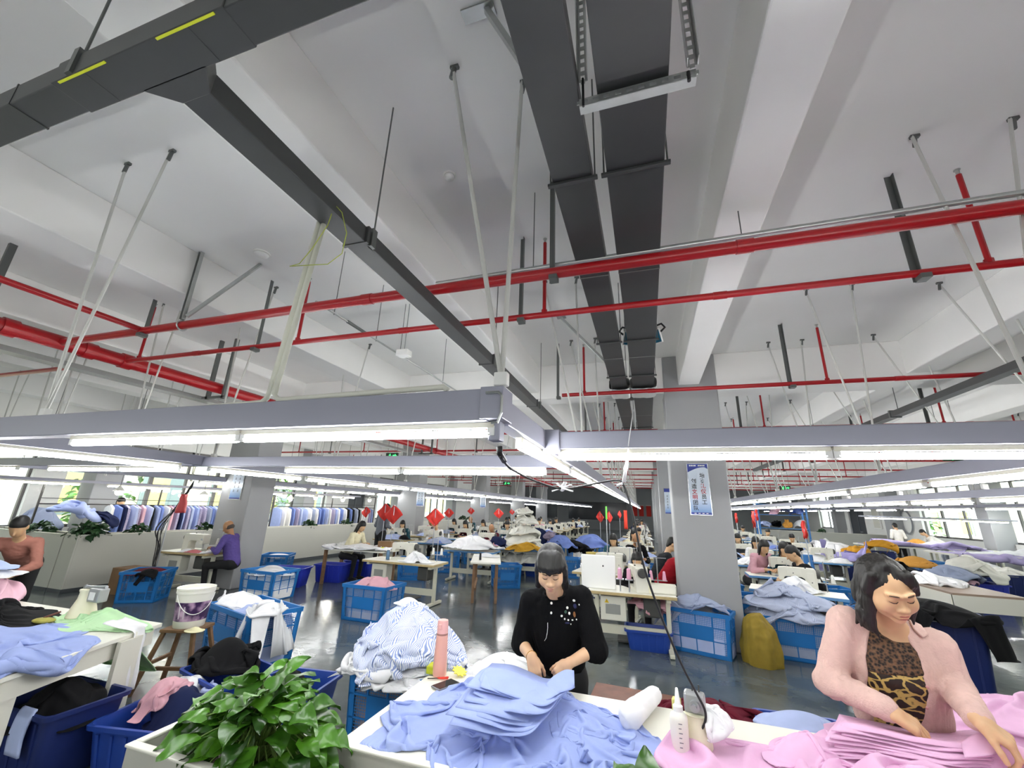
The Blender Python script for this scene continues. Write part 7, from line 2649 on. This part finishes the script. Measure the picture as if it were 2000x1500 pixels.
def plain_sign(lab, x, y, z, w, h):
    t = thing('wall_notice', lab, 'sign', (x, y, z))
    MB().bx(-w / 2 - .012, w / 2 + .012, -.014, 0, -.012, h + .012).build('frame', Msf, t)
    MB().bx(-w / 2, w / 2, -.017, -.013, 0, h).build('board', Msp, t)
    MB().bx(-w / 2, w / 2, -.0185, -.017, h * .86, h).bx(-w / 2, w / 2, -.0185, -.017, 0, .045 * h).build('bands', Msb, t)
    b = MB()
    for c, n in ((w * .2, 5), (-w * .2, 5)):
        for k in range(n):
            z0 = h * .7 - k * h * .115
            b.bx(c - .02, c + .02, -.0185, -.017, z0, z0 + .006).bx(c - .004, c + .004, -.0185, -.017, z0 - .02, z0 + .03).bx(c - .024, c + .024, -.0185, -.017, z0 - .022, z0 - .016)
    b.build('print', Mink, t)
    return t


plain_sign('blue and white notice on the pillar behind the bald man', -8.55, 6.968, 1.76, .30, .74)
plain_sign('small looking blue and white notice on the pillar beyond the grey shirted man', -8.02, 13.998, 1.74, .28, .74)
plain_sign('small looking blue notice on the third pillar along the left', -7.78 - .5, 20.998, 1.75, .28, .74)
plain_sign('blue and white notice on the second pillar of the middle row, half hidden', .66, 13.998, 1.77, .28, .74)

# green exit signs
Mgr = mat('exit_green', '#1f9d45', .4, emit='#39e06a', estr=1.6)
Mgd = mat('exit_housing', '#27402f', .4)
for i, (px, py, Y, lab) in enumerate(((1864, 893, 11, 'green exit sign with running man and arrow hung at upper right'), (766, 890, 10.2, 'green exit sign hung above the middle of the left troughs'),
                                      (990, 944, 20, 'green exit sign far down the hall left of the aisle'), (1533, 953, 20, 'green exit sign far down the hall right of the pillar'))):
    p = at(px, py, Y=Y)
    t = thing('exit_sign', lab, 'exit sign', tuple(p))
    MB().bx(-.2, .2, -.02, .02, -.08, .08).build('housing', Mgd, t, bevel=.004)
    b = MB()
    b.prism([(.16, 0), (.10, .045), (.10, .018), (.03, .018), (.03, -.018), (.10, -.018), (.10, -.045)], -.024, -.02, 'y')
    b.sphere((-.06, -.021, .045), (.014, .003, .014), 10, 6)
    for a_, c_ in (((-.06, .03), (-.075, -.012)), ((-.065, .025), (-.03, .005)), ((-.065, .022), (-.1, .012)), ((-.075, -.01), (-.045, -.03)), ((-.045, -.03), (-.05, -.06)), ((-.075, -.01), (-.1, -.045)), ((-.1, -.045), (-.13, -.045))):
        b.bar((a_[0], -.022, a_[1]), (c_[0], -.022, c_[1]), .014, .004, (0, 1, 0))
    b.build('pictogram', Mgr, t, fixn=True)
    MB().cyl((-.15, 0, .08), (-.15, 0, ZC - p[2]), .005, 6).cyl((.15, 0, .08), (.15, 0, ZC - p[2]), .005, 6).build('hanger', M_galvd, t)

# ------------------------------------------------------------------ left: racks, hanging shirts, lamps, plants
rk = [('white', C_white), ('black', C_black), ('pale blue', C_blue2), ('white', C_white), ('grey', C_grey), ('navy', C_navy), ('pale blue', C_blue), ('pink', C_pink2), ('mid blue', cloth('mid_blue', '#6f83c0')), ('lavender striped', stripes('lavender', '#b9b3cf', '#8d88ab', 300))]
Mrack = mat('rack_dark', '#3f3d3c', .5, .5)


def rack(lab, X, y0, y1, z, top=2.05):
    t = thing('garment_rack', lab, 'rack', (X, y0, 0))
    for y in (y0, (y0 + y1) / 2, y1):
        MB().bx(X - .015, X + .015, y - .015, y + .015, 0, top).bx(X - .25, X + .25, y - .02, y + .02, 0, .03).build('post', Mrack, t, world=True)
    MB().cyl((X, y0, z), (X, y1, z), .013, 8).cyl((X, y0, z + .12), (X, y1, z + .12), .008, 8).bx(X - .015, X + .015, y0, y1, top - .03, top).build('rail', Mrack, t, world=True)
    return t


rack('dark metal garment rack along the left windows, nearer one', -12.4, 5.6, 10.3, 1.53)
rack('dark metal garment rack along the left windows, farther one', -12.4, 11.6, 17.4, 1.55)


def shirt_mesh(seed):
    rs_ = np.random.RandomState(seed)
    prof = [(-.06, 0), (-.22, -.07), (-.25, -.32), (-.235, -.66), (.235, -.66), (.25, -.32), (.22, -.07), (.06, 0)]
    rows = []
    for s in (-1, 1):
        rows.append([(x + .006 * rs_.normal(), s * (.018 + .012 * (z < -.05)), z) for x, z in prof])
    b = MB()
    n = len(prof)
    V = rows[0] + rows[1]
    F = [tuple(range(n)), tuple(range(2 * n - 1, n - 1, -1))] + [((i + 1) % n, i, n + i, n + (i + 1) % n) for i in range(n)]
    return b.add(V, F)


shp = [shirt_mesh(i).build('hanging_shirt', C_white, smooth='auto', bevel=.012, fixn=True) for i in range(2)]
k = 0
rs = np.random.RandomState(8)
for (y0, y1, st, lab) in ((6.9, 10.2, .115, 'near the left windows'), (11.8, 17.2, .19, 'beyond the left pillar')):
    y = y0
    while y < y1:
        nm, m = rk[rs.randint(len(rk))]
        o = shp[k % 2] if k < 2 else shp[k % 2].copy()
        if k >= 2:
            COL.objects.link(o)
        o.location = (-12.4, y, 1.53)
        o.rotation_euler = (0, 0, rs.uniform(-.2, .2))
        o.material_slots[0].link = 'OBJECT'
        o.material_slots[0].material = m
        tag(o, '%s shirt hanging in the row on the rack %s' % (nm, lab), 'shirt', '%s shirts hanging on the rack %s' % (nm, lab))
        if k >= 2:
            pass
        y += st * rs.uniform(.8, 1.2)
        k += 1
pile('hanging_shirt', C_blue, -12.1, 6.05, .9, .34, .5, .62, 0, 170, 36, 1.3, 'large light blue shirt spread on the rack near the left windows', 'shirt', pw=4)
pile('hanging_shirt', C_navy, -12.0, 6.55, .85, .26, .26, .5, 0, 171, 26, 1.3, 'navy garment beside the large light blue shirt near the left windows', 'shirt', pw=4)
pile('garment_pile', C_grey, -13.2, 6.1, .85, .4, .35, .55, 0, 172, 30, 1.4, 'grey and white garments heaped left of the large light blue shirt', 'clothes', pw=3)
t = thing('table', 'table under the garments near the left windows', 'table', (-12.2, 7.1, 0), 0)
MB().bx(-.5, .5, -1.1, 1.3, .80, .84).build('table_top', M_wtop, t)
for sx in (-1, 1):
    for yy in (-1.05, 1.25):
        MB().bx(sx * .45 - .02, sx * .45 + .02, yy - .02, yy + .02, 0, .8).build('leg', M_stand, t)
tag(MB().cyl((-13.75, 5.15, 0), (-13.75, 5.15, 2.6), .07, 14).build('red_post', M_red, smooth='auto'), 'red vertical pipe in the corner by the left windows', 'pipe')
Mbulb = mat('bulb', '#ffffff', .5, emit='#fff6e4', estr=45)
Mshade = mat('lamp_shade_white', '#eceae2', .4)
lp = [(233, 957), (398, 965), (556, 966), (568, 972), (617, 970), (670, 974), (722, 975)]
LPO = None
for i, (px, py) in enumerate(lp):
    p = at(px, py, X=-11.4)
    if LPO is None:
        t = thing('pendant_lamp', 'small white pendant lamp with a glowing bulb before the left windows', 'lamp', (0, 0, 0), 0, 'pendant lamps before the left windows')
        MB().lathe([(.03, .09), (.035, .07), (.11, -.02), (.105, -.02), (.03, .06)], n=18).build('shade', Mshade, t, smooth='auto')
        MB().sphere((0, 0, -.05), .065, 12, 8).build('bulb', Mbulb, t, smooth=True)
        MB().cyl((0, 0, .08), (0, 0, 2.35), .005, 6).build('cord', M_blk, t)
        LPO = proto(t)
        LPO.location = p
    else:
        dup(LPO, tuple(p))
PL = [(45, 1015), (178, 1030), (235, 1016), (405, 1020), (605, 1022), (677, 1022), (785, 1016), (815, 1012), (850, 1011), (905, 1010), (920, 1012), (948, 1010)]
ppr = None
for i, (px, py) in enumerate(PL):
    p = at(px, py, X=-10.52)
    if px < 100:
        loc = (-11.9, 5.56, .975)
    elif px == 235:
        loc = (-10.53, 6.5, .975)
    else:
        loc = (-10.53, p[1], .975)
    lab = 'dark green leafy plant standing in the planter on top of the left partition'
    if ppr is None:
        ppr = proto(plant(lab, loc, .20, .20, .17, 60, .12, 40, M_leafd, stems=False, name='potted_plant', group='dark plants on the left partition', low=-.1))
    else:
        dup(ppr, loc, i * 1.3, sc=rs.uniform(.85, 1.15))
t = plant('dark green leafy plant at the corner of the left partition', (-10.5, 5.62, .98), .26, .26, .2, 80, .14, 44, M_leafd, stems=False, name='potted_plant', low=-.2)

# ------------------------------------------------------------------ right hand side of the hall
t = thing('work_table', 'brown topped table with white sides behind the woman in the cardigan', 'table', (4.85, 10.2, 0), .0)
MB().bx(-.45, .45, -1.5, 1.5, .72, .75).build('table_top', mat('brown_laminate', '#8d7a6a', .4), t)
MB().bx(-.46, .46, -1.52, -1.48, .5, .72).bx(.42, .46, -1.5, 1.5, .52, .72).bx(-.46, -.42, -1.5, 1.5, .52, .72).build('apron', M_wside, t)
for sx in (-1, 1):
    for yy in (-1.42, 1.42):
        MB().bx(sx * .42 - .05, sx * .42 + .05, yy - .05, yy + .05, 0, .72).build('leg', M_wside, t)
HP = [(4.75, 9.9, .755, .38, .5, .12, C_white, 'white scraps on the brown topped table behind the woman in the cardigan'),
      (4.75, 11.3, .755, .4, .4, .2, C_black, 'black garments at the far end of the brown topped table'),
      (5.2, 12.6, .60, .6, .5, .32, C_black, 'black garments heaped behind the head of the woman in the cardigan'),
      (6.3, 13.6, .6, .45, .4, .34, cloth('orange', '#d39a4a'), 'orange garments on the heap right of the black ones'),
      (6.5, 12.7, .5, .55, .45, .34, C_grey, 'grey garments on the heap right of the black ones'),
      (5.6, 14.9, .7, .5, .4, .34, cloth('mustard2', '#c08a28'), 'mustard garments heaped upper left of the woman in the cardigan'),
      (7.3, 17.5, .8, .5, .4, .36, cloth('mustard2', '#c08a28'), 'mustard garments heaped beside the dark door'),
      (5.2, 15.6, .75, .6, .4, .36, C_white, 'white garments heaped left of the mustard ones'),
      (4.9, 13.6, .75, .55, .36, .2, cloth('lavender_plain', '#9a93c2'), 'lavender garments behind the head of the woman in the cardigan')]
for i, (x, y, z, rx, ry, h, m, lab) in enumerate(HP):
    pile('garment_pile', m, x, y, z, rx, ry, h, .3 * i, 180 + i, 32, 1.42, lab, 'clothes', pw=3, low=max(.02, z - .35))
    if z < .75 or x > 6:
        tub('blue tub under the %s' % lab, (x, y, 0), .2 * i, .8, .6, z, M_navy)
for i, (x, y, L, lab) in enumerate(((5.3, 15.3, 1.7, 'blue edged table under the white and mustard garments'), (4.9, 13.6, 1.3, 'blue edged table under the lavender garments'))):
    t = thing('table', lab, 'table', (x, y, 0))
    stand(t, L, .7, .73, None, M_btab)
tub('royal blue tub under the white heap right of the woman in the cardigan', (7.0, 13.0, 0), .1, 1.0, .6, .5, mat('bin_royal', '#2434a8', .4))
pile('garment_pile', C_crm, 7.0, 13.0, .48, .62, .42, .55, .1, 195, 46, 1.42, 'white garments heaped high over the royal blue tub at right', 'clothes', pw=2.5, low=.2)
pile('garment_pile', C_grey, 6.45, 12.75, .42, .3, .26, .35, .2, 196, 30, 1.4, 'pale blue garment at the left of the white heap at right', 'clothes', low=.12)
pile('garment_pile', C_pink2, 6.75, 12.6, .38, .2, .16, .2, .2, 197, 26, 1.4, 'pink garment hanging at the foot of the white heap at right', 'clothes', low=.1)
for i, (x, y) in enumerate(((8.6, 14.6), (9.8, 14.9), (9.0, 16.2))):
    tub('%s navy tub at the right edge of the picture' % ('nearest', 'right', 'far')[i], (x, y, 0), .1, 1.2, .8, .6, M_navy, 'navy tubs at right')
    pile('garment_pile', (C_crm, C_black, C_white)[i], x, y, .56, .5, .34, .16, 0, 198 + i, 28, 1.4, '%s in the navy tub at the right edge' % ('cream cloth', 'black cloth', 'white cloth')[i], 'clothes')
crate('light blue crate beside the white heap at right', (7.3, 15.2, 0), .1, .8, .6, .75)
C_lil = cloth('lilac', '#a79cc4')
for i, (x0, x1, y, lab) in enumerate(((8.2, 12.2, 21.2, 'long cutting table with lilac cloth by the right windows, farther one'), (9.0, 12.7, 18.0, 'long cutting table with lilac cloth by the right windows, nearer one'))):
    t = thing('cutting_table', lab, 'table', ((x0 + x1) / 2, y, 0))
    L = x1 - x0
    MB().bx(-L / 2, L / 2, -.8, .8, .80, .85).build('table_top', M_wtop, t)
    for sx in (-1, 0, 1):
        for yy in (-.7, .7):
            MB().bx(sx * L * .46 - .03, sx * L * .46 + .03, yy - .03, yy + .03, 0, .8).build('leg', M_stand, t)
    cx = (x0 + x1) / 2
    gt = (lambda x0, x1, y: (lambda X, Y: np.where((X > x0) & (X < x1) & (np.abs(Y - y) < .8), .855, .25)))(x0, x1, y)
    P = drape(patch4((x0 + .1, y - 1.35), (x1 - .4 - i, y - 1.35), (x0 + .1, y + .5), (x1 - .4 - i, y + .5), 50, 30, H=lambda X, Y: np.full(X.shape, .86), lift=.03), gt, grow=1.05, seed=210 + i, steps=80)
    tag(cloth_obj('fabric', P, C_lil, th=.004), 'lilac cloth hanging over the front of the %s cutting table' % ('farther', 'nearer')[i], 'fabric')
    pile('fabric', C_white, cx + .5, y + .2, .86, 1.2, .4, .1, 0, 212 + i, 34, 1.3, 'white fabric laid out on the %s cutting table' % ('farther', 'nearer')[i], 'fabric')
pile('fabric', cloth('orange', '#d39a4a'), 10.2, 21.6, .86, .5, .3, .22, 0, 215, 30, 1.4, 'orange fabric in front of the person at the farther cutting table', 'fabric')
# blue shelf rack and low wall far right
t = thing('shelf_rack', 'blue steel shelf rack full of garments far right of the pillar', 'rack', (7.0, 27.2, 0))
Mrb = mat('rack_blue', '#3b78b8', .45)
for sx in (-1, 1):
    for sy in (-1, 1):
        MB().bx(sx * 1.15 - .04, sx * 1.15 + .04, sy * .35 - .04, sy * .35 + .04, 0, 2.5).build('post', Mrb, t)
for z in (.5, 1.2, 1.9, 2.45):
    MB().bx(-1.2, 1.2, -.4, .4, z - .03, z).build('shelf', Mrb, t)
kk = 0
for z in (1.2, 1.9):
    for x in (-.8, -.25, .3, .85):
        m, nm = [(C_blue2, 'pale blue'), (C_black, 'black'), (cloth('orange', '#d39a4a'), 'orange'), (C_white, 'white'), (C_navy, 'navy'), (C_pink2, 'pink'), (C_grey, 'grey'), (cloth('mid_blue', '#6f83c0'), 'mid blue')][kk]
        pile('garment_pile', m, 7.0 + x, 27.2, z + .002, .26, .26, .34, 0, 220 + kk, 20, 1.4, '%s garments on the %s shelf of the far blue rack' % (nm, 'middle' if z < 1.5 else 'upper'), 'clothes', pw=4)
        kk += 1
planter('wall_partition', 6.4, 12.6, 29.4, 29.8, 1.0, 0)
dup(ppr, (9.6, 29.6, .975), .5, 'dark green leafy plant on the low white wall far right', 'dark plants far right')
t = thing('chair', 'blue office chair between the sewing lines at right', 'chair', (3.35, 11.4, 0), .2)
MB().bx(-.22, .22, -.22, .22, .44, .48).build('seat', Mrb, t, bevel=.015)
MB().bx(-.22, .22, .2, .225, .6, .98).build('backrest', Mrb, t, bevel=.02)
for sx in (-1, 1):
    MB().tube([(sx * .2, -.2, 0), (sx * .2, -.2, .45)], .012, 6).build('leg', M_blk, t)
    MB().tube([(sx * .2, .21, 0), (sx * .2, .21, .95)], .012, 6).build('leg', M_blk, t)
t = thing('wall_cabinet', 'small white cabinet on the right wall beside the dark door', 'cabinet', (XR - .16, 30.6, 0))
MB().bx(-.08, 0, -.4, .4, 1.3, 2.5).build('body', M_whp, t, bevel=.01)
MB().bx(-.085, -.08, -.36, .36, 1.35, 2.45).build('door', M_wside, t)
MB().bx(-.1, -.085, .26, .3, 1.85, 1.95).build('handle', M_steel, t)
t = thing('air_hose', 'grey air hoses coiled on the right wall between the door and the windows', 'hose', (XR - .2, 27.4, 1.5))
for i in range(3):
    MB().tube([(XR - .2, 27.6 + (.45 + .05 * i) * cos(a), 1.75 + (.55 + .04 * i) * sin(a)) for a in np.linspace(0, 6.1, 30)], .012, 6).build('hose', mat('hose_grey', '#8b8e92', .4), t, smooth=True, world=True)
# cream wall cabinets at the end wall and dark openings
for i, (x0, x1) in enumerate(((-13.0, -9.0), (-7.8, -2.0), (2.0, 7.0))):
    w = struct(MB().bx(x0, x1, YF - .05, YF, .9, 2.6).build('window_%d' % (20 + i), mat('end_dark_glass', '#30353a', .15)))
b = MB()
for i, (x, m) in enumerate(((-1.2, 0), (-.6, 1), (0.1, 0), (.8, 1))):
    t = thing('banner', 'red banner hung on the end wall of the hall', 'banner', (x, YF, 1.9), 0, 'red banners on the end wall')
    MB().bx(-.22, .22, -.02, 0, -.5, .5).build('cloth', mat('flag_red', '#c4281f', .7), t)
    MB().bx(-.26, .26, -.03, .0, .5, .54).build('rod', M_galv, t)

# ------------------------------------------------------------------ what stands outside the windows
Mfa = mat('facade_beige', '#c9bfa0', .8, var=.05, scale=.4)
Mfb = mat('facade_white', '#d8d6cc', .8)
Mfw = mat('facade_glass', '#7d8a86', .2)
Mfy = mat('facade_curtain', '#d8c873', .7)
for i, (X, s, lab) in enumerate(((-27.0, 1, 'beige building across from the left windows'), (27.0, -1, 'beige building across from the right windows'))):
    t = thing('building', lab, 'building', (X, 12, -3))
    MB().bx(X - 4, X + 4, -12, 46, -3, 9).build('walls', Mfa, t, world=True)
    b2, b3, b4 = MB(), MB(), MB()
    xf_ = X + s * 4
    for y in np.arange(-10, 45, 3.4):
        b2.bx(xf_ - .02, xf_ + .03, y, y + 1.9, .9, 2.7).bx(xf_ - .02, xf_ + .03, y, y + 1.9, 4.4, 6.2)
        b3.bx(xf_ + s * .03, xf_ + s * .05, y + .3, y + 1.2, 1.0, 2.6)
        b4.bx(xf_ - .1, xf_ + .1, y + 2.3, y + 2.9, -3, 9)
    b2.build('windows', Mfw, t, world=True)
    b3.build('curtains', Mfy, t, world=True)
    b4.build('pilasters', Mfb, t, world=True)
struct(MB().bx(-60, XL - .3, -40, 80, -3.2, -3).bx(XR + .3, 60, -40, 80, -3.2, -3).build('ground_outside', mat('paving', '#9b988f', .9)))
for i, (x, y) in enumerate(((19, 27), (17, 36), (18, 40), (-20.5, 11), (-20, 19))):
    t = thing('tree', '%s tree outside the %s windows' % (('first', 'second', 'third', 'nearer', 'farther')[i], 'right' if x > 0 else 'left'), 'tree', (x, y, -3))
    MB().cyl((0, 0, 0), (0, 0, 3.2), .14, 10, .09).build('trunk', M_wood, t)
    V = MB()
    for k in range(260):
        a_, e_, r_ = rs.uniform(0, 6.28), rs.uniform(-1, 1.5), rs.uniform(.6, 1.5)
        q = np.array((cos(a_) * cos(e_) * r_, sin(a_) * cos(e_) * r_, 4.2 + sin(e_) * r_ * 1.2))
        leafgeo(V, q, (rs.normal(), rs.normal(), -.3), (rs.normal() * .3, rs.normal() * .3, 1), .3, .2, .2, k)
    V.build('crown', M_leaf, t, smooth=True)
# ================================================================== lettering curves become plain meshes
_dg = bpy.context.evaluated_depsgraph_get()
for o in TEXTS:
    me = bpy.data.meshes.new_from_object(o.evaluated_get(_dg))
    nm, par, mw, mtl = o.name, o.parent, o.matrix_local.copy(), o.data.materials[0]
    me.materials.clear()
    me.materials.append(mtl)
    bpy.data.objects.remove(o, do_unlink=True)
    q = bpy.data.objects.new(nm, me)
    COL.objects.link(q)
    q.parent = par
    q.matrix_local = mw
